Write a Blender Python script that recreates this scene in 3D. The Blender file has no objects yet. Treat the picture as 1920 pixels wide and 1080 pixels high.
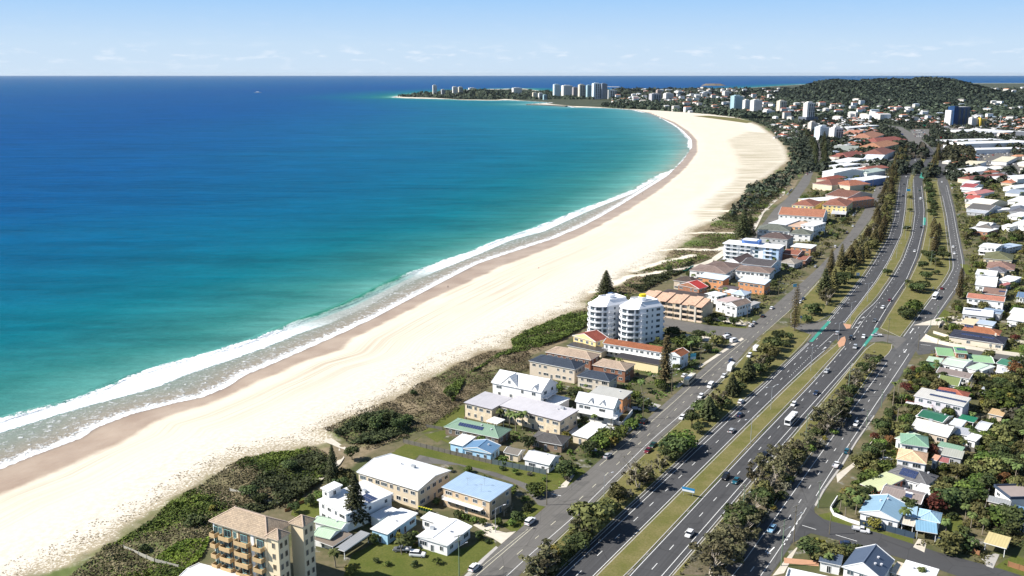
import bpy, math, random
import numpy as np
from mathutils import Vector, Matrix
R = math.radians
SC = bpy.context.scene
COL = SC.collection
# ---------------------------------------------------------------- camera
FPX, CAMH, HOR = 1700.0, 133.0, 138.5
TH = math.atan((540 - HOR) / FPX)
cd = bpy.data.cameras.new('camera'); cam = bpy.data.objects.new('camera', cd); COL.objects.link(cam)
cd.sensor_width = 36; cd.lens = FPX / 1920 * 36; cd.clip_start = 1; cd.clip_end = 200000
cam.location = (0, 0, CAMH); cam.rotation_euler = (math.pi / 2 - TH, 0, 0)
SC.camera = cam
# ---------------------------------------------------------------- light
SUN_EL = 42.0
w = bpy.data.worlds.new('World'); SC.world = w; w.use_nodes = True
nt = w.node_tree; nt.nodes.clear()
def wn(t): return nt.nodes.new(t)
out = wn('ShaderNodeOutputWorld'); bg = wn('ShaderNodeBackground'); sky = wn('ShaderNodeTexSky')
sky.sky_type = 'NISHITA'; sky.sun_disc = False; sky.sun_elevation = R(SUN_EL); sky.sun_rotation = R(268)
sky.altitude = 60; sky.air_density = 1.0; sky.dust_density = 0.25; sky.ozone_density = 2.5
tc = wn('ShaderNodeTexCoord'); sep = wn('ShaderNodeSeparateXYZ'); nt.links.new(tc.outputs['Generated'], sep.inputs[0])
mx = wn('ShaderNodeMath'); mx.operation = 'MAXIMUM'; mx.inputs[1].default_value = 0.012; nt.links.new(sep.outputs[2], mx.inputs[0])
cmb = wn('ShaderNodeCombineXYZ'); nt.links.new(sep.outputs[0], cmb.inputs[0]); nt.links.new(sep.outputs[1], cmb.inputs[1]); nt.links.new(mx.outputs[0], cmb.inputs[2])
nt.links.new(cmb.outputs[0], sky.inputs[0])
# small far clouds: a band just over the horizon
mp = wn('ShaderNodeMapping'); mp.inputs['Scale'].default_value = (11, 11, 46); nt.links.new(tc.outputs['Generated'], mp.inputs[0])
nz = wn('ShaderNodeTexNoise'); nz.inputs['Scale'].default_value = 3.4; nz.inputs['Detail'].default_value = 7; nz.inputs['Roughness'].default_value = .6
nt.links.new(mp.outputs[0], nz.inputs[0])
cr = wn('ShaderNodeValToRGB'); cr.color_ramp.elements[0].position = .54; cr.color_ramp.elements[1].position = .68; nt.links.new(nz.outputs[0], cr.inputs[0])
band = wn('ShaderNodeValToRGB'); e = band.color_ramp.elements
e[0].position = 0.0; e[0].color = (.25, .25, .25, 1); e[1].position = .010; e[1].color = (.5, .5, .5, 1)
for p, v in ((.017, 1), (.023, .8), (.032, .12), (.06, .05), (.3, .0)):
    q = e.new(p); q.color = (v, v, v, 1)
nt.links.new(sep.outputs[2], band.inputs[0])
mul = wn('ShaderNodeMath'); mul.operation = 'MULTIPLY'; nt.links.new(cr.outputs[0], mul.inputs[0]); nt.links.new(band.outputs[0], mul.inputs[1])
mul2 = wn('ShaderNodeMath'); mul2.operation = 'MULTIPLY'; mul2.inputs[1].default_value = .38; nt.links.new(mul.outputs[0], mul2.inputs[0])
mixc = wn('ShaderNodeMixRGB'); nt.links.new(mul2.outputs[0], mixc.inputs[0]); mixc.inputs[2].default_value = (9.6, 9.7, 10.2, 1)
low = wn('ShaderNodeValToRGB'); le = low.color_ramp.elements
le[0].position = 0.0; le[0].color = (.50, .61, .73, 1); le[1].position = .3; le[1].color = (.20, .40, .72, 1)
for p_, c_ in ((.03, (.46, .595, .74)), (.08, (.285, .49, .76))): q_ = le.new(p_); q_.color = (*c_, 1)
nt.links.new(sep.outputs[2], low.inputs[0]); ls = wn('ShaderNodeVectorMath'); ls.operation = 'SCALE'; nt.links.new(low.outputs[0], ls.inputs[0]); ls.inputs['Scale'].default_value = 11.6
lf = wn('ShaderNodeMapRange'); lf.inputs[1].default_value = .10; lf.inputs[2].default_value = .40; lf.inputs[3].default_value = 1; lf.inputs[4].default_value = 0; nt.links.new(sep.outputs[2], lf.inputs[0])
tm = wn('ShaderNodeMixRGB'); nt.links.new(lf.outputs[0], tm.inputs[0]); nt.links.new(sky.outputs[0], tm.inputs[1]); nt.links.new(ls.outputs[0], tm.inputs[2])
nt.links.new(tm.outputs[0], mixc.inputs[1]); nt.links.new(mixc.outputs[0], bg.inputs[0]); bg.inputs[1].default_value = 0.066
nt.links.new(bg.outputs[0], out.inputs[0])
sd = bpy.data.lights.new('sun', 'SUN'); sd.energy = 4.9; sd.angle = R(.53); sd.color = (1, .955, .885)
sun = bpy.data.objects.new('sun', sd); COL.objects.link(sun)
sv = Vector((-math.cos(R(SUN_EL)), -.05, math.sin(R(SUN_EL))))
sun.rotation_euler = sv.to_track_quat('Z', 'Y').to_euler(); sun.location = (-300, 0, 400)
SC.view_settings.view_transform = 'Standard'; SC.view_settings.look = 'None'
SC.view_settings.exposure = 0.74; SC.view_settings.gamma = 1
SC.cycles.max_bounces = 6; SC.cycles.diffuse_bounces = 2; SC.cycles.glossy_bounces = 2; SC.cycles.transmission_bounces = 2
SC.cycles.use_denoising = True
# ---------------------------------------------------------------- helpers
CT, ST = math.cos(TH), math.sin(TH)
def G(px, py, h=0.0):
    u = (px - 960) / FPX; v = (540 - py) / FPX
    dx, dy, dz = u, CT + v * ST, -ST + v * CT
    t = (h - CAMH) / dz
    return Vector((dx * t, dy * t))
def GP(pts, h=0.0): return [G(x, y, h) for x, y in pts]
def PX(x, y, z=0.0):
    zz = z - CAMH
    d = y * CT - zz * ST; up = y * ST + zz * CT
    return 960 + FPX * x / d, 540 - FPX * up / d
def tag(o, label=None, cat=None, group=None, kind=None):
    if label: o['label'] = label
    if cat: o['category'] = cat
    if group: o['group'] = group
    if kind: o['kind'] = kind
    return o
def empty(name, x, y, z=0, rz=0):
    o = bpy.data.objects.new(name, None); o.empty_display_size = .5; COL.objects.link(o)
    o.location = (x, y, z); o.rotation_euler = (0, 0, rz); return o
def link(name, me, parent=None):
    o = bpy.data.objects.new(name, me); COL.objects.link(o)
    if parent is not None: o.parent = parent
    return o
def dup(root):
    c = root.copy(); COL.objects.link(c)
    for ch in root.children:
        d = ch.copy(); COL.objects.link(d); d.parent = c
    return c
class MB:
    """collects faces, builds ONE mesh"""
    def __init__(s): s.v = []; s.f = []; s.m = []; s.mats = []; s.sm = []
    def mi(s, mat):
        if mat not in s.mats: s.mats.append(mat)
        return s.mats.index(mat)
    def poly(s, pts, mat, smooth=False):
        n = len(s.v); s.v += [tuple(p) for p in pts]; s.f.append(tuple(range(n, n + len(pts)))); s.m.append(s.mi(mat)); s.sm.append(smooth)
    def faces(s, verts, faces, mat, smooth=False):
        n = len(s.v); k = s.mi(mat); s.v += [tuple(p) for p in verts]
        for f in faces: s.f.append(tuple(n + i for i in f)); s.m.append(k); s.sm.append(smooth)
    def box(s, x0, x1, y0, y1, z0, z1, mat, top=None):
        v = [(x0, y0, z0), (x1, y0, z0), (x1, y1, z0), (x0, y1, z0), (x0, y0, z1), (x1, y0, z1), (x1, y1, z1), (x0, y1, z1)]
        s.faces(v, [(0, 1, 5, 4), (1, 2, 6, 5), (2, 3, 7, 6), (3, 0, 4, 7), (3, 2, 1, 0)], mat)
        s.faces(v[4:], [(0, 1, 2, 3)], top or mat)
    def bar(s, p, q, wd, ht, mat):
        p = Vector(p); q = Vector(q); d = (q - p); L = d.length
        if L < 1e-6: return
        d /= L; up = Vector((0, 0, 1)) if abs(d.z) < .95 else Vector((1, 0, 0))
        a = d.cross(up).normalized() * wd / 2; b = a.cross(d).normalized() * ht / 2
        v = [p - a - b, p + a - b, p + a + b, p - a + b, q - a - b, q + a - b, q + a + b, q - a + b]
        s.faces(v, [(0, 1, 2, 3), (7, 6, 5, 4), (0, 4, 5, 1), (1, 5, 6, 2), (2, 6, 7, 3), (3, 7, 4, 0)], mat)
    def tube(s, p, q, r0, r1, mat, n=7, smooth=True):
        p = Vector(p); q = Vector(q); d = (q - p).normalized(); up = Vector((0, 0, 1)) if abs(d.z) < .9 else Vector((1, 0, 0))
        a = d.cross(up).normalized(); b = a.cross(d)
        v = []
        for c, r in ((p, r0), (q, r1)):
            for i in range(n):
                t = 2 * math.pi * i / n; v.append(c + a * math.cos(t) * r + b * math.sin(t) * r)
        s.faces(v, [(i, (i + 1) % n, n + (i + 1) % n, n + i) for i in range(n)], mat, smooth)
        s.faces(v[n:], [tuple(range(n))], mat)
    def prism(s, pts, z0, z1, mat, top=None, bot=True):
        n = len(pts)
        v = [(p[0], p[1], z0) for p in pts] + [(p[0], p[1], z1) for p in pts]
        s.faces(v, [(i, (i + 1) % n, n + (i + 1) % n, n + i) for i in range(n)], mat)
        s.faces(v[n:], [tuple(range(n))], top or mat)
        if bot: s.faces(v[:n], [tuple(reversed(range(n)))], mat)
    def mesh(s, name):
        me = bpy.data.meshes.new(name); me.from_pydata(s.v, [], s.f)
        for m in s.mats: me.materials.append(m)
        me.polygons.foreach_set('material_index', s.m); me.polygons.foreach_set('use_smooth', s.sm); me.update(); return me
    def build(s, name, parent=None): return link(name, s.mesh(name), parent)
def fastmesh(name, v, f, mats, attrs=None, smooth=False, mi=None):
    v = np.asarray(v, np.float32); f = np.asarray(f, np.int32); k = f.shape[1]
    me = bpy.data.meshes.new(name); me.vertices.add(len(v)); me.vertices.foreach_set('co', v.ravel())
    me.loops.add(f.size); me.loops.foreach_set('vertex_index', f.ravel())
    me.polygons.add(len(f)); me.polygons.foreach_set('loop_start', np.arange(0, f.size, k, dtype=np.int32))
    if smooth: me.polygons.foreach_set('use_smooth', np.ones(len(f), bool))
    for m in (mats if isinstance(mats, (list, tuple)) else [mats]): me.materials.append(m)
    if mi is not None: me.polygons.foreach_set('material_index', np.asarray(mi, np.int32))
    me.update(calc_edges=True)
    for n, (dom, arr) in (attrs or {}).items():
        a = me.attributes.new(n, 'FLOAT', dom); a.data.foreach_set('value', np.asarray(arr, np.float32))
    return me
# ---------------------------------------------------------------- materials
class NT:
    def __init__(s, name):
        s.mat = bpy.data.materials.new(name); s.mat.use_nodes = True; s.t = s.mat.node_tree; s.t.nodes.clear()
        s.out = s.n('ShaderNodeOutputMaterial'); s.b = s.n('ShaderNodeBsdfPrincipled'); s.l(s.b.outputs[0], s.out.inputs[0])
    def n(s, t, **k):
        x = s.t.nodes.new(t)
        for a, b in k.items(): setattr(x, a, b)
        return x
    def l(s, a, b): s.t.links.new(a, b)
    def inp(s, sock, v):
        if hasattr(v, 'is_linked') or hasattr(v, 'links'): s.l(v, sock)
        else: sock.default_value = v
    def math(s, op, a, b=0, c=None, clamp=False):
        x = s.n('ShaderNodeMath', operation=op, use_clamp=clamp); s.inp(x.inputs[0], a); s.inp(x.inputs[1], b)
        if c is not None: s.inp(x.inputs[2], c)
        return x.outputs[0]
    def attr(s, n): return s.n('ShaderNodeAttribute', attribute_name=n).outputs['Fac']
    def noise(s, vec, scale, detail=3, rough=.55, dist=0):
        x = s.n('ShaderNodeTexNoise'); s.l(vec, x.inputs['Vector']); x.inputs['Scale'].default_value = scale
        x.inputs['Detail'].default_value = detail; x.inputs['Roughness'].default_value = rough; x.inputs['Distortion'].default_value = dist
        return x.outputs['Fac']
    def ramp(s, fac, stops):
        x = s.n('ShaderNodeValToRGB'); s.l(fac, x.inputs[0]); e = x.color_ramp.elements
        while len(e) < len(stops): e.new(.5)
        for i, (p, c) in enumerate(stops):
            e[i].position = p; e[i].color = (c, c, c, 1) if isinstance(c, (int, float)) else (*c, 1)
        return x.outputs[0]
    def step(s, v, a, b):
        x = s.n('ShaderNodeMapRange', interpolation_type='SMOOTHSTEP'); s.inp(x.inputs[0], v); x.inputs[1].default_value = a; x.inputs[2].default_value = b
        return x.outputs[0]
    def mix(s, f, a, b, mode='MIX'):
        x = s.n('ShaderNodeMixRGB', blend_type=mode); s.inp(x.inputs[0], f)
        s.inp(x.inputs[1], (*a, 1) if isinstance(a, tuple) and len(a) == 3 else a); s.inp(x.inputs[2], (*b, 1) if isinstance(b, tuple) and len(b) == 3 else b)
        return x.outputs[0]
    def pos(s): return s.n('ShaderNodeNewGeometry').outputs['Position']
    def obj(s): return s.n('ShaderNodeTexCoord').outputs['Object']
    def mapv(s, vec, sc, rot=0):
        x = s.n('ShaderNodeMapping'); s.l(vec, x.inputs[0]); x.inputs['Scale'].default_value = sc; x.inputs['Rotation'].default_value = (0, 0, rot); return x.outputs[0]
    def bump(s, h, st, dist=1.0):
        x = s.n('ShaderNodeBump'); x.inputs['Strength'].default_value = st; x.inputs['Distance'].default_value = dist; s.l(h, x.inputs['Height']); s.l(x.outputs[0], s.b.inputs['Normal'])
    def fin(s, col=None, rough=.8, spec=.3, metal=0):
        if col is not None: s.inp(s.b.inputs['Base Color'], (*col, 1) if isinstance(col, tuple) and len(col) == 3 else col)
        s.inp(s.b.inputs['Roughness'], rough); s.b.inputs['Specular IOR Level'].default_value = spec; s.b.inputs['Metallic'].default_value = metal
        return s.mat
_mc = {}
def plain(col, rough=.7, spec=.3, var=.12, sc=.9, metal=0, name='paint'):
    k = ('p', col, rough, spec, var, sc, metal)
    if k not in _mc:
        t = NT(name); p = t.obj(); a = t.noise(p, sc, 4); b = t.noise(p, sc * .17, 2)
        f = t.math('ADD', t.math('MULTIPLY', t.math('SUBTRACT', a, .5), 2 * var), t.math('MULTIPLY_ADD', t.math('SUBTRACT', b, .5), 2 * var, 1.0))
        c = t.n('ShaderNodeVectorMath', operation='SCALE'); c.inputs[0].default_value = col; t.l(f, c.inputs['Scale'])
        _mc[k] = t.fin(c.outputs[0], rough, spec, metal)
    return _mc[k]
def metal_roof(col, axis=0, sheen=.5):
    k = ('m', col, axis)
    if k not in _mc:
        t = NT('metal_roof'); p = t.obj(); ww = t.n('ShaderNodeTexWave', bands_direction='XY'[axis], wave_profile='SIN'); t.l(p, ww.inputs[0]); ww.inputs['Scale'].default_value = .42; ww.inputs['Distortion'].default_value = .0
        st = t.noise(t.mapv(p, (1.6, .22, 1) if axis == 0 else (.22, 1.6, 1)), 1.0, 5, .65); bl = t.noise(p, .16, 3)
        f = t.math('ADD', t.math('MULTIPLY_ADD', ww.outputs['Fac'], .10, .87), t.math('MULTIPLY', t.math('SUBTRACT', t.math('ADD', st, bl), 1.0), .32))
        c = t.n('ShaderNodeVectorMath', operation='SCALE'); c.inputs[0].default_value = col; t.l(f, c.inputs['Scale'])
        t.bump(ww.outputs['Fac'], .35, .06); _mc[k] = t.fin(c.outputs[0], .42, .35)
    return _mc[k]
def tile_roof(col):
    k = ('t', col)
    if k not in _mc:
        t = NT('tile_roof'); p = t.obj(); br = t.n('ShaderNodeTexBrick'); t.l(p, br.inputs[0]); br.inputs['Scale'].default_value = 1.0
        br.inputs['Brick Width'].default_value = .55; br.inputs['Row Height'].default_value = .42; br.inputs['Mortar Size'].default_value = .035
        br.inputs['Color1'].default_value = (1.12, 1.1, 1.08, 1); br.inputs['Color2'].default_value = (.82, .82, .84, 1); br.inputs['Mortar'].default_value = (.55, .53, .52, 1)
        f = t.math('ADD', t.math('MULTIPLY', t.noise(p, .35, 5, .65), .7), t.math('MULTIPLY_ADD', t.noise(p, 1.7, 3), .4, .42))
        c = t.n('ShaderNodeVectorMath', operation='SCALE'); t.l(br.outputs[0], c.inputs[0]); t.l(f, c.inputs['Scale'])
        _mc[k] = t.fin(t.mix(1, c.outputs[0], col, 'MULTIPLY'), .8, .2)
    return _mc[k]
def brick(col):
    k = ('b', col)
    if k not in _mc:
        t = NT('brick_wall'); p = t.obj(); v = t.n('ShaderNodeVectorMath', operation='MULTIPLY'); sp = t.n('ShaderNodeSeparateXYZ'); t.l(p, sp.inputs[0])
        cb = t.n('ShaderNodeCombineXYZ'); t.l(t.math('ADD', sp.outputs[0], sp.outputs[1]), cb.inputs[0]); t.l(sp.outputs[2], cb.inputs[1])
        br = t.n('ShaderNodeTexBrick'); t.l(cb.outputs[0], br.inputs[0]); br.inputs['Scale'].default_value = 1; br.inputs['Brick Width'].default_value = .46; br.inputs['Row Height'].default_value = .16; br.inputs['Mortar Size'].default_value = .02
        br.inputs['Color1'].default_value = (1.1, 1.1, 1.1, 1); br.inputs['Color2'].default_value = (.85, .85, .85, 1); br.inputs['Mortar'].default_value = (1.25, 1.2, 1.15, 1)
        n = t.ramp(t.noise(p, .6, 4), [(.3, .8), (.75, 1.12)])
        _mc[k] = t.fin(t.mix(1, t.mix(1, br.outputs[0], col, 'MULTIPLY'), n, 'MULTIPLY'), .85, .2)
    return _mc[k]
def foliage(dark, light, name='foliage', spread=.35):
    k = ('f', dark, light)
    if k not in _mc:
        t = NT(name); a = t.attr('tone'); oi = t.n('ShaderNodeObjectInfo').outputs['Random']
        f = t.math('ADD', a, t.math('MULTIPLY', t.math('SUBTRACT', oi, .5), spread), clamp=True)
        c = t.mix(f, dark, light); hs = t.n('ShaderNodeHueSaturation'); t.l(c, hs.inputs['Color'])
        t.l(t.math('MULTIPLY_ADD', oi, .05, .475), hs.inputs['Hue']); t.l(t.math('MULTIPLY_ADD', t.n('ShaderNodeObjectInfo').outputs['Random'], .35, .85), hs.inputs['Value'])
        _mc[k] = t.fin(hs.outputs[0], .75, .15)
    return _mc[k]
GLASS = None
def glass():
    global GLASS
    if GLASS is None:
        t = NT('window_glass'); v = t.noise(t.n('ShaderNodeObjectInfo').outputs['Location'], .9, 1); c = t.mix(t.step(v, .35, .7), (.012, .018, .022), (.09, .12, .14))
        GLASS = t.fin(c, .12, .6)
    return GLASS
WHITE = plain((.80, .80, .79), .55, .4, .05, name='white_paint'); CREAM = plain((.66, .56, .40), .7, .2, .08, name='cream_render')
CONC = plain((.40, .38, .35), .85, .2, .16, .7, name='concrete'); DARKM = plain((.03, .032, .035), .5, .4, .1, name='dark_metal')
STEEL = plain((.42, .44, .46), .45, .5, .08, metal=.3, name='galvanised_steel'); WOODP = plain((.16, .14, .10), .9, .1, .2, 3, name='pole_timber')
GREENP = plain((.16, .22, .15), .8, .2, .12, 2, name='green_pole_paint')
# automatic labels: description + nearest landmark + side + rank
LAND = []; PEND = []
def anchor(phrase, x, y, h=0): p = G(x, y, h); LAND.append((phrase, p.x, p.y))
def want(o, desc, cat=None, group=None, pre=''):
    if cat: o['category'] = cat
    if group: o['group'] = group
    PEND.append((o, desc))
ORD = 'nearest,second,third,fourth,fifth,sixth,seventh,eighth,ninth,tenth,eleventh,twelfth,thirteenth,fourteenth,fifteenth,sixteenth,seventeenth,eighteenth,nineteenth,twentieth'.split(',')
def ordw(i):
    if i < 20: return ORD[i]
    tens = {2: 'twenty', 3: 'thirty', 4: 'forty', 5: 'fifty', 6: 'sixty', 7: 'seventy', 8: 'eighty', 9: 'ninety'}
    ones = 'first,second,third,fourth,fifth,sixth,seventh,eighth,ninth'.split(',')
    n = i + 1; t, u = divmod(n, 10)
    if t >= 10: return str(n) + 'th'
    return tens[t][:-1] + 'ieth' if u == 0 else tens[t] + '-' + ones[u - 1]
def settle_labels():
    A = np.array([(a[1], a[2]) for a in LAND]); b = {}
    for o, desc in PEND:
        x, y = o.location[0], o.location[1]; d = np.hypot(A[:, 0] - x, A[:, 1] - y); i = int(d.argmin())
        dx, dy = x - A[i, 0], y - A[i, 1]
        if abs(dy) > abs(dx): rel = 'beyond' if dy > 0 else 'in front of'
        else: rel = 'right of' if dx > 0 else 'left of'
        b.setdefault((desc, rel, i), []).append((d[i], o.name, o))
    for (desc, rel, i), L in b.items():
        L.sort(key=lambda q: (q[0], q[1]))
        for k, (d, _, o) in enumerate(L):
            s = f'{desc} {rel} {LAND[i][0]}' if len(L) == 1 else f'{ordw(k)} {desc} {rel} {LAND[i][0]}' if k else f'nearest {desc} {rel} {LAND[i][0]}'
            o['label'] = s
# ---------------------------------------------------------------- coast lines (traced on the ground)
SEA = -1.5
W_near = [(-900,1330),(-500,1120),(-200,968),(0,878),(70,851),(151,821),(183,800),(246,776),(327,755),(380,744),(423,726),(461,702),(500,686),(560,660),(630,629),(700,596),(750,570),(830,528),(900,492),(960,472),(1040,446),(1100,420),(1160,386),(1200,361),(1250,330),(1280,300),(1297,275),(1295,260),(1280,245),(1262,232),(1240,222),(1215,212),(1190,206),(1150,203),(1100,201.5),(1078,201.5)]
W_far = [(1070,199),(1040,197.5),(1000,196.4),(990,195.5),(1020,194),(1040,192.5),(1000,190),(960,188),(945,187.5),(930,188.5),(870,187.5),(850,186),(800,185),(760,184),(738,182.5),(745,180.5),(770,177.5),(800,174),(850,170),(900,167.5),(960,166.6),(985,166.2),(990,168.2),(1035,172.5),(1060,171.5),(1150,167.6),(1250,168.2),(1340,166.6),(1400,165.0),(1450,162.0),(1500,158.6),(1560,156.6),(1700,156),(3400,155)]
V_near = [(-300,1330),(40,1095),(100,1062),(200,1015),(285,965),(330,930),(400,885),(440,862),(520,842),(590,832),(614,826),(600,808),(640,785),(700,770),(735,748),(790,715),(850,685),(900,660),(950,652),(960,634),(1000,612),(1040,592),(1090,577),(1112,547),(1160,532),(1185,508),(1228,498),(1252,470),(1290,450),(1300,430),(1352,408),(1348,384),(1392,366),(1402,345),(1440,330),(1478,300),(1470,275),(1450,255),(1425,236),(1400,226),(1380,220),(1330,214),(1290,211),(1230,207),(1180,204),(1120,200.6),(1080,199)]
V_far = [(1040,195.8),(1010,191),(960,186.6),(945,185.5),(930,187.5),(870,186.5),(800,183),(760,182),(746,181.4),(760,179.5),(800,175),(850,170.6),(900,168),(985,167.0),(992,170),(1035,172),(1150,168.2),(1250,168.7),(1400,165.5),(1450,162.5),(1500,159.1),(1560,157.1),(3400,155.5)]
D_near = [(-600,1240),(-200,1020),(0,922),(105,883),(183,844),(257,812),(282,788),(352,767),(422,739),(468,717),(510,700),(570,672),(635,655),(660,632),(720,600),(800,561),(870,530),(940,498),(1020,468),(1100,434),(1180,391),(1240,352),(1284,314),(1306,285),(1306,262),(1290,245),(1265,229),(1240,219)]
B1 = [(-600,1040),(-200,865),(0,786),(70,766),(141,749),(197,726),(246,705),(300,688),(400,660),(480,634),(560,602),(640,574),(700,545),(760,515),(830,489),(870,476),(930,452),(1000,428),(1080,396),(1130,378),(1180,359),(1227,331),(1262,317),(1287,290),(1289,262),(1268,238),(1235,219)]
B2 = [(-600,1075),(-200,893),(0,812),(105,779),(176,758),(246,740),(299,724),(355,701),(430,676),(500,651),(560,626),(620,606),(700,569),(760,533),(840,500),(900,476),(960,450),(1020,434),(1090,402),(1140,381),(1186,363),(1230,337),(1266,323),(1293,292),(1293,264),(1272,241),(1240,222)]
H_line = [(-100,1500),(200,1200),(330,1085),(395,1010),(480,945),(560,905),(600,890),(655,878),(690,850),(720,835),(750,822),(800,800),(850,765),(900,720),(960,690),(1000,665),(1060,640),(1085,615),(1115,600),(1120,570),(1200,548),(1240,530),(1270,515),(1290,500),(1350,475),(1385,450),(1420,420),(1430,400),(1475,372),(1490,350),(1500,330),(1515,315),(1510,290),(1500,255),(1480,235),(1450,226),(1400,215)]
STRIPE = [(1310,425),(1352,408),(1385,372),(1440,330),(1478,300),(1470,272),(1448,250),(1400,246),(1360,262),(1380,300),(1372,335),(1330,370),(1290,400)]
def arr(p): return np.array([(q.x, q.y) for q in p])
Wp = arr(GP(W_near, SEA) + GP(W_far, SEA)); Vp = arr(GP(V_near) + GP(V_far))
Wp = np.vstack([Wp, [[9e4, -2000], [0, -2000], [Wp[0, 0], -2000]]]); Vp = np.vstack([Vp, [[9e4, -2000], [0, -2000], [Vp[0, 0], -2000]]])
Dp = arr(GP(D_near)); B1p = arr(GP(B1, SEA)); B2p = arr(GP(B2, SEA)); Hp = arr(GP(H_line)); Sp = arr(GP(STRIPE))
def dist_to(P, Q, closed=False):
    """unsigned distance, side (+ right of the line) and arc length of the nearest point"""
    n = len(P); seg = [(P[i], P[(i + 1) % n]) for i in range(n if closed else n - 1)]
    best = np.full(len(Q), 1e12); side = np.zeros(len(Q)); s = np.zeros(len(Q)); acc = 0
    for a, b in seg:
        ab = b - a; L2 = (ab ** 2).sum(); L = math.sqrt(L2)
        if L < 1e-9: continue
        q = Q - a; t = np.clip((q @ ab) / L2, 0, 1); dd = ((q - t[:, None] * ab) ** 2).sum(1)
        m = dd < best; best[m] = dd[m]; side[m] = np.where(ab[0] * q[m, 1] - ab[1] * q[m, 0] < 0, 1, -1); s[m] = acc + t[m] * L; acc += L
    return np.sqrt(best), side, s
def inside(P, Q):
    r = np.zeros(len(Q), bool); n = len(P)
    for i in range(n):
        a, b = P[i], P[(i + 1) % n]
        if a[1] == b[1]: continue
        c = ((a[1] > Q[:, 1]) != (b[1] > Q[:, 1])) & (Q[:, 0] < (b[0] - a[0]) * (Q[:, 1] - a[1]) / (b[1] - a[1]) + a[0]); r ^= c
    return r
# screen-density grid: fine near the viewer, coarse far away
ys = list(np.arange(1500, 900, -4.)) + list(np.arange(900, 400, -2.5)) + list(np.arange(400, 220, -1.2)) + list(np.arange(220, 150, -.5)) + [150, 148, 146, 144, 143, 142.02]
Yr = np.array([G(960, y).y for y in ys]); xs = np.concatenate([np.arange(-1500, -40, 24.), np.arange(-40, 1960, 5.), np.arange(1960, 3401, 24.)])
Xr = np.array([G(x, HOR + 200).x / G(960, HOR + 200).y for x in xs])
GX = Xr[None, :] * Yr[:, None]; GY = np.repeat(Yr[:, None], len(xs), 1); Q = np.stack([GX.ravel(), GY.ravel()], 1); ny, nx = GX.shape
near = Q[:, 1] < 9000
dWu, _, sW = dist_to(Wp, Q, True); dW = np.where(inside(Wp, Q), dWu, -dWu)
dVu, _, _ = dist_to(Vp, Q, True); dV = np.where(inside(Vp, Q), dVu, -dVu)
d, sd_, _ = dist_to(Dp, Q); dD = d * sd_; d, sd_, _ = dist_to(B1p, Q); dB1 = d * sd_; d, sd_, _ = dist_to(B2p, Q); dB2 = d * sd_
d, sd_, _ = dist_to(Hp, Q); dH = d * sd_; LANES = [[(1110, 548), (1180, 519), (1250, 511), (1340, 495)], [(1225, 470), (1280, 468), (1340, 470), (1368, 461)], [(1250, 436), (1300, 437), (1378, 437)], [(1290, 411), (1370, 414)], [(1290, 393), (1360, 396), (1440, 393)], [(1185, 508), (1240, 492), (1300, 480)]]
dL = np.full(len(Q), 1e9)
for l_ in LANES: d, _, _ = dist_to(arr(GP(l_)), Q); dL = np.minimum(dL, d)
d, _, _ = dist_to(Sp, Q, True); dS = np.where(inside(Sp, Q), d, -d)
far = Q[:, 1] > 3300
dD = np.where(far, dW - 6, dD); dB1 = np.where(far, dW + 14, dB1); dB2 = np.where(far, dW + 8, dB2); dH = np.where(far & (dV > 0), np.maximum(dH, dV), dH)
def hash2(x, y, s):
    return (np.sin(x * s * 1.3 + y * s * .7) + np.sin(x * s * .6 - y * s * 1.7 + 1.3) + .6 * np.sin(x * s * 2.9 + 2 + y * s * 2.1) + .5 * np.sin(y * s * 4.7 - x * s * 3.3))
def quads(keep):
    i = np.arange(ny * nx).reshape(ny, nx); f = np.stack([i[:-1, :-1], i[:-1, 1:], i[1:, 1:], i[1:, :-1]], -1).reshape(-1, 4)
    return f[keep[f].all(1)]
def compact(v, f, at):
    u, inv = np.unique(f, return_inverse=True); return v[u], inv.reshape(f.shape), {k: ('POINT', a[u]) for k, a in at.items()}
def hdist(h, x0, x1): t = np.clip((h - x0) / (x1 - x0), 0, 1); return t * t * (3 - 2 * t)
zl = SEA + 1.5 * hdist(dW, 0, 26) - .055 * np.maximum(-dW, 0); zl = np.maximum(zl, -8)
dune = hdist(dV, -4, 8) * (1 - hdist(dH, -9, -2)) * (Q[:, 1] < 2400)
zl = zl + dune * (.35 + .3 * hash2(Q[:, 0], Q[:, 1], .16) + .14 * hash2(Q[:, 0], Q[:, 1], .6))
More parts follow.
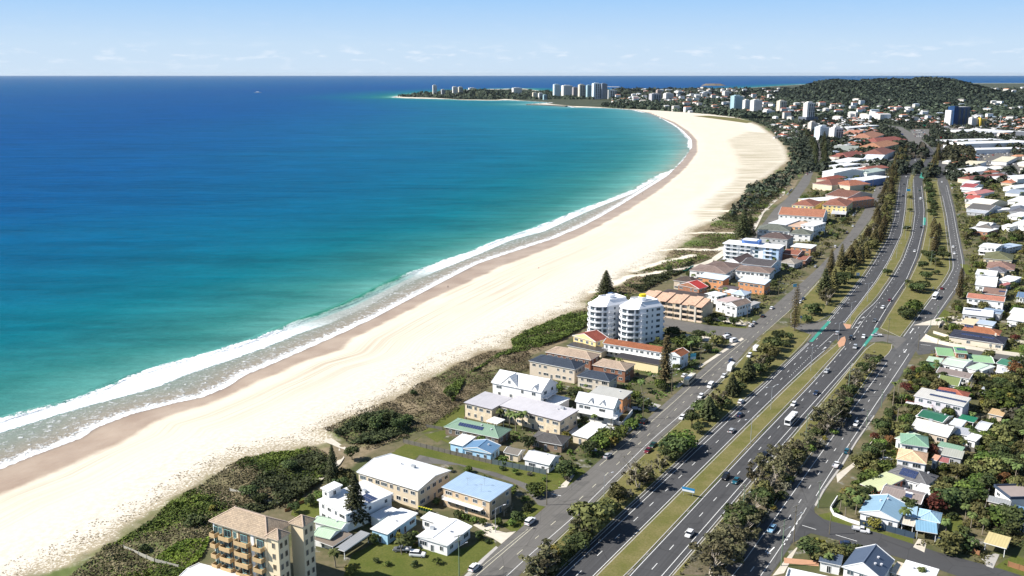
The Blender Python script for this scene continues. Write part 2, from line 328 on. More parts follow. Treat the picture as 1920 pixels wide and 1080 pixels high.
# -------- land material
t = NT('coastal_ground'); P = t.pos(); A = {n: t.attr(n) for n in ('dW', 'dV', 'dD', 'dH', 'dS', 'sW', 'dL')}
n1 = t.noise(P, .05, 6, .6); n2 = t.noise(P, .5, 4, .6); n3 = t.noise(P, .012, 4)
sc = t.n('ShaderNodeCombineXYZ'); t.l(t.math('MULTIPLY', A['sW'], .006), sc.inputs[0]); t.l(t.math('MULTIPLY', A['dD'], .55), sc.inputs[1])
trk = t.noise(sc.outputs[0], 1.0, 5, .65)
sc2 = t.n('ShaderNodeCombineXYZ'); t.l(t.math('MULTIPLY', A['sW'], .012), sc2.inputs[0]); t.l(t.math('MULTIPLY', A['dD'], .05), sc2.inputs[1]); bands = t.noise(sc2.outputs[0], 1, 3)
spy = t.n('ShaderNodeSeparateXYZ'); t.l(P, spy.inputs[0]); nearT = t.math('MULTIPLY', t.step(spy.outputs[1], 900, 420), t.step(t.math('ADD', A['dD'], t.math('MULTIPLY', t.math('SUBTRACT', n3, .5), 40)), 4, 14)); sand = t.mix(t.math('MULTIPLY', t.ramp(trk, [(.40, 1), (.52, 0)]), t.math('MULTIPLY_ADD', nearT, .75, .10)), (.655, .59, .48), (.40, .325, .235)); sand = t.mix(t.ramp(n1, [(.40, .35), (.62, 0)]), sand, (.56, .49, .385)); sand = t.mix(t.math('MULTIPLY', t.ramp(bands, [(.35, 1), (.6, 0)]), .45), sand, (.62, .53, .405))
sand = t.mix(t.math('MULTIPLY', t.step(A['dV'], -55, -20), .8), sand, (.68, .63, .535))
foot = t.ramp(n2, [(.42, .80), (.58, 1.0)]); sand = t.mix(t.math('MULTIPLY', t.step(A['dV'], -40, -14), .8), sand, t.mix(1, sand, foot, 'MULTIPLY'))
wob = t.math('MULTIPLY', t.math('SUBTRACT', n1, .5), 22)
dampf = t.step(t.math('ADD', A['dD'], t.math('MULTIPLY', wob, .35)), -1.5, 3.5); damp = t.mix(t.ramp(n1, [(.35, 0), (.65, 1)]), (.31, .225, .16), (.40, .31, .23))
wet = t.mix(t.step(t.math('ADD', A['dW'], t.math('MULTIPLY', wob, .1)), 0, 3), (.24, .185, .14), damp)
c = t.mix(dampf, wet, sand)
# sparse tufts on the foredune, then scrub, then the built-up ground
tn = t.noise(P, 1.1, 3, .7); tz = t.step(A['dV'], -17, 3)
tuft = t.step(t.math('ADD', tn, t.math('MULTIPLY', t.math('ADD', tz, t.math('SUBTRACT', n1, .5)), .30)), .66, .76)
tuft = t.math('MULTIPLY', tuft, t.step(A['dV'], -18, -8)); c = t.mix(t.math('MULTIPLY', tuft, .8), c, (.26, .21, .12))
scr = t.mix(t.ramp(n1, [(.38, 0), (.55, 1)]), (.115, .100, .045), (.19, .15, .09)); scr = t.mix(t.ramp(n2, [(.4, 1), (.62, 0)]), scr, (.24, .19, .12))
scr = t.mix(t.ramp(n3, [(.5, 0), (.6, 1)]), scr, (.10, .13, .035))
c = t.mix(t.step(t.math('ADD', A['dV'], wob), -1, 4), c, scr)
# tan striped dunes with sandy lanes
sx = t.noise(t.mapv(P, (.011, .085, 1)), 1, 5, .7); tan = t.mix(t.ramp(sx, [(.40, 0), (.66, 1)]), (.66, .60, .49), (.30, .26, .165))
tan = t.mix(t.ramp(n2, [(.4, .0), (.7, .5)]), tan, (.40, .345, .245)); c = t.mix(t.math('MULTIPLY', t.step(t.math('ADD', A['dS'], wob), -3, 14), t.step(A['dV'], 12, 2)), c, tan)
c = t.mix(t.step(t.math('ADD', A['dL'], t.math('MULTIPLY', wob, .25)), 5, 2), c, (.68, .62, .50))
yard = t.mix(t.ramp(n1, [(.40, 0), (.56, 1)]), (.065, .075, .025), (.15, .125, .07)); yard = t.mix(t.ramp(t.noise(P, .09, 4, .7), [(.60, 0), (.66, 1)]), yard, (.26, .245, .215))
yard = t.mix(t.math('MULTIPLY', t.ramp(n2, [(.35, 1), (.6, 0)]), .5), yard, (.06, .07, .025))
c = t.mix(t.step(A['dH'], -1, 1.5), c, yard)
sp = t.n('ShaderNodeSeparateXYZ'); t.l(P, sp.inputs[0])
forest = t.mix(t.ramp(t.noise(P, .02, 5, .7), [(.4, 0), (.65, 1)]), (.028, .038, .018), (.08, .085, .045))
fz = t.math('MULTIPLY', t.step(sp.outputs[1], 1250, 1500), t.step(A['dV'], 0, 20)); c = t.mix(fz, c, forest)
t.bump(t.math('ADD', n2, t.math('MULTIPLY', trk, .6)), .35, .25); land_m = t.fin(c, t.math('MULTIPLY_ADD', dampf, .45, .42), .25)
f = quads(dW > -160); v, f2, at = compact(np.stack([Q[:, 0], Q[:, 1], zl], 1), f, dict(dW=dW, dV=dV, dD=dD, dH=dH, dS=dS, sW=sW, dL=dL))
land = link('ground', fastmesh('ground', v, f2, land_m, at, smooth=True)); tag(land, kind='structure')
# -------- sea
t = NT('sea_water'); P = t.pos(); A = {n: t.attr(n) for n in ('dW', 'dB1', 'dB2', 'sW')}
off = t.math('MULTIPLY', A['dW'], -1); big = t.noise(t.mapv(P, (.0012, .004, 1)), 1, 4, .6); mid = t.noise(t.mapv(P, (.004, .03, 1)), 1, 4, .6)
offn = t.math('MULTIPLY', off, t.math('MULTIPLY_ADD', t.math('SUBTRACT', big, .5), .9, 1.0)); ysep = t.n('ShaderNodeSeparateXYZ'); t.l(P, ysep.inputs[0]); bayf = t.math('MULTIPLY', t.step(ysep.outputs[1], 700, 2600), t.math('MULTIPLY', t.step(ysep.outputs[1], 6000, 4600), t.step(ysep.outputs[0], -1200, 300)))
offn = t.math('MULTIPLY', offn, t.math('MULTIPLY_ADD', bayf, -.60, 1)); offn = t.math('ADD', offn, t.math('MULTIPLY', t.math('SUBTRACT', mid, .5), t.math('MULTIPLY_ADD', bayf, -30, 46)))
k = t.n('ShaderNodeMapRange'); t.l(t.math('LOGARITHM', t.math('MAXIMUM', offn, 6), 10), k.inputs[0]); k.inputs[1].default_value = math.log10(6); k.inputs[2].default_value = math.log10(6000)
def lp(d): return (math.log10(d) - math.log10(6)) / 3.0
deep = t.ramp(k.outputs[0], [(0, (.24, .29, .23)), (lp(16), (.155, .29, .245)), (lp(32), (.085, .255, .225)), (lp(70), (.025, .155, .150)), (lp(150), (.003, .112, .148)), (lp(320), (.0006, .084, .165)), (lp(700), (.0002, .058, .178)), (lp(1500), (.0001, .054, .182)), (1.0, (.0002, .064, .182))])
w1 = t.noise(t.mapv(P, (.028, .10, 1), R(4)), 1, 5, .62); w2 = t.noise(t.mapv(P, (.2, .42, 1)), 1, 4, .6); w3 = t.noise(t.mapv(P, (.0065, .026, 1), R(-3)), 1, 3, .55)
deep = t.mix(t.math('MULTIPLY', bayf, .45), deep, (.012, .135, .215)); deep = t.mix(1, deep, t.math('ADD', t.math('ADD', t.math('MULTIPLY', w3, .75), t.math('MULTIPLY', w2, .40)), t.math('MULTIPLY_ADD', w1, .85, .02)), 'MULTIPLY')  # swell streaks: light and dark of the waves multiplied into the water colour
fine = t.noise(P, .55, 4, .65); lace = t.n('ShaderNodeTexVoronoi', feature='DISTANCE_TO_EDGE'); t.l(P, lace.inputs[0]); lace.inputs['Scale'].default_value = .35
sn = t.n('ShaderNodeCombineXYZ'); t.l(t.math('MULTIPLY', A['sW'], .045), sn.inputs[0]); t.l(t.math('MULTIPLY', A['dW'], .05), sn.inputs[1]); e1 = t.noise(sn.outputs[0], 1, 4, .6)
wv = t.math('MULTIPLY', t.math('SUBTRACT', fine, .5), 9); we = t.math('MULTIPLY', t.math('SUBTRACT', e1, .5), 12)
a1 = t.math('ADD', t.math('ADD', A['dB1'], wv), we); a2 = t.math('ADD', t.math('MULTIPLY', A['dB2'], -1), t.math('MULTIPLY', wv, .45))
band_ = t.math('MULTIPLY', t.step(a1, .2, 2.2), t.step(a2, -.8, .8))
gap = t.step(t.noise(t.mapv(sn.outputs[0], (.09, 0, 0)), 1, 2), .40, .47)   # stretches where the wave has not broken
sy = t.n('ShaderNodeSeparateXYZ'); t.l(P, sy.inputs[0])
unb = t.math('MULTIPLY', t.step(sy.outputs[1], 455, 500), t.step(sy.outputs[1], 640, 590)); band_ = t.math('MULTIPLY', band_, t.math('SUBTRACT', 1, t.math('MULTIPLY', unb, .8)))
farcut = t.math('MAXIMUM', t.step(sy.outputs[1], 900, 700), gap); band_ = t.math('MULTIPLY', band_, farcut)
inner = t.step(t.math('MULTIPLY', A['dB2'], 1), -1, 1.5)           # 1 shoreward of the bore
zone = t.math('MAXIMUM', inner, t.math('MULTIPLY', unb, t.step(A['dB1'], 5, 9)))
lz = t.math('ADD', t.math('MULTIPLY', t.noise(P, .30, 5, .75), .85), t.math('MULTIPLY', fine, .70))
nearw = t.step(t.math('ADD', A['dW'], t.math('MULTIPLY', wv, .3)), -9, -.5)
th = t.math('SUBTRACT', lz, t.math('MULTIPLY', nearw, -.30)); lacey = t.step(th, .76, 1.06); lacey = t.math('MULTIPLY', lacey, t.math('MULTIPLY_ADD', t.step(lace.outputs['Distance'], .42, .1), .6, .4))
lacey = t.math('MULTIPLY', t.math('MULTIPLY', lacey, zone), t.step(A['dW'], -70, -50)); edge = t.math('MULTIPLY', t.step(t.math('ADD', A['dW'], we), -4.5, -2), inner)
foam = t.math('MAXIMUM', t.math('MAXIMUM', band_, lacey), t.math('MULTIPLY', edge, .75)); foam = t.math('MULTIPLY', foam, t.step(sy.outputs[1], 6500, 5200))
shal = t.mix(t.step(off, 2, 26), (.27, .235, .19), (.20, .235, .205)); body = t.mix(t.math('MULTIPLY', zone, t.step(off, 75, 30)), deep, shal)
crest = t.math('MULTIPLY', unb, t.math('MULTIPLY', t.step(A['dB1'], -7, 1), t.step(A['dB1'], 6, 1.5))); body = t.mix(t.math('MULTIPLY', crest, .75), body, (.01, .14, .085))
c = t.mix(foam, body, t.mix(t.ramp(t.noise(P, .45, 5, .75), [(.38, 0), (.58, 1)]), (.56, .60, .62), (.86, .87, .88)))
hb = t.math('ADD', t.math('MULTIPLY', w2, .55), t.math('MULTIPLY', w1, 2.4)); hb = t.math('ADD', hb, t.math('MULTIPLY', w3, 3.5))
t.bump(t.math('ADD', hb, t.math('MULTIPLY', foam, .5)), .8, 1.0)
sea_m = t.fin(c, t.math('MULTIPLY_ADD', foam, .35, .45), .012); t.b.inputs['IOR'].default_value = 1.33
zs = np.full(len(Q), SEA) + np.where(near, .9 * np.exp(-((dB1 - 1) / 3.2) ** 2) * (dW < -12), 0)
f = quads(dW < 12); v, f2, at = compact(np.stack([Q[:, 0], Q[:, 1], zs], 1), f, dict(dW=dW, dB1=dB1, dB2=dB2, sW=sW))
sea = link('sea', fastmesh('sea', v, f2, sea_m, at, smooth=True)); tag(sea, kind='structure')
print('ground', len(Q))
# ---------------------------------------------------------------- roads
def asphalt(name, base, wear):
    t = NT(name); P = t.pos(); lane = t.attr('lane'); n1 = t.noise(P, .25, 5, .7); n2 = t.noise(P, .04, 4); st = t.n('ShaderNodeCombineXYZ')
    t.l(t.math('MULTIPLY', lane, 1.4), st.inputs[0]); t.l(t.math('MULTIPLY', t.attr('along'), .02), st.inputs[1]); sk = t.noise(st.outputs[0], 1, 4, .6)
    f = t.math('ADD', t.math('MULTIPLY', t.math('SUBTRACT', n1, .5), .30), t.math('ADD', t.math('MULTIPLY', t.math('SUBTRACT', n2, .5), .4), t.math('MULTIPLY_ADD', t.math('SUBTRACT', sk, .5), .9, 1)))
    c = t.n('ShaderNodeVectorMath', operation='SCALE'); t.l(t.mix(t.ramp(t.noise(P, .11, 2), [(.60, 0), (.63, 1)]), base, wear), c.inputs[0]); t.l(f, c.inputs['Scale'])
    crack = t.n('ShaderNodeTexVoronoi', feature='DISTANCE_TO_EDGE'); t.l(P, crack.inputs[0]); crack.inputs['Scale'].default_value = .08
    cc = t.mix(t.math('MULTIPLY', t.ramp(crack.outputs['Distance'], [(0, 1), (.012, 0)]), .35), c.outputs[0], (.02, .02, .02))
    return t.fin(cc, .85, .2)
ROAD_OLD = asphalt('grey_asphalt', (.135, .128, .118), (.112, .107, .100)); ROAD_NEW = asphalt('dark_asphalt', (.066, .066, .068), (.056, .056, .058)); ROAD_MID = asphalt('mid_asphalt', (.092, .091, .090), (.078, .077, .077))
PAINT = plain((.74, .74, .72), .7, .2, .10, 1.5, name='road_paint'); YPAINT = plain((.70, .66, .50), .7, .2, .15, 1.5, name='worn_paint'); GPAINT = plain((.05, .26, .20), .7, .2, .12, .8, name='green_lane_paint')
def grass_m(name, a, b, c):
    t = NT(name); P = t.pos(); n1 = t.noise(P, .12, 5, .65); n2 = t.noise(P, 1.6, 4, .7); x = t.mix(t.ramp(n1, [(.36, 0), (.6, 1)]), a, b); x = t.mix(t.math('MULTIPLY', t.ramp(n2, [(.42, 0), (.62, 1)]), .6), x, c)
    t.bump(n2, .5, .12); return t.fin(x, .9, .1)
VERGE = grass_m('verge_grass', (.128, .128, .038), (.190, .165, .070), (.098, .100, .030)); LAWN = grass_m('green_lawn', (.088, .108, .022), (.125, .130, .035), (.060, .080, .016)); MULCH = grass_m('mulch_bed', (.15, .12, .085), (.085, .08, .04), (.19, .16, .12))
PALE = plain((.55, .50, .42), .9, .1, .2, .5, name='pale_path'); BRICKP = plain((.48, .27, .17), .85, .1, .15, 2, name='brick_paving')
def resample(P, step):
    out = [P[0]]; 
    for a, b in zip(P, P[1:]):
        n = max(1, int((b - a).length / step)); out += [a + (b - a) * (i / n) for i in range(1, n + 1)]
    return out
def smooth(P, k=2):
    for _ in range(k): P = [P[0]] + [(P[i - 1] + P[i] * 2 + P[i + 1]) / 4 for i in range(1, len(P) - 1)] + [P[-1]]
    return P
def sheet2(name, L, Rr, z, mat, kind='structure', n=90):
    """a road surface between its left and right kerb lines"""
    L = smooth(resample(GP(L), 6)); Rr = smooth(resample(GP(Rr), 6))
    def at(P, u):
        i = u * (len(P) - 1); k = min(int(i), len(P) - 2); return P[k] + (P[k + 1] - P[k]) * (i - k)
    v = []; lane = []; al = []; f = []; m = 5
    for i in range(n + 1):
        a = at(L, i / n); 
        # pair by nearest point on the other side so that cross lines stay square
        b = at(Rr, i / n)
        for j in range(m + 1): p = a + (b - a) * (j / m); v.append((p.x, p.y, z)); lane.append((b - a).length * j / m); al.append((a - Vector(L[0])).length)
    for i in range(n):
        for j in range(m): k = i * (m + 1) + j; f.append((k, k + 1, k + m + 2, k + m + 1))
    o = link(name, fastmesh(name, v, f, mat, {'lane': ('POINT', lane), 'along': ('POINT', al)})); tag(o, kind=kind); return o
def strip(mb, P, wd, z, mat, z2=None):
    P = [Vector(p) for p in P]; n = len(P)
    for i in range(n - 1):
        a, b = P[i], P[i + 1]; d = (b - a).normalized(); q = Vector((-d.y, d.x)) * wd / 2
        if z2 is None: mb.poly([(*(a - q), z), (*(b - q), z), (*(b + q), z), (*(a + q), z)][::1], mat)
        else: mb.prism([a - q, b - q, b + q, a + q], z, z2, mat, bot=False)
def line(mb, pts, wd=.16, z=.055, mat=PAINT): strip(mb, smooth(resample(GP(pts), 8), 1), wd, z, mat)
def dashes(mb, pts, on=3, off=9, wd=.18, z=.055, mat=PAINT):
    P = smooth(resample(GP(pts), 3), 1); acc = 0; cur = []
    Q = resample(P, 1.0); 
    for a, b in zip(Q, Q[1:]):
        if acc % (on + off) < on: strip(mb, [a, b], wd, z, mat)
        acc += (b - a).length
_ac = [0]
def area(name, pts, z, mat, kind='structure', z0=None, side=None):
    _ac[0] += 1; z = z + (_ac[0] % 12) * .0035 if z < .06 else z
    mb = MB(); P = GP(pts)
    if sum(P[i - 1].x * P[i].y - P[i].x * P[i - 1].y for i in range(len(P))) < 0: P.reverse()
    if z0 is None: mb.poly([(p.x, p.y, z) for p in P], mat)
    else: mb.prism(P, z0, z, side or CONC, top=mat, bot=False)
    o = mb.build(name); tag(o, kind=kind); return o
A_L = [(800,1150),(868,1080),(938,1021),(968,997),(1027,949),(1062,915),(1103,884),(1146,843),(1180,815),(1228,772.6),(1278,728),(1318,691),(1374,637),(1430,592),(1474,553),(1508,526),(1538,498),(1571,463),(1591,440),(1613,407),(1632,374),(1645,345),(1656,320),(1660,308),(1655,292),(1640,268),(1625,258)]
A_R = [(905,1150),(975,1075),(1025,1028),(1073,984),(1194,862),(1278,786),(1306,760),(1360,706),(1411,641),(1474,589),(1508,554),(1538,521),(1577,480),(1606,446),(1636,406),(1647,376),(1656,350),(1668,318),(1678,304),(1680,290),(1667,268),(1650,256)]
B_L = [(960,1160),(1053,1067),(1118,1008),(1164,964),(1256,880),(1311,828),(1383,761.5),(1434,717),(1513,641),(1552,602),(1582,564),(1619,519),(1640,487),(1664,446),(1675,410),(1681,375),(1684,353),(1692,323),(1708,300),(1714,287),(1716,272)]
B_R = [(1050,1150),(1110,1083),(1160,1034),(1316,880),(1418,780),(1480,719),(1522,680),(1550,658),(1582,608),(1612,570),(1643,528),(1667,489),(1691,439),(1698,394),(1700,363),(1703.5,336),(1709,323),(1727,300),(1724,287),(1728,272)]
C_L = [(1105,1160),(1177,1080),(1366,880),(1420,822),(1519,720),(1583,651),(1594,617),(1610,592),(1641,564),(1657,541),(1671,520),(1691,486),(1708,441),(1714,400),(1712,367),(1711,350),(1713,334),(1727,313),(1736,300),(1736,287),(1730,273)]
C_R = [(1180,1160),(1258,1080),(1334,992),(1424,886),(1450,858),(1568,720),(1626,646),(1648,616),(1665,588),(1700,531),(1723,482),(1735,426),(1735,391),(1729.5,341),(1732,330),(1741,318),(1753,300),(1754,288),(1744,275)]
D_L = [(1290,1150),(1350,1080),(1400,1020),(1452,950),(1503,880),(1560,802),(1606,744),(1650,680),(1677,650),(1692,631),(1744,561),(1771,528),(1785,504),(1785,489),(1780,458),(1773,404),(1765,367),(1760,348),(1757,330),(1761,306),(1759,292),(1748,276)]
D_R = [(1385,1150),(1449,1076),(1497,1000),(1581,867),(1624,806),(1661,745),(1690,705),(1716,660),(1736,627),(1795,545),(1810,511),(1808.5,487),(1799,441),(1790,391),(1779.5,347),(1774,330),(1778,307),(1779,292),(1768,276)]
sheet2('local_road', A_L, A_R, .030, ROAD_OLD); sheet2('highway_outbound', B_L, B_R, .030, ROAD_NEW); sheet2('highway_inbound', C_L, C_R, .030, ROAD_NEW); sheet2('service_road', D_L, D_R, .030, ROAD_MID)
# side streets and gaps in the medians
STREETS = [
 ('side_street', [(787,853),(932,886),(1045,915),(1066,911),(1100,884),(1030,950),(1012,950),(985,918),(962,905),(860,872),(775,868)], ROAD_OLD),
 ('side_street', [(1240,592),(1255,597),(1330,610),(1400,616),(1425,612),(1385,642),(1360,634),(1320,628),(1240,612)], ROAD_OLD),
 ('crossover', [(1455,625),(1490,608),(1530,606),(1546,600),(1558,600),(1515,640),(1512,625),(1475,622),(1440,648),(1405,650)], ROAD_OLD),
 ('crossover', [(1578,606),(1595,618),(1612,600),(1605,640),(1583,652),(1568,636),(1545,655),(1553,622)], ROAD_NEW),
 ('crossover', [(1645,618),(1650,625),(1692,632),(1700,636),(1680,655),(1672,644),(1655,640),(1630,642)], ROAD_OLD),
 ('side_street', [(1717,658),(1735,628),(1748,641),(1800,650),(1960,672),(1960,688),(1820,668),(1757,661),(1722,666)], ROAD_MID),
 ('side_street', [(1524,946),(1500,985),(1480,1022),(1497,1012),(1520,1000),(1560,1010),(1640,1032),(1760,1068),(1850,1100),(1960,1130),(1960,1094),(1880,1068),(1760,1036),(1650,1000),(1600,988),(1545,974),(1528,962)], ROAD_NEW),
 ('beach_street', [(1362,486),(1345,490),(1405,448),(1430,420),(1452,392),(1472,375),(1487,358),(1500,340),(1512,322),(1525,322),(1517,345),(1500,368),(1487,386),(1470,402),(1442,430),(1420,452)], ROAD_OLD),
 ('beach_street', [(1524,322),(1540,322),(1544,300),(1540,268),(1528,250),(1520,250),(1528,275),(1530,300)], ROAD_OLD),
 ('crossover', [(1735,416),(1752,414),(1770,412),(1775,414),(1776,423),(1735,423)], ROAD_MID),
]
for n, p, m in STREETS: area(n, p, .022, m)
mk = MB()
line(mk, [(800,1163),(896,1077),(999,989)], .14, mat=YPAINT); line(mk, [(1124,873),(1204,806),(1261,756),(1302,719),(1360,668),(1400,636)], .14, mat=YPAINT); line(mk, [(790,1163),(885,1077),(990,992)], .12, mat=YPAINT)
dashes(mk, [(860,1140),(940,1065),(1060,961.5),(1196,834),(1256,778),(1340,700),(1440,605),(1520,535)], 3, 7, .15, mat=YPAINT)
line(mk, [(880,1150),(951,1078),(1005,1030),(1071.5,973.5),(1218,828),(1282,773),(1322,736),(1380,682),(1416,650)], .16)
line(mk, [(1430,627),(1500,565),(1560,500),(1604,449)], .14, mat=YPAINT)
line(mk, [(960,1164),(1056,1068),(1121,1009),(1167,965),(1259,881),(1314,829),(1386,762),(1436,718),(1515,643)], .14); line(mk, [(985,1145),(1054.8,1080),(1154.8,987.4),(1269.3,880),(1418.5,739.3),(1439.3,720),(1517,644)], .18)
line(mk, [(1050,1142),(1112,1080),(1158.5,1033.7),(1313.5,880),(1414.8,780),(1476.3,720),(1518,681),(1546,657)], .18)
dashes(mk, [(1080,1080),(1182,983),(1215,951.5),(1245,923.5),(1272,897),(1385,790),(1460,716),(1520,650),(1600,552),(1640,500),(1668,460),(1686,410),(1692,350)], 3, 9)
line(mk, [(1537.4,649.6),(1563.3,625.6)], .16); dashes(mk, [(1480,707),(1537,650)], 1, 2, .2)
line(mk, [(1554,603),(1584,566),(1622,519),(1642,488),(1667,445),(1678,410),(1684,375),(1687,341)], .16); line(mk, [(1551,602),(1580,567),(1617,520)], .14); line(mk, [(1582,605),(1612,567),(1642,527),(1665.6,489.3),(1689.6,439.3),(1696.5,394.8),(1698.5,363.3),(1702.5,335.6)], .2)
line(mk, [(1120,1150),(1181,1080),(1369,880),(1422,824),(1522.6,719),(1584,649)], .18); line(mk, [(1180,1150),(1240.6,1080),(1415.6,880),(1440.4,850.4),(1592.2,680),(1611.5,657),(1622,645)], .18); line(mk, [(1190,1156),(1255,1080),(1331,992),(1421,886),(1448,856),(1566,720),(1600,681)], .14)
dashes(mk, [(1222,1068),(1252.6,1034),(1284,998.5),(1313.7,966),(1339.6,937.4),(1386,885.6),(1520,732),(1585,655),(1625,602),(1660,552),(1683,512),(1710,455),(1724,400),(1720,350)], 3, 9)
line(mk, [(1600.4,627.4),(1617,603.3)], .18); dashes(mk, [(1617,603.3),(1646.7,566.3)], 1, 2, .2)
line(mk, [(1597,616),(1612.5,592.5),(1644,564.6),(1660,541),(1674.4,520),(1694,486),(1710.5,441),(1716,400),(1714,367),(1713,336)], .2); line(mk, [(1639,616),(1665,573),(1698.5,525.6),(1717.4,482),(1731,428),(1732.5,393),(1727.6,348.5)], .2)
line(mk, [(1310,1150),(1376.7,1078),(1419.3,1019),(1471,946.7),(1522,874.4),(1573.7,802.2),(1662.6,680)], .18); dashes(mk, [(1407,1072),(1435,1035.6),(1562.6,847.6),(1577.4,826.3),(1615.4,771.7),(1658,709),(1676.7,683),(1700.7,647),(1728.5,605.2),(1753.5,570),(1784,526),(1797,500),(1792,455),(1783,400),(1772,350)], 3, 9)
line(mk, [(1370,1150),(1428.5,1078),(1463.7,1026),(1512,952)], .16); dashes(mk, [(1512,952),(1480,1005),(1470,1022)], .8, .8, .3); line(mk, [(1530,930),(1568,869),(1694,680),(1704.4,663.5)], .18); line(mk, [(1733,624),(1791,541),(1805,512),(1804,487),(1795,441),(1786,391),(1775,347)], .18); line(mk, [(1694,631),(1746,561),(1774,528),(1787.5,504),(1787,489),(1782.5,458),(1775,404),(1767,367)], .18)
line(mk, [(1504,985),(1530,993)], .2); line(mk, [(1567,1003),(1607,1015)], .2); line(mk, [(1034,926),(1052,930)], .3); line(mk, [(1726,646),(1745,648)], .25)
def arrow(pts):
    P = GP(pts); 
    for a, b in zip(P, P[1:]): strip(mk, [a, b], .35, .056, PAINT)
    d = (P[-1] - P[-2]).normalized(); q = Vector((-d.y, d.x)); e = P[-1]
    mk.poly([(*(e - q * .7), .056), (*(e + d * 1.3), .056), (*(e + q * .7), .056)], PAINT)
for p in ([(1452,1026),(1442,1036)], [(1558,640),(1551,645),(1556,641.5)], [(1548,652),(1541,657),(1547,652)], [(1618,596),(1613,598),(1619,595)], [(1611,606),(1607,608),(1613,604)], [(1604,615),(1599,617),(1606,614)], [(1700,655),(1696,660)], [(1706,625),(1712,617)], [(1782,343),(1785,347)]): arrow(p)
o = mk.build('road_markings'); tag(o, kind='structure')
gl = MB()
for p in ([(1517,641),(1531,625),(1552,602),(1558,603),(1545,618),(1524,641)], [(1617,648),(1632,629),(1642,614),(1648,616),(1638,630),(1622,650)], [(1730,422),(1731,408),(1736,408),(1736,422)], [(1724,333),(1727,324),(1733,324),(1732,335)]):
    q = GP(p); 
    if sum(q[i - 1].x * q[i].y - q[i].x * q[i - 1].y for i in range(len(q))) < 0: q.reverse()
    gl.poly([(a.x, a.y, .045) for a in q], GPAINT)
tag(gl.build('green_lane'), kind='structure')
# kerbs and verges: grass slabs standing a kerb above the road
def ribbon_area(name, L, Rr, z, mat, z0=0.0):
    P = smooth(resample(GP(L), 8)) + list(reversed(smooth(resample(GP(Rr), 8)))); mb = MB()
    # triangulated strip with kerb faces
    a = smooth(resample(GP(L), 8)); b = smooth(resample(GP(Rr), 8)); n = 60
    def at(Pp, u): i = u * (len(Pp) - 1); k = min(int(i), len(Pp) - 2); return Pp[k] + (Pp[k + 1] - Pp[k]) * (i - k)
    for i in range(n):
        p, q = at(a, i / n), at(a, (i + 1) / n); r, s = at(b, i / n), at(b, (i + 1) / n)
        dp = (r - p).normalized() * .28; dq = (s - q).normalized() * .28
        mb.poly([(*(p + dp), z), (*(r - dp), z), (*(s - dq), z), (*(q + dq), z)], mat)
        mb.poly([(*p, z), (*(p + dp), z), (*(q + dq), z), (*q, z)], CONC); mb.poly([(*(r - dp), z), (*r, z), (*s, z), (*(s - dq), z)], CONC)
        mb.poly([(*p, z0), (*p, z), (*q, z), (*q, z0)], CONC); mb.poly([(*r, z), (*r, z0), (*s, z0), (*s, z)], CONC)
    for u in (0, 1):
        p, r = at(a, u), at(b, u); mb.poly([(*p, z0), (*r, z0), (*r, z), (*p, z)], CONC)
    tag(mb.build(name), kind='structure')
K = .14
ribbon_area('central_median', [(1062,1138),(1114,1083),(1162,1036),(1318,882),(1420,782),(1482,721),(1524,682),(1552,660),(1572,643),(1578,637)], [(1105,1140),(1175,1078),(1363,878),(1417,820),(1516,718),(1562,668),(1580,650),(1585,640),(1584,634)], K, VERGE)
area('median_nose', [(1570,643),(1577,634),(1584,631),(1586,638),(1583,648),(1573,652)], K + .02, BRICKP, z0=0)
area('median_nose', [(1581,607),(1596,609),(1594,616),(1587,617)], K + .02, BRICKP, z0=0)
ribbon_area('central_median', [(1583,608),(1614,568),(1645,527),(1669,488),(1693,438),(1700,394),(1701.5,363),(1705,338),(1711,323),(1728,302),(1726,288)], [(1596,613),(1609,590),(1639,563),(1655,540),(1669,520),(1689,486),(1706,441),(1712,400),(1710.5,367),(1709.5,348),(1713,332),(1727,311),(1734,300),(1734,290)], K, VERGE)
ribbon_area('grass_verge', [(980,1075),(1027,1029),(1075,985),(1196,863),(1280,787),(1308,761),(1362,707),(1411,649),(1425,638)], [(1051,1067),(1116,1008),(1162,964),(1254,880),(1309,828),(1381,761),(1432,717),(1508,643),(1520,626)], K, VERGE)
area('grass_verge', [(1411,649),(1440,622),(1480,612),(1515,626),(1522,628),(1511,641),(1480,672)], K - .01, VERGE, z0=0)
ribbon_area('grass_verge', [(1483,608),(1478,590),(1510,556),(1540,523),(1579,482),(1608,448),(1638,407),(1649,377),(1658,350),(1670,319),(1680,304),(1684,288)], [(1530,604),(1550,599),(1580,564),(1616,519),(1637,487),(1661,446),(1672,410),(1678,375),(1681,353),(1689,323),(1704,300),(1711,282)], K, VERGE)
ribbon_area('treed_verge', [(1260,1080),(1337,992),(1427,886),(1453,858),(1571,720),(1628,648),(1640,643)], [(1348,1080),(1398,1020),(1449,950),(1500,880),(1557,802),(1603,744),(1647,680),(1677,655),(1673,646)], K, VERGE)
area('mulch_bed', [(1275,1078),(1346,1000),(1410,930),(1468,868),(1530,800),(1592,712),(1610,712),(1595,752),(1556,802),(1500,876),(1448,948),(1396,1018),(1345,1080)], K + .03, MULCH)
ribbon_area('grass_verge', [(1651,615),(1667,588),(1703,531),(1726,482),(1738,426),(1738,391),(1733,341)], [(1688,632),(1742,561),(1768,528),(1782,504),(1777,458),(1770,404),(1757,340)], K, VERGE)
ribbon_area('grass_verge', [(1737,330),(1744,318),(1755,300),(1756,290)], [(1755,334),(1757,318),(1760,304),(1758,294)], K, VERGE)
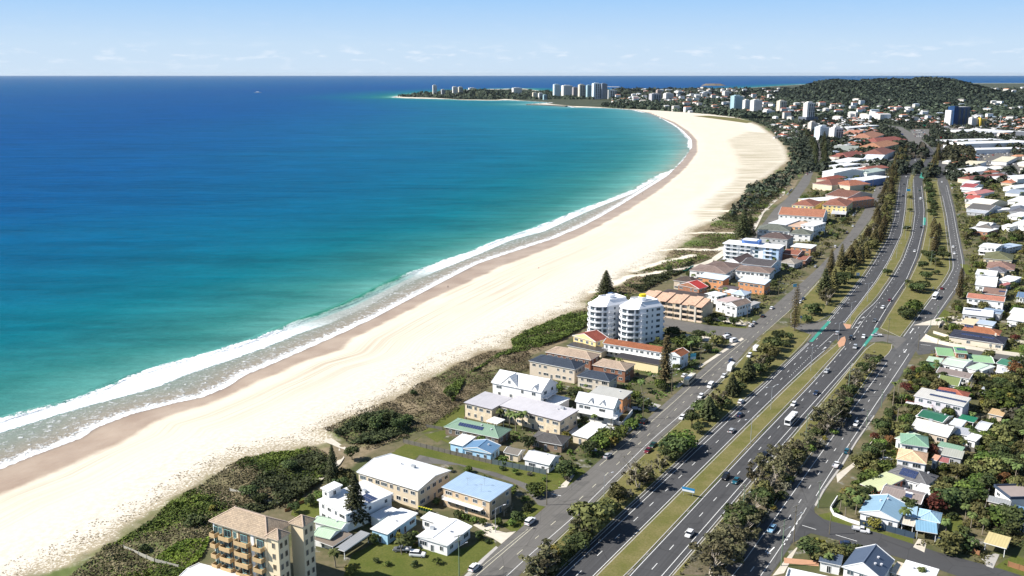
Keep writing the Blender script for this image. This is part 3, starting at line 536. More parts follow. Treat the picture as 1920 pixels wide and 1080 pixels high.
# footpath, driveways and corners
for n, p, z, m in [
 ('footpath', [(840,1110),(905,1046),(930,1024),(934,1027),(912,1048),(850,1112)], .05, CONC), ('driveway', [(900,1000),(932,1002),(968,996),(940,1020),(925,1010)], .06, PALE), ('driveway', [(887,985),(925,1006),(952,1000),(925,993),(940,985),(900,978)], .05, PALE), ('footpath', [(1046,915),(1062,914),(1078,890),(1073,890)], .05, PALE),
 ('driveway', [(1155,800),(1165,806),(1192,800),(1172,816),(1158,812)], .06, PALE), ('driveway', [(1262,725),(1300,700),(1306,700),(1272,727)], .06, PALE), ('driveway', [(1190,765),(1225,772),(1240,760),(1210,752)], .055, CONC), ('footpath', [(1313,690),(1395,636),(1391,633),(1308,688)], .04, PALE),
 ('footpath', [(1530,950),(1546,920),(1581,872),(1607,828),(1640,780),(1638,779),(1605,826),(1578,870),(1543,918),(1527,947)], .05, CONC), ('driveway', [(1568,890),(1600,868),(1612,868),(1596,880),(1570,905)], .06, PALE), ('driveway', [(1712,1026),(1722,1010),(1738,1015),(1733,1036)], .06, PALE), ('driveway', [(1838,1045),(1866,1038),(1874,1040),(1862,1066),(1850,1062)], .06, CONC),
 ('footpath', [(1448,1080),(1480,1040),(1500,1020),(1494,1030),(1470,1075)], .06, PALE), ('brick_driveway', [(1470,1046),(1535,1052),(1535,1062),(1470,1056)], .05, BRICKP), ('footpath', [(1724,640),(1735,628),(1800,648),(1960,668),(1960,671),(1800,653),(1748,643)], .05, PALE), ('driveway', [(1712,610),(1760,596),(1795,592),(1822,608),(1790,612),(1760,610)], .04, PALE),
 ('beach_path', [(1340,492),(1365,474),(1410,440),(1420,425),(1432,400),(1450,382),(1470,366),(1475,352),(1482,340),(1478,340),(1466,362),(1445,380),(1425,402),(1408,430),(1392,445),(1352,472),(1335,484)], .30, PALE), ('beach_path', [(1340,484),(1335,494),(1290,505),(1250,512),(1180,512),(1250,508),(1310,496)], .45, PALE), ('beach_path', [(603,828),(622,824),(640,836),(655,845),(648,846),(636,842)], .50, PALE), ('beach_path', [(636,842),(646,860),(638,872),(600,905),(585,912),(600,897),(630,868)], .45, PALE),
 ('driveway', [(1345,590),(1408,604),(1396,612),(1330,598)], .05, PALE), ('driveway', [(1275,625),(1330,632),(1345,640),(1300,640)], .02, PALE)]:
    area(n, p, z, m)
LAWNS = [[(594,940),(560,930),(545,965),(568,975),(610,966),(640,985)], [(770,830),(800,812),(842,832),(845,855),(930,880),(1060,915),(1100,886),(1080,870),(1000,878),(900,845),(800,812),(760,840)], [(700,862),(745,845),(770,855),(775,868),(755,860),(740,868)], [(842,805),(860,800),(820,830),(795,815)], [(740,845),(760,833),(840,846),(925,872),(1045,912),(1062,912),(1030,922),(930,886),(787,853),(775,862)], [(660,1040),(720,1010),(780,1020),(850,1035),(890,1020),(860,1080),(640,1090)], [(880,1030),(900,1010),(925,1010),(905,1040),(862,1078),(850,1070)], [(1240,590),(1255,578),(1340,588),(1335,600)], [(1320,600),(1400,606),(1398,616),(1330,610)], [(960,970),(1000,945),(1022,950),(965,1000),(940,985)],
 [(820,790),(850,765),(870,760),(872,800),(834,802),(790,812)], [(840,1100),(905,1046),(930,1024),(925,1010),(880,1050),(835,1100)], [(1640,850),(1690,820),(1700,860),(1665,875),(1640,870)], [(1534,965),(1560,960),(1600,984),(1600,990),(1545,978)], [(1612,985),(1712,1010),(1712,1022),(1640,1000),(1600,990)], [(1755,965),(1800,965),(1815,1000),(1790,1010)], [(1730,560),(1790,590),(1760,600),(1735,585)], [(1800,495),(1850,500),(1840,515),(1812,515)], [(1890,650),(1960,660),(1960,672),(1880,662)], [(1735,628),(1770,632),(1776,640),(1748,642)], [(1840,1080),(1900,1040),(1960,1060),(1960,1095),(1880,1070)], [(0,1079)] * 0]
for q in LAWNS:
    if len(q) > 2: area('lawn', q, .012, LAWN)
ROADPOLY = [[G(*p) for p in s[1]] for s in STREETS] + [GP(a) + list(reversed(GP(b))) for a, b in ((A_L, A_R), (B_L, B_R), (C_L, C_R), (D_L, D_R))]
ROADPOLY = [np.array([(p.x, p.y) for p in r]) for r in ROADPOLY]
def on_road(x, y, m=0):
    q = np.array([[x, y], [x + m, y], [x - m, y], [x, y + m], [x, y - m]]); return any(inside(r, q).any() for r in ROADPOLY)
# ---------------------------------------------------------------- houses
FOOT = []   # footprints for keeping plants out
_win = {}
def window_mesh(w, h, fr):
    k = (w, h, fr)
    if k not in _win:
        mb = MB(); g = glass(); f = .07
        mb.box(-w / 2, w / 2, -.03, .0, -h / 2, h / 2, g)
        for a, b, c, d in ((-w / 2 - f, w / 2 + f, h / 2, h / 2 + f), (-w / 2 - f, w / 2 + f, -h / 2 - f, -h / 2), (-w / 2 - f, -w / 2, -h / 2, h / 2), (w / 2, w / 2 + f, -h / 2, h / 2)): mb.box(a, b, -.09, .0, c, d, fr)
        n = 2 if w < 2.4 else 3
        for i in range(1, n): x = -w / 2 + w * i / n; mb.box(x - .03, x + .03, -.06, -.03, -h / 2, h / 2, fr)
        _win[k] = mb.mesh('window')
    return _win[k]
def add_window(root, x, y, z, rot, w=1.6, h=1.2, fr=None, name='window'):
    o = link(name, window_mesh(w, h, fr or WHITE), root); o.location = (x, y, z); o.rotation_euler = (0, 0, rot); return o
def face_pt(w, d, face, s, out=.0):
    """point on a wall: face 0 near, 1 right, 2 far, 3 left; s along it seen from outside"""
    if face == 0: return s, -d / 2 - out, 0
    if face == 1: return w / 2 + out, s, math.pi / 2
    if face == 2: return -s, d / 2 + out, math.pi
    return -w / 2 - out, -s, -math.pi / 2
def windows(root, w, d, h, storeys, rng, faces=(0, 1, 2, 3), frame=None, dens=1.0, z0=0, door=True, lo=1.2):
    sh = (h - z0) / storeys
    for fc in faces:
        L = w if fc in (0, 2) else d
        n = max(1, int(L / 3.1 * dens)); 
        for st in range(storeys):
            for i in range(n):
                if rng.random() < .12: continue
                s = (-.5 + (i + .5) / n) * (L - .8) + rng.uniform(-.25, .25); ww = rng.choice((1.0, 1.6, 1.6, 2.4)); 
                if ww > L / n - .4: ww = 1.0
                x, y, r = face_pt(w, d, fc, s, .01); hh = rng.choice((1.1, 1.3)); z = z0 + st * sh + sh * .56
                if door and st == 0 and i == n // 2 and fc in (0, 1): add_window(root, x, y, z0 + 1.08, r, .95, 2.0, frame, 'door'); continue
                add_window(root, x, y, z, r, ww, hh, frame)
def roof_mesh(kind, w, d, h, rh, rm, trim, cap, th=.2, wall=None):
    """roof over an eave rectangle w x d at height h"""
    mb = MB(); x, y = w / 2, d / 2; z = h + th
    lo = [(-x, -y, h), (x, -y, h), (x, y, h), (-x, y, h)]; hi = [(-x, -y, z), (x, -y, z), (x, y, z), (-x, y, z)]
    def fascia(q, p): mb.faces(q + p, [(0, 1, 5, 4), (1, 2, 6, 5), (2, 3, 7, 6), (3, 0, 4, 7)], trim); mb.poly(list(reversed(q)), trim)
    caps = []
    if kind == 'hip':
        if w >= d: a, b = (-(x - y * .98), 0, z + rh), (x - y * .98, 0, z + rh); F = [(hi[0], hi[1], b, a), (hi[1], hi[2], b), (hi[2], hi[3], a, b), (hi[3], hi[0], a)]
        else: a, b = (0, -(y - x * .98), z + rh), (0, y - x * .98, z + rh); F = [(hi[0], hi[1], a), (hi[1], hi[2], b, a), (hi[2], hi[3], b), (hi[3], hi[0], a, b)]
        for f in F: mb.poly(f, rm)
        fascia(lo, hi); caps = [(a, b)] + ([(hi[0], a), (hi[3], a), (hi[1], b), (hi[2], b)] if w >= d else [(hi[0], a), (hi[1], a), (hi[2], b), (hi[3], b)])
    elif kind in ('gable', 'gableT'):
        if kind == 'gable': a, b = (-x, 0, z + rh), (x, 0, z + rh); F = [(hi[0], hi[1], b, a), (hi[2], hi[3], a, b)]; T = [(hi[1], hi[2], b), (hi[3], hi[0], a)]
        else: a, b = (0, -y, z + rh), (0, y, z + rh); F = [(hi[1], hi[2], b, a), (hi[3], hi[0], a, b)]; T = [(hi[0], hi[1], a), (hi[2], hi[3], b)]
        for f in F: mb.poly(f, rm)
        for f in T: mb.poly(f, wall or trim)
        fascia(lo, hi); caps = [(a, b)]
        for f in T: mb.bar(Vector(f[0]) + Vector((0, 0, .05)), Vector(f[2]) + Vector((0, 0, .05)), .18, .22, trim); mb.bar(Vector(f[1]) + Vector((0, 0, .05)), Vector(f[2]) + Vector((0, 0, .05)), .18, .22, trim)
    elif kind == 'skill':      # one slope, high side near
        hi = [(-x, -y, z + rh), (x, -y, z + rh), (x, y, z), (-x, y, z)]; mb.poly(hi, rm); fascia(lo, hi)
    elif kind == 'skillF':     # high side far
        hi = [(-x, -y, z), (x, -y, z), (x, y, z + rh), (-x, y, z + rh)]; mb.poly(hi, rm); fascia(lo, hi)
    elif kind == 'parapet':
        mb.box(-x, x, -y, y, h - .3, h, trim, rm)
        for a in ((-x, x, -y, -y + .25), (-x, x, y - .25, y), (-x, -x + .25, -y + .25, y - .25), (x - .25, x, -y + .25, y - .25)): mb.box(*a, h, h + .6, trim)
    else:                      # flat with a very slight fall
        hi = [(-x, -y, z), (x, -y, z), (x, y, z + .25), (-x, y, z + .25)]; mb.poly(hi, rm); fascia(lo, hi)
    for p, q in caps: mb.bar(Vector(p) + Vector((0, 0, .04)), Vector(q) + Vector((0, 0, .04)), .3, .12, cap)
    return mb.mesh('roof')
def slope_at(kind, w, d, h, rh, lx, ly, th=.2):
    x, y = w / 2, d / 2; z = h + th
    if kind == 'gable' or (kind == 'hip' and w >= d): return z + rh * (1 - abs(ly) / y), (rh / y) * (1 if ly < 0 else -1), 0
    if kind == 'gableT' or kind == 'hip': return z + rh * (1 - abs(lx) / x), 0, (rh / x) * (1 if lx < 0 else -1)
    if kind == 'skill': return z + rh * (.5 - ly / d), -rh / d, 0
    if kind == 'skillF': return z + rh * (.5 + ly / d), rh / d, 0
    return z + .25 * (.5 + ly / d), .25 / d, 0
PVM = plain((.035, .05, .11), .15, .6, .2, 1.2, name='solar_cells'); ALU = plain((.6, .6, .62), .4, .5, .05, name='aluminium')
def solar(root, kind, w, d, h, rh, lx, ly, cols, rows, pw=1.0, ph=1.7):
    z, sy, sx = slope_at(kind, w, d, h, rh, lx, ly); mb = MB()
    for i in range(cols):
        for j in range(rows):
            x0 = (i - cols / 2) * (pw + .06); y0 = (j - rows / 2) * (ph + .06); mb.box(x0, x0 + pw, y0, y0 + ph, .06, .10, ALU, PVM)
    o = mb.build('solar_panel', root); nrm = Vector((-sx, -sy, 1)).normalized(); o.location = (lx, ly, z + .05); o.rotation_euler = nrm.to_track_quat('Z', 'Y').to_euler() if (sx or sy) else (0, 0, 0)
    if sx == 0: o.rotation_euler = (math.atan(sy), 0, 0)
    else: o.rotation_euler = (0, -math.atan(sx), 0)
    return o
def rect(a, b, c, h):
    A, B, Cc = G(*a, h), G(*b, h), G(*c, h); u = (B - A); w = u.length; u /= w; n = Vector((-u.y, u.x)); d = (Cc - B).dot(n)
    d = max(d, 2.0); ctr = A + u * w / 2 + n * d / 2; return ctr, math.atan2(u.y, u.x), w, d
def railing(mb, x0, y0, x1, y1, z, mat, solid=False):
    if solid: mb.bar((x0, y0, z + .5), (x1, y1, z + .5), .12, 1.0, mat); return
    mb.bar((x0, y0, z + 1.0), (x1, y1, z + 1.0), .07, .07, mat); L = math.hypot(x1 - x0, y1 - y0); n = max(1, int(L / .35))
    for i in range(n + 1): t = i / n; x = x0 + (x1 - x0) * t; y = y0 + (y1 - y0) * t; mb.bar((x, y, z), (x, y, z + 1), .04, .04, mat)
def balcony(root, w, d, face, s0, s1, z, out=1.6, slab=None, rail=None, solid=False, roofed=False):
    mb = MB(); slab = slab or WHITE; rail = rail or WHITE
    def L(s, o): x, y, _ = face_pt(w, d, face, s, o); return x, y
    pts = [L(s0, out), L(s1, out), L(s1, 0), L(s0, 0)]; 
    if sum(pts[i - 1][0] * pts[i][1] - pts[i][0] * pts[i - 1][1] for i in range(4)) < 0: pts.reverse()
    mb.prism(pts, z - .18, z, slab)
    for p, q in ((L(s0, out - .06), L(s1, out - .06)), (L(s0, 0), L(s0, out)), (L(s1, 0), L(s1, out))): railing(mb, *p, *q, z, rail, solid)
    return mb.build('balcony', root)
HR = random.Random(5); NAMES = {'house': 'house', 'apartment_building': 'apartment building', 'shed': 'shed', 'garage': 'garage', 'motel': 'motel', 'carport': 'carport', 'shop': 'shop building', 'awning': 'awning'}
def house(label, a, b, c, h=3.0, roof='hip', rc=(.3, .3, .3), wc=(.7, .7, .68), rh=None, mat='m', st=None, win=None, name='house', trim=None, ov=.45, wallbrick=False, cap=None, opts=(), z0=0, group=None, posts=False, wm=None):
    ctr, ang, w, d = rect(a, b, c, h); root = empty(name, ctr.x, ctr.y, z0, ang); tag(root, label, NAMES.get(name, name.replace('_', ' ')), group)
    dist = ctr.length; rm = tile_roof(rc) if mat == 't' else metal_roof(rc, 1 if roof == 'gableT' else 0) if mat == 'm' else plain(rc, .7, .2, .1, .5, name='roof_membrane')
    wallm = wm or (brick(wc) if wallbrick else plain(wc, .8, .2, .08, .7, name='wall_render')); tr = plain(trim, .6, .3, .06, name='trim_paint') if trim else WHITE
    short = min(w, d); rh = rh if rh is not None else {'hip': short * .18, 'gable': short * .17, 'gableT': short * .17, 'skill': 1.0, 'skillF': 1.0}.get(roof, 0)
    capm = cap or plain(tuple(min(.8, x * 1.25 + .02) for x in rc), .6, .3, .05, name='ridge_cap')
    link('roof', roof_mesh(roof, w, d, h, rh, rm, tr, capm, wall=wallm), root)
    ww, dd = w - 2 * ov, d - 2 * ov
    if posts:
        for i in range(max(2, int(w / 4) + 1)):
            for yy in (-dd / 2, dd / 2):
                mb = MB(); x = -ww / 2 + ww * i / max(1, int(w / 4)); mb.box(x - .08, x + .08, yy - .08, yy + .08, 0, h, tr); mb.build('post', root)
    else:
        mb = MB(); mb.box(-ww / 2, ww / 2, -dd / 2, dd / 2, 0, h + (.02 if roof != 'parapet' else -.31), wallm); mb.build('wall', root)
    st = st or max(1, round(h / 2.9)); rng = random.Random(hash((a, b)) & 0xffff)
    if not posts and win is not False and dist < 1000:
        faces = [f for f in range(4) if (Vector((math.sin(ang), -math.cos(ang))), Vector((math.cos(ang), math.sin(ang))), Vector((-math.sin(ang), math.cos(ang))), Vector((-math.cos(ang), -math.sin(ang))))[f].dot(-ctr) > -.25 * dist]
        if dist > 620: faces = faces[:2]
        windows(root, ww, dd, h, st, rng, faces, dens=win or (1.0 if dist < 620 else .75))
    for op in opts:
        k = op[0]
        if k == 'solar': solar(root, roof, w, d, h, rh, op[1] * w, op[2] * d, op[3], op[4])
        elif k == 'balc':
            for s in range(op[2], op[3]): balcony(root, ww, dd, op[1], *(op[4:6]), s * h / st, slab=tr, rail=op[6] if len(op) > 6 else WHITE, solid=(len(op) > 7))
        elif k == 'chim': mb = MB(); zz = slope_at(roof, w, d, h, rh, op[1] * w, op[2] * d)[0]; mb.box(-.4, .4, -.3, .3, -.5, 1.1, wallm); o = mb.build('chimney', root); o.location = (op[1] * w, op[2] * d, zz)
        elif k == 'vent': mb = MB(); zz = slope_at(roof, w, d, h, rh, op[1] * w, op[2] * d)[0]; mb.tube((0, 0, -.1), (0, 0, .45), .28, .35, ALU, 10); o = mb.build('roof_vent', root); o.location = (op[1] * w, op[2] * d, zz)
        elif k == 'aerial':
            mb = MB(); zz = slope_at(roof, w, d, h, rh, op[1] * w, op[2] * d)[0]; mb.tube((0, 0, 0), (0, 0, 2.6), .04, .03, STEEL, 5)
            for q in range(5): mb.bar((-.5 + q * .22, -.35, 2.4), (-.5 + q * .22, .35, 2.4), .03, .03, STEEL)
            mb.bar((-.6, 0, 2.4), (.6, 0, 2.4), .04, .04, STEEL); o = mb.build('aerial', root); o.location = (op[1] * w, op[2] * d, zz)
        elif k == 'heater':
            mb = MB(); zz, sy, sx = slope_at(roof, w, d, h, rh, op[1] * w, op[2] * d); mb.box(-1, 1, -1.1, .9, 0, .1, ALU, PVM); mb.tube((-1.1, 1.15, .3), (1.1, 1.15, .3), .28, .28, WHITE, 10); o = mb.build('water_heater', root); o.location = (op[1] * w, op[2] * d, zz + .04); o.rotation_euler = (math.atan(sy), -math.atan(sx), 0)
        elif k == 'ac': mb = MB(); zz = slope_at(roof, w, d, h, rh, op[1] * w, op[2] * d)[0]; mb.box(-.7, .7, -.5, .5, -.1, .9, STEEL); o = mb.build('air_conditioner', root); o.location = (op[1] * w, op[2] * d, zz)
        elif k == 'dormer':
            x = op[1] * w; s = op[2]; hh = op[3]; zz = slope_at(roof, w, d, h, rh, x, -d * .36)[0]; mb = MB(); wdt = s; y0 = -d / 2 + .3; y1 = -d * .06
            p = [(x - wdt / 2, y0, h + .3), (x + wdt / 2, y0, h + .3), (x, y0, h + .3 + hh), (x, y1, h + .3 + hh)]; q = [(x - wdt / 2 - .1, y0 - .2, h + .25), (x, y0 - .2, h + .4 + hh), (x, y1, h + .4 + hh), (x + wdt / 2 + .1, y0 - .2, h + .25)]
            mb.poly([p[0], p[1], p[2]], wallm); mb.poly([q[0], q[1], q[2]], rm); mb.poly([q[1], q[3], q[2]], rm); mb.build('dormer', root)
            if hh > 2: add_window(root, x, y0 - .03, h + .3 + hh * .4, 0, 1.0, 1.3)
    FOOT.append((ctr.x, ctr.y, ang, w / 2 + .3, d / 2 + .3)); root['wdh'] = [w, d, h]
    return root
def in_foot(x, y, m=0.0):
    for cx, cy, a, hw, hd in FOOT:
        dx, dy = x - cx, y - cy
        if abs(dx) + abs(dy) > 60: continue
        c, s = math.cos(a), math.sin(a); lx, ly = dx * c + dy * s, -dx * s + dy * c
        if abs(lx) < hw + m and abs(ly) < hd + m: return True
    return False
Wr, Gr, DG, LG, BR, BG, OR, RD = (.80, .80, .79), (.34, .36, .38), (.075, .075, .08), (.55, .56, .58), (.17, .12, .095), (.40, .31, .235), (.29, .11, .055), (.36, .12, .075)
NAVY, BL, PGRN, GRN, DGRN, OLV, PEACH, TERR = (.045, .06, .085), (.20, .29, .42), (.42, .55, .40), (.16, .27, .185), (.02, .17, .095), (.15, .155, .085), (.72, .47, .30), (.42, .17, .10)
wW, wC, wB, wT, wO, wBk, wY, wG = (.80, .80, .79), (.68, .58, .43), (.56, .47, .37), (.55, .46, .33), (.60, .29, .14), (.26, .13, .085), (.74, .58, .25), (.45, .46, .47)
def H(*a, **k): return house(*a, **k)
# west side, between the beach and the local road, from the viewer outwards
H('small house with a pale green gable roof behind the cream balcony block', (587,979), (641,993), (660,983), 4.2, 'gable', PGRN, wW, opts=[('vent', .2, 0)])
H('low pale green gabled wing with a white triangular end beside the pergola roofs', (586,1004), (619,1012), (641,996), 3.4, 'gable', PGRN, wW, trim=(.5, .6, .5), win=.5)
H('brown rusted flat awning roof along the pale green wing', (586,1012), (624,1026), (662,1004), 2.7, 'flat', (.22, .18, .145), wW, name='awning', posts=True)
H('grey corrugated pergola roof on white posts beside the back lawn', (628,1029), (646,1035), (696,1003), 2.6, 'flat', (.30, .31, .32), wW, name='awning', posts=True)
H('white two-storey flat-roofed house standing behind the dark Norfolk pine', (594,938), (648,966), (744,930), 6.0, 'flat', Wr, wW, trim=(.82, .82, .82), opts=[('solar', .27, .1, 5, 2), ('vent', -.2, -.1), ('ac', .0, .2)])
H('square raised white roof pavilion on the white two-storey flat-roofed house', (600,916), (616,923), (640,910), 8.6, 'flat', Wr, wW, win=.8, name='roof_pavilion')
H('white flat carport roof dappled by the Norfolk pine shadow', (692,967.5), (711,976), (745,957), 3.0, 'flat', Wr, wW, name='carport', win=.3)
H('long white-roofed single-storey unit with a pale blue side wall', (693.7,992.5), (727,1003), (789,965.5), 3.5, 'flat', Wr, (.36, .58, .74), opts=[('vent', .1, 0)])
H('white low-gabled house at the corner of the front lawn', (780,1007), (839,1025), (885,988.5), 3.3, 'gableT', Wr, wW, rh=.9, opts=[('vent', .2, 0), ('ac', -.3, -.1)])
H('white flat-roofed rear wing joined behind the low-gabled white house', (788,972), (824,984), (850,976), 3.4, 'flat', Wr, wW)
H('large two-storey cream flats under a broad white low-pitched roof', (668.5,886), (784,921), (850,884), 6.4, 'gable', Wr, wC, rh=1.5, name='apartment_building', win=1.1, opts=[('ac', .1, .1), ('vent', -.1, .1)])
H('cream brick flats with a flat blue-grey roof and a long white balcony', (827.5,914), (918.5,941.5), (960.6,911), 6.3, 'flat', (.34, .46, .60), (.60, .46, .31), trim=(.82, .82, .82), wallbrick=True, mat='m', name='apartment_building', opts=[('balc', 0, 1, 2, -8.2, 6.5), ('aerial', -.15, -.1), ('aerial', .18, -.2), ('aerial', .1, .1)])
H('tiny white weatherboard cottage with a white gable roof beside the timber paling fence', (981,861.5), (1030,873), (1054,857), 3.1, 'gable', Wr, wW, opts=[('vent', .2, 0)])
H('small garden garage with a grey-brown gable roof and an open door', (944,849), (972,855), (987,845), 2.6, 'gable', (.20, .18, .155), wC, name='garage', win=.4)
H('pale blue beach house with a dark blue gable roof', (868,842), (921,852), (943.5,837), 3.2, 'gableT', (.13, .24, .38), (.42, .66, .86), opts=[('vent', .2, .1)])
H('white flat-roofed wing on the pale blue beach house', (841.5,831), (868,837), (892,820.5), 3.5, 'flat', Wr, (.42, .66, .86))
H('sage green hip-roofed house with a long row of solar panels', (832,801), (935,823), (958,805.5), 3.0, 'hip', (.20, .30, .22), (.20, .155, .115), rh=2.3, opts=[('solar', -.06, -.24, 10, 1), ('vent', .1, -.1), ('vent', .3, -.2), ('chim', -.25, .1)])
H('small white awning roof at the back of the sage green house', (911,790), (932,796), (942,787), 3.0, 'flat', Wr, wW, name='awning', posts=True)
H('charcoal hip-roofed house under the palms, west of the pale parking slab', (991.5,825), (1054,836), (1071,819.5), 3.0, 'hip', (.105, .10, .098), (.26, .19, .14), mat='t', opts=[('chim', -.1, .1)])
H('cream two-storey flats under a lilac-grey flat roof, the block nearer the beach', (869,755.5), (922.5,768.5), (956,746.5), 6.0, 'flat', (.50, .48, .50), wC, trim=(.14, .11, .13), wallbrick=True, name='apartment_building')
H('long cream two-storey flats under a lilac-grey flat roof, behind the palms', (935,761), (1050.5,790.5), (1076.5,768.5), 6.0, 'flat', (.56, .54, .56), wC, trim=(.14, .11, .13), wallbrick=True, name='apartment_building', opts=[('vent', .25, .2), ('ac', .3, .3)])
H('grand white beach mansion with a steep white gabled roof and small dormers', (921,718), (1015,737), (1051,719.5), 8.4, 'gable', Wr, wW, rh=3.6, win=.6, opts=[('dormer', -.14, 8.5, 3.9), ('dormer', .36, 3, 2.0), ('balc', 1, 1, 2, -5, 5), ('balc', 1, 2, 3, -5, 5)])
H('white flat-roofed garage wing in the shade of the white mansion', (1012,757), (1041,764), (1064,747), 3.6, 'flat', Wr, wW, name='garage', win=.3)
H('white two-storey villa with a steep white roof, small dormers and a double verandah', (1078,753.5), (1151,767.5), (1167,757), 7.0, 'gable', Wr, wW, rh=2.9, opts=[('dormer', -.1, 2.6, 2.0), ('dormer', .2, 3.2, 2.0), ('balc', 0, 1, 2, -9.5, 9.5), ('balc', 1, 1, 2, -3, 3)])
H('orange-brick two-storey flats with a pale grey flat roof behind the white verandah villa', (1105,737), (1168.5,749), (1187,735.5), 6.4, 'flat', (.47, .46, .42), wO, wallbrick=True, name='apartment_building', opts=[('vent', .2, .2)])
H('flat white-roofed garage on the white paved slab', (1071.5,815.5), (1102,823), (1132,797), 3.0, 'flat', Wr, wC, name='garage', win=.3)
H('long dark slate hip-roofed flats with beige walls beside the dune scrub', (990.8,677), (1078,694), (1103,683), 6.5, 'hip', NAVY, (.60, .52, .42), mat='t', name='apartment_building', rh=2.2)
H('lower dark slate hip-roofed house with a round white balcony', (1081,705.5), (1143,716.5), (1159,704.5), 5.0, 'hip', NAVY, (.60, .54, .45), mat='t', rh=1.9)
H('long taupe tiled hip-roofed flats with dark brick walls', (1021.7,660.5), (1108,676), (1130,666), 6.5, 'hip', BG, wBk, mat='t', wallbrick=True, name='apartment_building', rh=2.0)
H('shorter taupe tiled hip-roofed house of red brick beside the hedge', (1110,685), (1173,696), (1190,683), 5.6, 'hip', BG, wBk, mat='t', wallbrick=True, rh=1.8)
H('flat charcoal carport roof between the taupe flats and the yellow gable house', (1063,648), (1128,661), (1143,655), 3.2, 'flat', (.06, .055, .055), wC, name='carport', win=False)
H('pale yellow two-storey house with a red tiled gable roof', (1073,630), (1117,642), (1128,631), 6.0, 'gableT', (.30, .085, .06), (.80, .62, .30), mat='t', rh=2.6)
mot = H('long two-storey motel wing with a rust-orange tiled roof above open car bays', (1130,644), (1241,662), (1247,653), 6.0, 'gable', OR, wW, mat='t', rh=1.5, name='motel', win=1.2, opts=[('balc', 0, 1, 2, -15, 15)])
H('end block of the motel with an orange tiled roof facing the road', (1251,665), (1276,670), (1288,660), 6.2, 'gableT', OR, (.70, .74, .76), mat='t', rh=1.6, name='motel')
H('flat dark carport roof above a long pale yellow wall', (1152,669.5), (1235,685), (1243,677), 4.2, 'flat', (.05, .045, .045), (.80, .66, .40), name='carport', win=False, trim=(.2, .17, .14))
H('long dark brown tiled flats behind the stepped tan apartments', (1238,549.5), (1314,560), (1323,552), 6.2, 'hip', (.085, .068, .066), wB, mat='t', name='apartment_building', rh=1.5)
H('brick house with a bright red metal gable roof', (1270,534.5), (1311,542.5), (1325,537), 6.0, 'gableT', (.50, .05, .035), (.33, .16, .10), wallbrick=True, rh=2.8)
H('dark brown roofed house behind the bright red roof', (1262,526), (1300,531), (1312,524), 5.5, 'hip', (.09, .07, .06), wB, mat='t')
H('orange-brick flats with a white skillion roof, the block nearer the beach', (1308,519.5), (1356,526.5), (1363,520.5), 6.6, 'skillF', (.62, .70, .78), wO, wallbrick=True, trim=(.25, .3, .34), name='apartment_building', rh=1.3)
H('orange-brick flats with a white skillion roof, the block nearer the road', (1383,527.5), (1434,534.5), (1443,528), 6.6, 'skillF', (.62, .70, .78), wO, wallbrick=True, trim=(.25, .3, .34), name='apartment_building', rh=1.3)
H('dark flat roofed link between the two orange-brick blocks', (1345,541), (1378,545), (1386,539), 3.2, 'flat', (.12, .09, .085), wO)
H('pale blue-grey metal roofed beach house among bare trees', (1370,551), (1396,555), (1407,548), 4.4, 'hip', (.45, .53, .62), wW)
H('white skillion awning beside the pale blue-grey metal roof', (1356,547), (1372,550), (1380,545), 3.6, 'flat', Wr, wW, name='awning', posts=True)
H('low white flat roof behind the sloping grey terrace roof', (1320,551), (1344,557), (1354,550), 4.5, 'flat', Wr, wW)
H('white flats with small square windows and a taupe gable roof facing the road', (1359,571), (1382,576), (1397,565), 6.2, 'gableT', (.26, .20, .165), wW, mat='t', rh=1.8, name='apartment_building', win=1.2)
H('white flats with a sloping terracotta-dotted roof terrace beside the taupe gable', (1341,563), (1362,568), (1378,558), 6.4, 'flat', (.55, .42, .38), wW, name='apartment_building')
H('grey garage with a flat roof behind a driveway', (1397,571), (1410,573.5), (1417,566), 3.0, 'flat', (.40, .38, .36), wG, name='garage', win=.4)
H('brown tiled hip-roofed units at the beach end of the rambling complex', (1292,507), (1361,514.5), (1374,502), 6.0, 'hip', (.25, .19, .165), wW, mat='t', name='apartment_building', rh=2)
H('brown tiled hip-roofed units at the road end of the rambling complex', (1378,507.5), (1444,513.5), (1456,503.5), 6.0, 'hip', (.22, .165, .14), wW, mat='t', name='apartment_building', rh=2, opts=[('balc', 0, 1, 2, -8, 8)])
H('dark brown hip-roofed rear units of the rambling complex', (1318,499.5), (1372,506), (1388,495), 6.0, 'hip', (.17, .125, .11), wW, mat='t', name='apartment_building', rh=2.2)
H('white house front with a broad white gable under a dark brown roof', (1359,490.5), (1386,494), (1401,481), 6.0, 'gableT', (.115, .085, .08), wW, mat='t', rh=2.5)
H('long charcoal tiled flats with a pale blue end wall', (1389,494.5), (1446,501), (1459,489), 6.6, 'gable', (.095, .088, .092), (.55, .65, .75), mat='t', name='apartment_building', rh=1.8)
H('dark brown hip-roofed flats behind the blue and white apartments', (1424,445), (1477,450), (1485,443), 7.0, 'hip', (.115, .085, .08), wG, mat='t', name='apartment_building')
H('white flats with a long grey-green tiled roof', (1419,431), (1481,434.5), (1488,427), 7.0, 'hip', (.15, .165, .14), wW, mat='t', name='apartment_building')
H('small white flats with a grey-green tiled roof near the road', (1480,438), (1520,441), (1526,434.5), 6.0, 'hip', (.14, .155, .13), wW, mat='t', name='apartment_building')
H('brick flats with a long white flat roof facing a lawn', (1481.5,462.5), (1521,466.5), (1530,460), 6.0, 'flat', Wr, (.45, .24, .14), wallbrick=True, name='apartment_building')
H('red-brown tiled flats behind the blue and white apartments', (1466,475.5), (1496.5,479), (1504,471.5), 6.0, 'gable', (.28, .115, .08), wBk, mat='t', wallbrick=True)
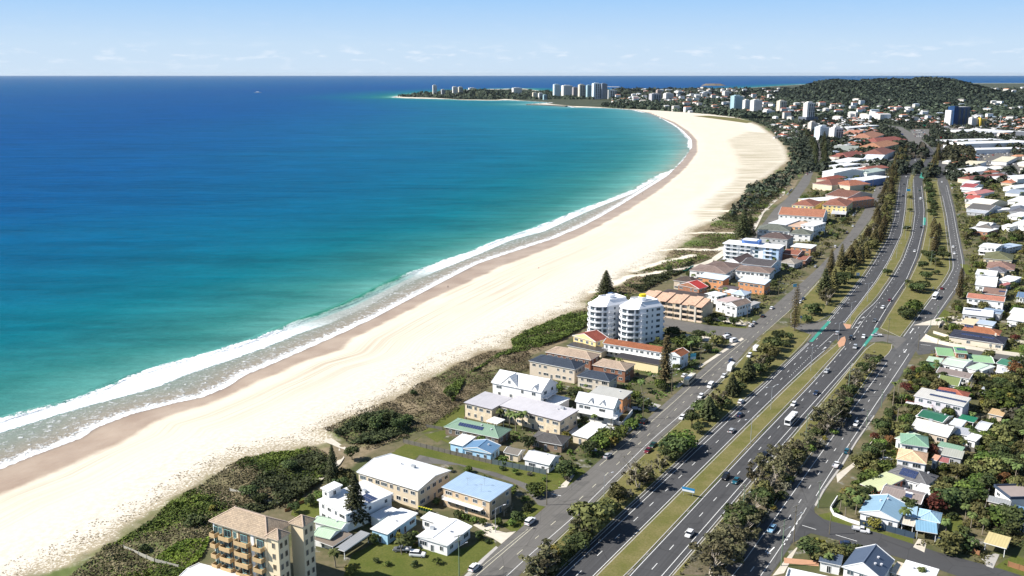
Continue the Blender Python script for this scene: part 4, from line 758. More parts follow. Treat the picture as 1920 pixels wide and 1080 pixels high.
H('low red-brown tiled roof nearest the lawn', (1492,487), (1511,489), (1515,480), 3.6, 'gable', (.29, .12, .085), wBk, mat='t', wallbrick=True)
H('low grey-beige hip roof beside the charcoal flats', (1460,492), (1490,496), (1500,488.5), 3.6, 'hip', (.32, .29, .25), wG, mat='t')
H('stepped white apartment terrace above the beach path', (1440,418.5), (1474,422), (1484,411), 9.0, 'flat', Wr, wW, name='apartment_building')
H('tan and orange apartment block with roof gardens', (1468,423), (1500,426.5), (1508,416), 8.0, 'flat', (.62, .42, .28), (.66, .36, .18), name='apartment_building')
H('plain white apartment block with square windows beside the tan block', (1500,422), (1526,425), (1536,417), 9.5, 'flat', Wr, wW, name='apartment_building')
H('long white flats with an orange tiled roof', (1459,402.5), (1544,408), (1550,399.5), 7.0, 'gable', (.38, .17, .105), wW, mat='t', name='apartment_building')
H('low white building with a dark flat terrace', (1465,395), (1500,398.5), (1506,391), 4.0, 'flat', (.6, .6, .6), wG)
H('small yellow flats with a brown tiled roof nearer the beach street', (1484,384.5), (1526,387.5), (1532,378.5), 6.6, 'hip', (.27, .115, .08), wY, mat='t', name='apartment_building')
H('larger yellow flats with a brown tiled roof near the road', (1541,384.5), (1588,387.5), (1594,377), 8.0, 'hip', (.26, .115, .08), wY, mat='t', name='apartment_building')
H('white-roofed block behind the small yellow flats', (1496,373), (1522,378), (1535,364), 7.5, 'flat', Wr, (.66, .54, .34), name='apartment_building')
H('three-storey brick flats with a dark brown roof and white balconies', (1547,366), (1590,371), (1599,360), 9.0, 'gable', (.19, .095, .07), (.5, .42, .36), mat='t', name='apartment_building')
H('stepped orange-brown tiled flats beside the yellow block', (1581,375), (1600,377.5), (1605,368), 8.0, 'hip', (.36, .14, .09), (.5, .26, .16), mat='t')
H('pale grey awning roof in front of the larger yellow flats', (1558,401), (1586,402.5), (1590,396), 3.0, 'flat', LG, wW, name='awning', posts=True)
for L_ in [('dark brown flats with solar panels on the esplanade', (1523,344), (1560,348), (1565,339), 7, 'hip', (.2, .09, .07), wC, 't'), ('orange tiled flats with pale walls', (1560,345), (1594,349), (1598,341), 7, 'hip', (.38, .16, .10), wC, 't'),
 ('red tiled roof behind the orange tiled flats', (1530,336), (1552,338), (1556,330), 7, 'hip', (.30, .10, .07), wB, 't'), ('white gable-fronted house near the double pine row', (1541,322), (1564,325), (1571,314), 8, 'gable', Wr, wW, 'm'), ('long white flat-roofed flats behind the white gable-fronted house', (1552,310.5), (1578,312.5), (1583,305), 8, 'flat', Wr, wW, 'm'),
 ('white and blue flats beside the road bend', (1590,336), (1622,339), (1629,328), 8, 'flat', Wr, (.2, .28, .5), 'm'), ('blue-roofed low wing beside the white and blue flats', (1578,337), (1590,338), (1594,332), 5, 'flat', (.2, .3, .45), wW, 'm'), ('pale green roofed house', (1600,323.5), (1626,325.5), (1630,317), 6, 'hip', (.5, .58, .5), wW, 'm'), ('house with a grey and red hip roof', (1605,317), (1627,319), (1632,311), 6, 'hip', (.33, .13, .10), wW, 't'),
 ('white house between dark trees', (1584,315), (1600,317), (1603,311), 6, 'flat', Wr, wB, 'm'), ('white four-window flats', (1557,303), (1592,305), (1595,296), 8, 'flat', Wr, wW, 'm'), ('brown tiled flats with a cream band', (1554,293.5), (1590,295.5), (1593,287.5), 7, 'hip', (.26, .10, .08), wC, 't'), ('white long-roofed flats beside the road', (1618,298), (1652,299.5), (1656,292.5), 7, 'gable', (.66, .70, .76), wW, 'm'),
 ('brown tiled flats with white balconies', (1612,289), (1658,291), (1661,282), 8, 'hip', (.22, .10, .08), wW, 't'), ('wide orange tiled flats', (1609,275.5), (1652,277.5), (1656,268), 7, 'hip', (.40, .20, .12), wB, 't'), ('dark red tiled flats', (1612,265), (1645,267), (1649,259), 7, 'hip', (.28, .10, .08), wBk, 't'), ('long orange tiled flats behind the dark red ones', (1592,258), (1636,259.5), (1640,251.5), 8, 'hip', (.38, .19, .125), wC, 't'),
 ('long low grey-green roof south of the red tiled flats', (1560,283), (1606,284.5), (1609,278), 4, 'gable', (.3, .32, .28), wB, 'm'), ('white flat-roofed building with dark windows', (1571,239), (1594,240), (1596,233), 9, 'flat', Wr, wW, 'm'), ('orange-roofed unit row', (1578,251), (1606,252), (1610,246), 6, 'gable', (.46, .22, .15), wW, 't')]:
    H(L_[0] + (' north of the beach street' if len(L_[0].split()) < 5 else ''), L_[1], L_[2], L_[3], L_[4], L_[5], L_[6], L_[7], mat=L_[8], name='apartment_building' if 'flats' in L_[0] or 'block' in L_[0] else 'house')
# east side, beyond the service road
H('large dark blue-grey gabled metal roof with three skylights at the street corner', (1578,1064), (1654,1088), (1678,1052), 4.6, 'gableT', (.075, .10, .15), wW, rh=3.0, opts=[('vent', .2, .1), ('vent', .22, -.2), ('vent', .33, -.05)])
H('low dark blue-grey flat wing beside the three-skylight roof', (1535,1053), (1577,1062), (1592,1046), 3.0, 'flat', (.09, .12, .17), wW)
H('white flat-roofed house on the street corner, right of the dark gabled roof', (1684,1078), (1748,1097), (1754,1068), 3.0, 'flat', Wr, wW, opts=[('vent', -.2, .1), ('vent', .1, .2)])
H('small cream flat roof between the dark gabled roof and the white roof', (1668,1073), (1683,1078), (1692,1058), 2.8, 'flat', (.62, .52, .40), wC, name='carport', win=.3)
H('white-walled corner building edge with a flat white roof at the bottom of the view', (1470,1092), (1560,1112), (1580,1090), 4.0, 'parapet', Wr, wW)
H('light blue gabled house with a white front gable behind a navy fence', (1610,961), (1686,979.5), (1701,947), 3.3, 'gableT', (.25, .39, .50), wW, rh=1.9, opts=[('vent', -.1, .1), ('vent', .05, .25)])
H('light blue hip-roofed wing at the right of the light blue gabled house', (1719,972.5), (1763,982), (1776,965.5), 3.2, 'hip', (.31, .46, .57), wW, rh=1.5)
H('narrow light blue link roof between the gable and the hip', (1698,968), (1718.5,972), (1724.5,953), 3.0, 'flat', (.34, .49, .60), wW, win=.3)
H('light blue carport roof with a palm shadow across it', (1717,995), (1758,1002), (1764,984), 2.7, 'flat', (.22, .40, .54), (.1, .16, .24), name='carport', posts=True)
H('cream shade awning beside the palm', (1688,982), (1714,988), (1719,976), 2.6, 'flat', (.62, .56, .46), wC, name='awning', posts=True)
H('taupe low-gabled house with a white solar water heater', (1650.5,928), (1727,946.5), (1736,925), 3.1, 'gable', (.27, .225, .205), wB, rh=1.0, opts=[('heater', .15, -.22), ('vent', .0, .25)])
H('white flat roof behind the taupe low-gabled house', (1712,919.5), (1748,930.5), (1753,916), 3.0, 'flat', Wr, wW)
H('pale yellow carport roof half under the trees', (1844,1018), (1887,1030), (1891,1009), 2.8, 'flat', (.58, .48, .23), wC, name='carport', posts=True)
H('white-walled house with a navy fascia and a taupe flat roof at the right edge', (1863,911), (1894,935), (1965,916), 4.0, 'parapet', (.30, .25, .23), wW, mat='p', trim=(.05, .07, .11))
H('grey-roofed garden shed with cream doors', (1851,940), (1894,950), (1898,941), 2.6, 'flat', (.32, .33, .33), (.66, .58, .46), name='shed', win=False)
H('dark blue hip-roofed house cut by the right edge', (1898,976), (1942,986), (1957,960), 3.0, 'hip', (.10, .20, .34), wW)
H('yellow-green flat-roofed house beside the bushy palms', (1612,908), (1647,922), (1672,890), 3.1, 'flat', (.55, .58, .34), (.6, .2, .12), wallbrick=True)
H('dark grey hip-roofed house with a block of ten solar panels', (1660,889), (1738,912.5), (1767,896), 3.0, 'hip', (.155, .155, .16), wW, mat='t', rh=2.2, opts=[('solar', -.02, -.22, 5, 2), ('vent', .35, .1)])
H('peach tiled hip-roofed house with white walls', (1680,861.5), (1737,871.5), (1748,852), 5.2, 'hip', PEACH, wW, mat='t', rh=1.9)
H('small orange-pink lean-to roof beside the peach roof', (1745,862), (1757,865), (1762,856), 3.2, 'flat', (.62, .34, .22), wW)
H('small dull red flat roof beside the peach roof', (1760,866), (1778,869.5), (1783,862), 2.8, 'flat', (.36, .13, .12), wW, name='shed')
H('green ridged hip-roofed house behind the peach roof', (1688,832.5), (1742,840), (1760,823), 5.2, 'hip', (.20, .34, .235), wW, rh=2.0)
H('pale green lower roof at the left of the green ridged house', (1677,822), (1697,829), (1708,811), 3.4, 'flat', (.50, .60, .46), wW)
H('sage green low roof at the right of the green ridged house', (1757,837), (1803,848), (1809,840), 3.2, 'flat', (.22, .36, .25), wG)
H('beige-grey flat roof below the sage green low roof', (1764,853), (1804,861), (1809,848), 3.0, 'flat', (.42, .42, .36), wG)
H('long off-white gabled roof behind the green ridged house', (1707,803.5), (1777,821), (1784,800), 3.5, 'gable', (.58, .56, .51), wB, opts=[('ac', -.2, .3), ('vent', .3, .1)])
H('dark green gabled cream cottage', (1719,780.5), (1768,793.5), (1777,778.5), 3.5, 'gable', (.03, .13, .08), wC, rh=1.1, opts=[('vent', .3, .2)])
H('white verandah roof at the road end of the dark green cottage', (1710,784), (1721,787), (1728,771), 3.0, 'flat', Wr, wW, win=.3)
H('white shed roof beside the dark green cottage', (1779,795.5), (1803,801), (1808,789.5), 3.0, 'flat', (.62, .66, .70), wW, name='shed')
H('grey flat-roofed studio beside the swimming pool', (1783,811), (1815,818), (1821,806.5), 3.0, 'flat', (.42, .43, .46), wW)
H('white pool house at the far side of the pool deck', (1809,823), (1830,828.5), (1836,817), 3.0, 'flat', Wr, wW)
H('white cottage with a small round window behind the pool', (1828,804), (1850,809), (1857,793.5), 3.2, 'gable', (.66, .67, .68), wW)
H('dark green awning beneath the small palm behind the cottage', (1795,786.5), (1826,793.5), (1831,784.5), 3.0, 'flat', (.02, .17, .09), wB, name='awning', posts=True)
H('white-roofed two-storey house with a long row of solar panels', (1713,742.5), (1807,763), (1815,749), 6.0, 'skillF', (.55, .53, .49), (.60, .58, .62), rh=.8, opts=[('solar', .12, -.05, 13, 1), ('balc', 0, 1, 2, -12, -2, plain((.3, .1, .08), name='red_rail'))])
H('red tiled hip roof with solar panels behind the long white roof', (1752,739), (1812,750), (1821,737.5), 6.0, 'hip', (.36, .12, .08), wW, mat='t', rh=1.8, opts=[('solar', -.18, -.28, 7, 1)])
H('mossy green gable roof with white walls', (1757,718), (1797,725), (1813,713.5), 3.2, 'gable', (.19, .23, .09), wW, rh=1.9)
H('long grey-brown roof with white walls', (1755,698.5), (1818,711.5), (1830,703), 3.2, 'gable', (.23, .19, .175), wW, rh=1.3)
H('pale green flat carport roof nearest the corner', (1736,676.5), (1764,681), (1769,673.5), 3.0, 'flat', (.46, .58, .44), (.1, .24, .13), name='carport')
H('pale green metal roof in the middle of the green-roofed cluster', (1765,682.5), (1806,690.5), (1815,674.5), 3.2, 'gable', (.52, .62, .50), wW, rh=.8)
H('pale green shed roof right of the green-roofed cluster', (1811,690), (1830,695), (1839,682), 3.0, 'flat', (.50, .62, .48), wW, name='shed')
H('white-green lean-to at the end of the green-roofed cluster', (1832,693), (1843,696), (1850,684), 2.8, 'flat', (.62, .68, .60), wW, name='shed', win=.3)
H('mid green flat-roofed wing by the side street', (1758,666.5), (1791,669.5), (1797,656), 3.2, 'flat', (.24, .42, .20), wBk)
H('two-storey brown box with a green roof and solar panels', (1792,662), (1815,664), (1819,654), 6.0, 'flat', (.17, .36, .17), (.28, .12, .07), opts=[('solar', .1, .1, 4, 2)])
H('mid green low gable beside the side street', (1818,678), (1865,682), (1868,669), 3.0, 'gable', (.27, .44, .24), wW, rh=.9)
H('dark green gable with a pale verandah near the right edge', (1867,682), (1897,689), (1902,677), 3.0, 'gable', (.06, .19, .125), wW, rh=1.1)
H('tan roofed shed under the trees at the right', (1852,776), (1880,782), (1885,772), 2.8, 'flat', (.55, .38, .20), wB, name='shed')
H('white gazebo roof in a back garden', (1866,698), (1884,701), (1891,693), 2.7, 'hip', Wr, wW, name='shed', posts=True)
H('small blue-grey garden shed', (1840,729), (1854,732), (1858,726), 2.4, 'flat', (.4, .45, .5), (.4, .45, .5), name='shed', win=.3)
H('navy tiled hip-roofed house with solar panels behind a cream wall', (1778,631), (1882,646.5), (1892,633.5), 3.2, 'hip', (.038, .042, .062), (.70, .62, .50), mat='t', rh=2.0, opts=[('solar', -.1, -.22, 9, 1), ('solar', .18, -.22, 6, 1), ('chim', .3, .1)])
H('bright orange tiled hip-roofed house', (1803,620), (1874,630), (1892,622.5), 3.4, 'hip', (.35, .145, .075), (.70, .56, .42), mat='t', rh=1.8, opts=[('solar', -.35, -.1, 4, 1)])
H('cream flat roof behind a cream wall', (1800,606), (1826,610), (1832,600), 3.0, 'flat', (.72, .56, .36), (.72, .6, .42))
H('pale blue-grey flat roof behind the bright orange roof', (1829,606.5), (1862,611.5), (1867,604.5), 3.0, 'flat', (.45, .52, .60), wW, name='carport', win=.4)
H('white flat-roofed garage with a row of small skylights', (1804,588.5), (1862,595), (1868,586.5), 3.6, 'skillF', (.74, .75, .76), (.5, .52, .56), opts=[('solar', -.18, .2, 8, 1)])
H('blue-grey metal roof with solar panels below the red-tiled two-storey house', (1840,585), (1876,590), (1881,582.5), 3.6, 'flat', (.28, .36, .46), wG, opts=[('solar', .1, 0, 8, 1)])
H('two-storey white house over brick with a salmon-red tiled roof', (1812,558.5), (1883,566.5), (1889,557.5), 6.2, 'gable', (.46, .20, .14), wW, mat='t', rh=1.2, win=1.1, opts=[('balc', 0, 1, 2, -8, 2)])
H('brown gable roof with a small solar array behind the salmon-red roof', (1841,550), (1884,555), (1890,545), 3.2, 'gable', (.24, .155, .125), wW, mat='t', opts=[('solar', .36, -.2, 4, 1)])
H('broad white-roofed house with a curved eave', (1828,534.5), (1868,538.5), (1876,520.5), 3.6, 'gable', Wr, wW, rh=1.4)
H('white roof behind the broad curved-eave house', (1828,514.5), (1868,518.5), (1875,509.5), 3.4, 'flat', Wr, wW)
H('white roof joined at the right of the curved-eave house', (1871,525), (1898,529), (1903,519), 3.2, 'flat', Wr, wW)
H('small red flat roof at the side of the curved-eave house', (1871,535), (1882,537), (1886,530), 3.0, 'flat', (.42, .13, .11), wW, name='shed')
H('white flat roof at the right edge above the cream carport', (1892,587), (1935,593), (1941,583), 3.2, 'flat', Wr, wB)
H('white flat roof at the right edge over a boat and cars', (1887,599), (1935,606), (1941,594), 3.2, 'flat', Wr, wW, name='carport', win=.3)
H('blue metal roof cut by the right edge', (1905,557), (1940,561), (1945,552), 3.2, 'flat', (.14, .22, .34), wW)
H('olive tiled house with cream walls', (1843,484.5), (1898,489.5), (1904,478.5), 3.6, 'hip', OLV, wC, mat='t')
H('brown tiled house below the olive roof', (1849,502.5), (1902,507.5), (1908,497), 3.2, 'hip', (.26, .16, .13), wC, mat='t')
H('slate grey hip roof in front of the brown tiled house', (1850,508), (1884,512), (1890,505), 3.0, 'hip', (.15, .15, .17), wC, mat='t')
H('white two-storey house with a curved white roof', (1835,462.5), (1868,466.5), (1873,458), 6.2, 'gable', Wr, wW, rh=1.0, win=1.1, opts=[('balc', 0, 1, 2, -6, 6)])
H('blue-grey roof with solar panels behind the curved white roof', (1862,462), (1887,466), (1892,456.5), 4.5, 'flat', (.42, .5, .6), wG, opts=[('solar', 0, 0, 6, 1)])
for L_ in [('long white-roofed brick bungalow', (1810,430.5), (1852,435.5), (1856,427.5), 3.5, 'flat', Wr, (.36, .18, .12)), ('grey hip roof behind the white bungalow roof', (1826,427), (1862,430.5), (1867,422.5), 3.5, 'hip', (.17, .155, .14), wG), ('white roof crest behind the grey hip', (1830,423), (1856,425.5), (1861,418.5), 4.5, 'gable', Wr, wW), ('small white roof between the big trees', (1877,424), (1893,427), (1896,421), 3.5, 'gable', Wr, wW),
 ('two-storey white house at the right edge', (1898,419), (1935,425), (1941,412), 6, 'gable', (.6, .63, .66), wW), ('cream two-storey house with a cream gable', (1809,381.5), (1853,386.5), (1858,376.5), 4.5, 'gable', (.74, .68, .58), (.72, .62, .44)), ('long charcoal roof below the cream gable house', (1811,391), (1855,395.5), (1859,387.5), 3.5, 'gable', (.13, .12, .11), wG), ('pale flat roof below the long charcoal roof', (1812,397.5), (1848,400.5), (1851,394), 3, 'flat', (.5, .52, .54), wG),
 ('white awning at the right of the charcoal roof', (1857,392), (1872,394.5), (1876,388), 3, 'flat', Wr, wW), ('red-edged roof behind the cream gable house', (1808,372.5), (1834,374.5), (1839,368), 4, 'gable', (.46, .10, .07), wW), ('pink-red pyramid roof', (1806,363), (1832,365.5), (1837,356.5), 4, 'hip', (.55, .22, .19), wW), ('white flat roof between the pink and the red roofs', (1802,356.5), (1834,358.5), (1838,352), 3.5, 'flat', Wr, wW), ('deep red flat-ridged roof', (1800,350.5), (1826,352.5), (1831,346), 4, 'gable', (.33, .07, .06), wW), ('white roof beyond the deep red roof', (1803,343.5), (1824,345), (1829,339.5), 4, 'flat', Wr, wW),
 ('wide white roof near the right edge', (1888,376.5), (1935,380.5), (1941,370), 4, 'flat', Wr, wW), ('white roof over a dark verandah near the right edge', (1894,387), (1936,390.5), (1941,381), 4, 'flat', Wr, (.2, .18, .17)), ('charcoal roof near the right edge', (1892,396.5), (1930,399), (1936,390.5), 3.5, 'hip', (.13, .13, .14), wG), ('white-fronted house below the charcoal roof', (1888,404), (1916,407), (1921,398.5), 3.5, 'flat', Wr, wW), ('white hip-roofed house among dark trees', (1880,351.5), (1904,354), (1908,346), 4, 'hip', Wr, wW), ('blue-grey roof in front of the white hip-roofed house', (1884,361.5), (1912,364), (1916,357), 3.5, 'gable', (.3, .34, .4), wW), ('orange hip roof beside the shopping strip', (1876,342.5), (1898,344), (1901,337), 4, 'hip', (.48, .17, .08), wC),
 ('brown-red pyramid roofed restaurant', (1795,334.5), (1818,337), (1823,323), 5, 'hip', (.26, .10, .07), wC)]:
    H(L_[0] if len(L_[0].split()) > 3 else L_[0] + ' beside the service road', L_[1], L_[2], L_[3], L_[4], L_[5], L_[6], L_[7])
for L_ in [('large white flat-roofed store beside the car park', (1868,332.5), (1908,336.5), (1912,319), 7), ('smaller white store left of the large one', (1852,331.5), (1868,333.5), (1872,324), 6), ('white fast-food building with a red sign panel', (1783,318.5), (1830,322.5), (1835,312), 6), ('pale yellow flat roof behind the fast-food building', (1792,308), (1826,310), (1829,302), 6), ('white showroom with a stepped roof', (1752,262.5), (1780,265), (1786,254), 8), ('largest white showroom roof beside the highway', (1774,266.5), (1810,270), (1814,255), 9), ('white hall behind the pine clump', (1804,278), (1830,281), (1835,269.5), 7), ('small white kiosk roof by the showroom', (1768,271.5), (1785,273.5), (1788,266), 5), ('cream shelter roof inside the car park', (1858,302.5), (1888,304), (1891,294), 5),
 ('long white shed roof under the blue tower', (1762,244), (1802,247), (1806,239), 8), ('second long white shed roof right of the blue tower base', (1812,246), (1850,249), (1853,242), 7), ('row-end white villa roof near the right edge', (1862,266), (1880,268), (1883,259), 6), ('middle white villa roof near the right edge', (1883,268), (1902,270), (1905,260), 6), ('last white villa roof near the right edge', (1905,270), (1930,273), (1934,262), 6), ('grey office block at the right edge', (1904,246), (1945,250), (1950,238), 16)]:
    H(L_[0], L_[1], L_[2], L_[3], L_[4], 'flat', (.74, .66, .46) if 'yellow' in L_[0] or 'cream' in L_[0] else (.4, .42, .44) if 'office' in L_[0] else Wr, (.12, .13, .15) if 'office' in L_[0] else wW, name='shop')
# ---------------------------------------------------------------- buildings with a shape of their own
def wall_block(root, x0, x1, y0, y1, z0, z1, mat, name='wall', top=None):
    mb = MB(); mb.box(x0, x1, y0, y1, z0, z1, mat, top); return mb.build(name, root)
# cream balcony block at the bottom left
hB = 17.0; ctr, ang, w, d = rect((391, 978), (500, 1012), (566, 987), hB); root = empty('apartment_building', ctr.x, ctr.y, 0, ang)
tag(root, 'five-storey cream apartment block with orange balconies and two little corner turrets', 'apartment building'); CW = plain((.78, .66, .46), .8, .2, .05, name='cream_render'); OB = plain((.52, .37, .20), .7, .2, .1, name='orange_render'); RT = tile_roof((.40, .315, .225)); CAPB = plain((.55, .42, .32), .7, .2, name='ridge_cap')
link('roof', roof_mesh('hip', w, d, hB, 2.9, RT, plain((.6, .5, .4), name='eave_paint'), CAPB), root); iw, idp = w - 1.6, d - 1.6
wall_block(root, -iw / 2, iw / 2, -idp / 2, idp / 2, 0, hB + .1, CW); rng = random.Random(3); SH = hB / 5.6
wall_block(root, -iw / 2 - .05, -iw / 2 + .5, -idp / 2 - .08, -idp / 2, 0, hB - .2, WHITE, 'pilaster'); wall_block(root, iw * .22, iw * .27, -idp / 2 - .25, -idp / 2, 0, hB - .2, WHITE, 'pilaster')
for k in range(6):
    z = hB - .6 - SH * (k + 1)
    if z < 0: break
    for j, (s0, s1) in enumerate(((-.50, -.40), (-.33, -.13), (-.04, .20), (.30, .46))):
        x0, x1 = s0 * iw, s1 * iw; rec = MB(); rec.box(x0 + .2, x1 - .2, -idp / 2 - .05, -idp / 2 - .01, z, z + SH - .35, plain((.22, .14, .08), .8, .2, .2, name='painted_recess_shade')); rec.build('balcony_shade_panel', root)  # thin dark panel: the shade behind each balcony is put into its colour
        mb = MB(); mb.box(x0, x1, -idp / 2 - 1.7, -idp / 2 - .05, z - .2, z, OB); railing(mb, x0, -idp / 2 - 1.65, x1, -idp / 2 - 1.65, z, OB, True); railing(mb, x0 + .05, -idp / 2 - 1.6, x0 + .05, -idp / 2 - .1, z, OB, True); railing(mb, x1 - .05, -idp / 2 - 1.6, x1 - .05, -idp / 2 - .1, z, OB, True); mb.build('balcony', root)
        add_window(root, (x0 + x1) / 2, -idp / 2 - .08, z + 1.3, 0, min(2.2, (x1 - x0) * .7), 2.0, plain((.25, .5, .5), name='teal_frame'))
        if j < 3: add_window(root, (x1 / iw + .035) * iw, -idp / 2 - .01, z + 1.5, 0, .9, 1.6, plain((.3, .55, .55), name='teal_frame2'))
for q, (ta, tb, tc) in enumerate((((500, 1006.7), (521, 1013), (541, 1000.8)), ((546, 979), (567, 987), (585, 975.8)))):
    c2, a2, tw, td = rect(ta, tb, tc, hB + .4); dx, dy = c2.x - ctr.x, c2.y - ctr.y; lx, ly = dx * math.cos(ang) + dy * math.sin(ang), -dx * math.sin(ang) + dy * math.cos(ang); tw = max(3.6, min(tw, 4.4)); td = tw
    o = link('turret_roof', roof_mesh('hip', tw + .9, td + .9, hB + .4, 1.7, RT, plain((.6, .5, .4), name='eave_paint'), CAPB), root); o.location = (lx, ly, 0)
    wall_block(root, lx - tw / 2, lx + tw / 2, ly - td / 2, ly + td / 2, 0, hB + .4, CW, 'turret')
    for k in range(5):
        for s in (-.24, .24): add_window(root, lx + tw / 2 + .02, ly + s * td, hB - 1.6 - k * SH, math.pi / 2, .8, 1.4, plain((.5, .4, .28), name='arch_frame')); 
        if q == 0: add_window(root, lx + .2, ly - td / 2 - .02, hB - 1.6 - k * SH, 0, .8, 1.4, plain((.5, .4, .28), name='arch_frame'))
wall_block(root, iw / 2, iw / 2 + .5, -idp * .12, idp * .10, 0, hB - .2, plain((.30, .24, .17), .8, name='darkened_cream_shade'), 'stair_shade_block')  # projecting block in darkened cream; recess shade is painted in its colour
FOOT.append((ctr.x, ctr.y, ang, w / 2 + 3, d / 2 + 3))
H('white flat roof at the bottom left edge in front of the cream balcony block', (330, 1088), (415, 1110), (452, 1076), 4.0, 'gable', Wr, wW, rh=.8)
# twin white towers with bowed balcony stacks
def tower_bow(label, right, h, floors, water):
    ang, w, d = R(30), 17.0, 13.5; g = G(*right); ctr = g - Vector((w / 2 * math.cos(ang) + d / 2 * math.sin(ang), w / 2 * math.sin(ang) - d / 2 * math.cos(ang))); root = empty('apartment_tower', ctr.x, ctr.y, 0, ang); tag(root, label, 'apartment tower', None); x0, x1, y0, y1 = -w / 2, w / 2, -d / 2, d / 2
    Wm = plain((.80, .81, .83), .65, .3, .04, name='tower_render'); fh = h / floors; cx, cy = x0 + 1.0, y0 + d * .5; rad = d * .5
    plan = [(x0 + 2, y0), (x1, y0), (x1, y1), (x0 + 2, y1)]; mb = MB(); mb.prism(plan, 0, h, Wm, top=plain((.7, .7, .69), name='roof_deck')); mb.build('wall', root)
    bow = [(cx + 1.2 + -(rad * .95) * math.sin(a), cy + rad * math.cos(a)) for a in [math.pi * i / 14 for i in range(15)]][::-1]; bow = bow if sum(bow[i - 1][0] * bow[i][1] - bow[i][0] * bow[i - 1][1] for i in range(len(bow))) > 0 else bow[::-1]
    inner = [(cx + 1.2 + (x - cx - 1.2) * .8, cy + (y - cy) * .84) for x, y in bow]; mb = MB(); mb.prism(inner, 0, h - .1, plain((.10, .13, .15), .25, .5, .5, 1.5, name='curved_glazing')); mb.build('glazing', root)
    for i in range(0, 15, 3): mb = MB(); px, py = bow[min(i, len(bow) - 1)]; px, py = cx + 1.2 + (px - cx - 1.2) * .84, cy + (py - cy) * .87; mb.box(px - .35, px + .35, py - .35, py + .35, 0, h, Wm); mb.build('column', root)
    for k in range(floors + 1):
        z = k * fh; mb = MB(); mb.prism(bow, z - .15, z + .12, Wm)
        if k < floors:
            for a, b in zip(bow, bow[1:]): mb.bar((*a, z + .5), (*b, z + .5), .12, .85, Wm)
        mb.build('balcony', root)
        if k < floors:
            for s in (-.12, .08, .30): add_window(root, s * w, y0 - .01, z + fh * .58, 0, (1.0, .8, 2.2)[int((s + .12) * 5 + .1) % 3], 1.2, plain((.25, .33, .42), name='blue_frame'))
            for s in (-.3, 0, .3): add_window(root, x1 + .01, s * d, z + fh * .58, math.pi / 2, 2.2, 1.5)
            mb = MB(); mb.box(x1, x1 + 1.4, y0 + .5, y0 + d * .35, z - .12, z + .06, Wm); railing(mb, x1 + 1.35, y0 + .5, x1 + 1.35, y0 + d * .35, z, Wm, True); mb.build('balcony', root)
            mb = MB(); mb.box(x0 + 2.1, x0 + 5.4, y0 - 1.3, y0, z - .12, z + .08, Wm); railing(mb, x0 + 2.1, y0 - 1.25, x0 + 5.4, y0 - 1.25, z, Wm, True); mb.build('balcony', root)
    # set-back penthouse with a sloping skirt roof
    mb = MB(); A = [(x0 + 1.2, y0 + .2), (x1 - .3, y0 + .2), (x1 - .3, y1 - .2), (x0 + 1.2, y1 - .2)]; B = [(x0 + 4.5, y0 + 2.2), (x1 - 2, y0 + 2.2), (x1 - 2, y1 - 2), (x0 + 4.5, y1 - 2)]
    v = [(*p, h + .1) for p in A] + [(*p, h + 2.6) for p in B]; mb.faces(v, [(0, 1, 5, 4), (1, 2, 6, 5), (2, 3, 7, 6), (3, 0, 4, 7), (4, 5, 6, 7)], Wm)
    for a, b in zip(B, B[1:] + B[:1]): mb.bar((*a, h + 2.9), (*b, h + 2.9), .2, .7, Wm)
    mb.build('penthouse_roof', root); mb = MB(); mb.box(x0 + 7, x0 + 10, -1.5, 1.6, h + 2.6, h + 4.3, Wm); mb.build('lift_room', root)
    if water:
        mb = MB(); n = 14; mb.prism([(x0 + 9 + 2.0 * math.cos(2 * math.pi * i / n), .6 + 1.4 * math.sin(2 * math.pi * i / n)) for i in range(n)], h + 4.2, h + 5.6, plain((.80, .60, .02), .6, .3, .1, name='yellow_cover')); mb.build('yellow_cover', root)
        mb = MB(); mb.prism([(x0 + 3.4, y0 + 1.5), (x0 + 4.4, y0 + 1.5), (x0 + 4.4, y0 + 2.5), (x0 + 3.4, y0 + 2.5)], h + .8, h + 2.4, Wm); mb.build('vent_box', root)
    else:
        mb = MB(); mb.box(x1 - 7, x1 - 4.6, y1 - 4, y1 - 2.4, h + 2.7, h + 4.2, plain((.04, .08, .18), .3, .5, name='blue_tanks')); mb.build('roof_tank', root)
    FOOT.append((ctr.x, ctr.y, ang, w / 2 + 4, d / 2 + 3))
tower_bow('white curved-balcony tower nearer the beach, standing left of its twin', (1182, 629), 17.4, 6, False)
tower_bow('white curved-balcony tower nearer the road, topped by a yellow cover', (1242, 637), 18.0, 6, True)
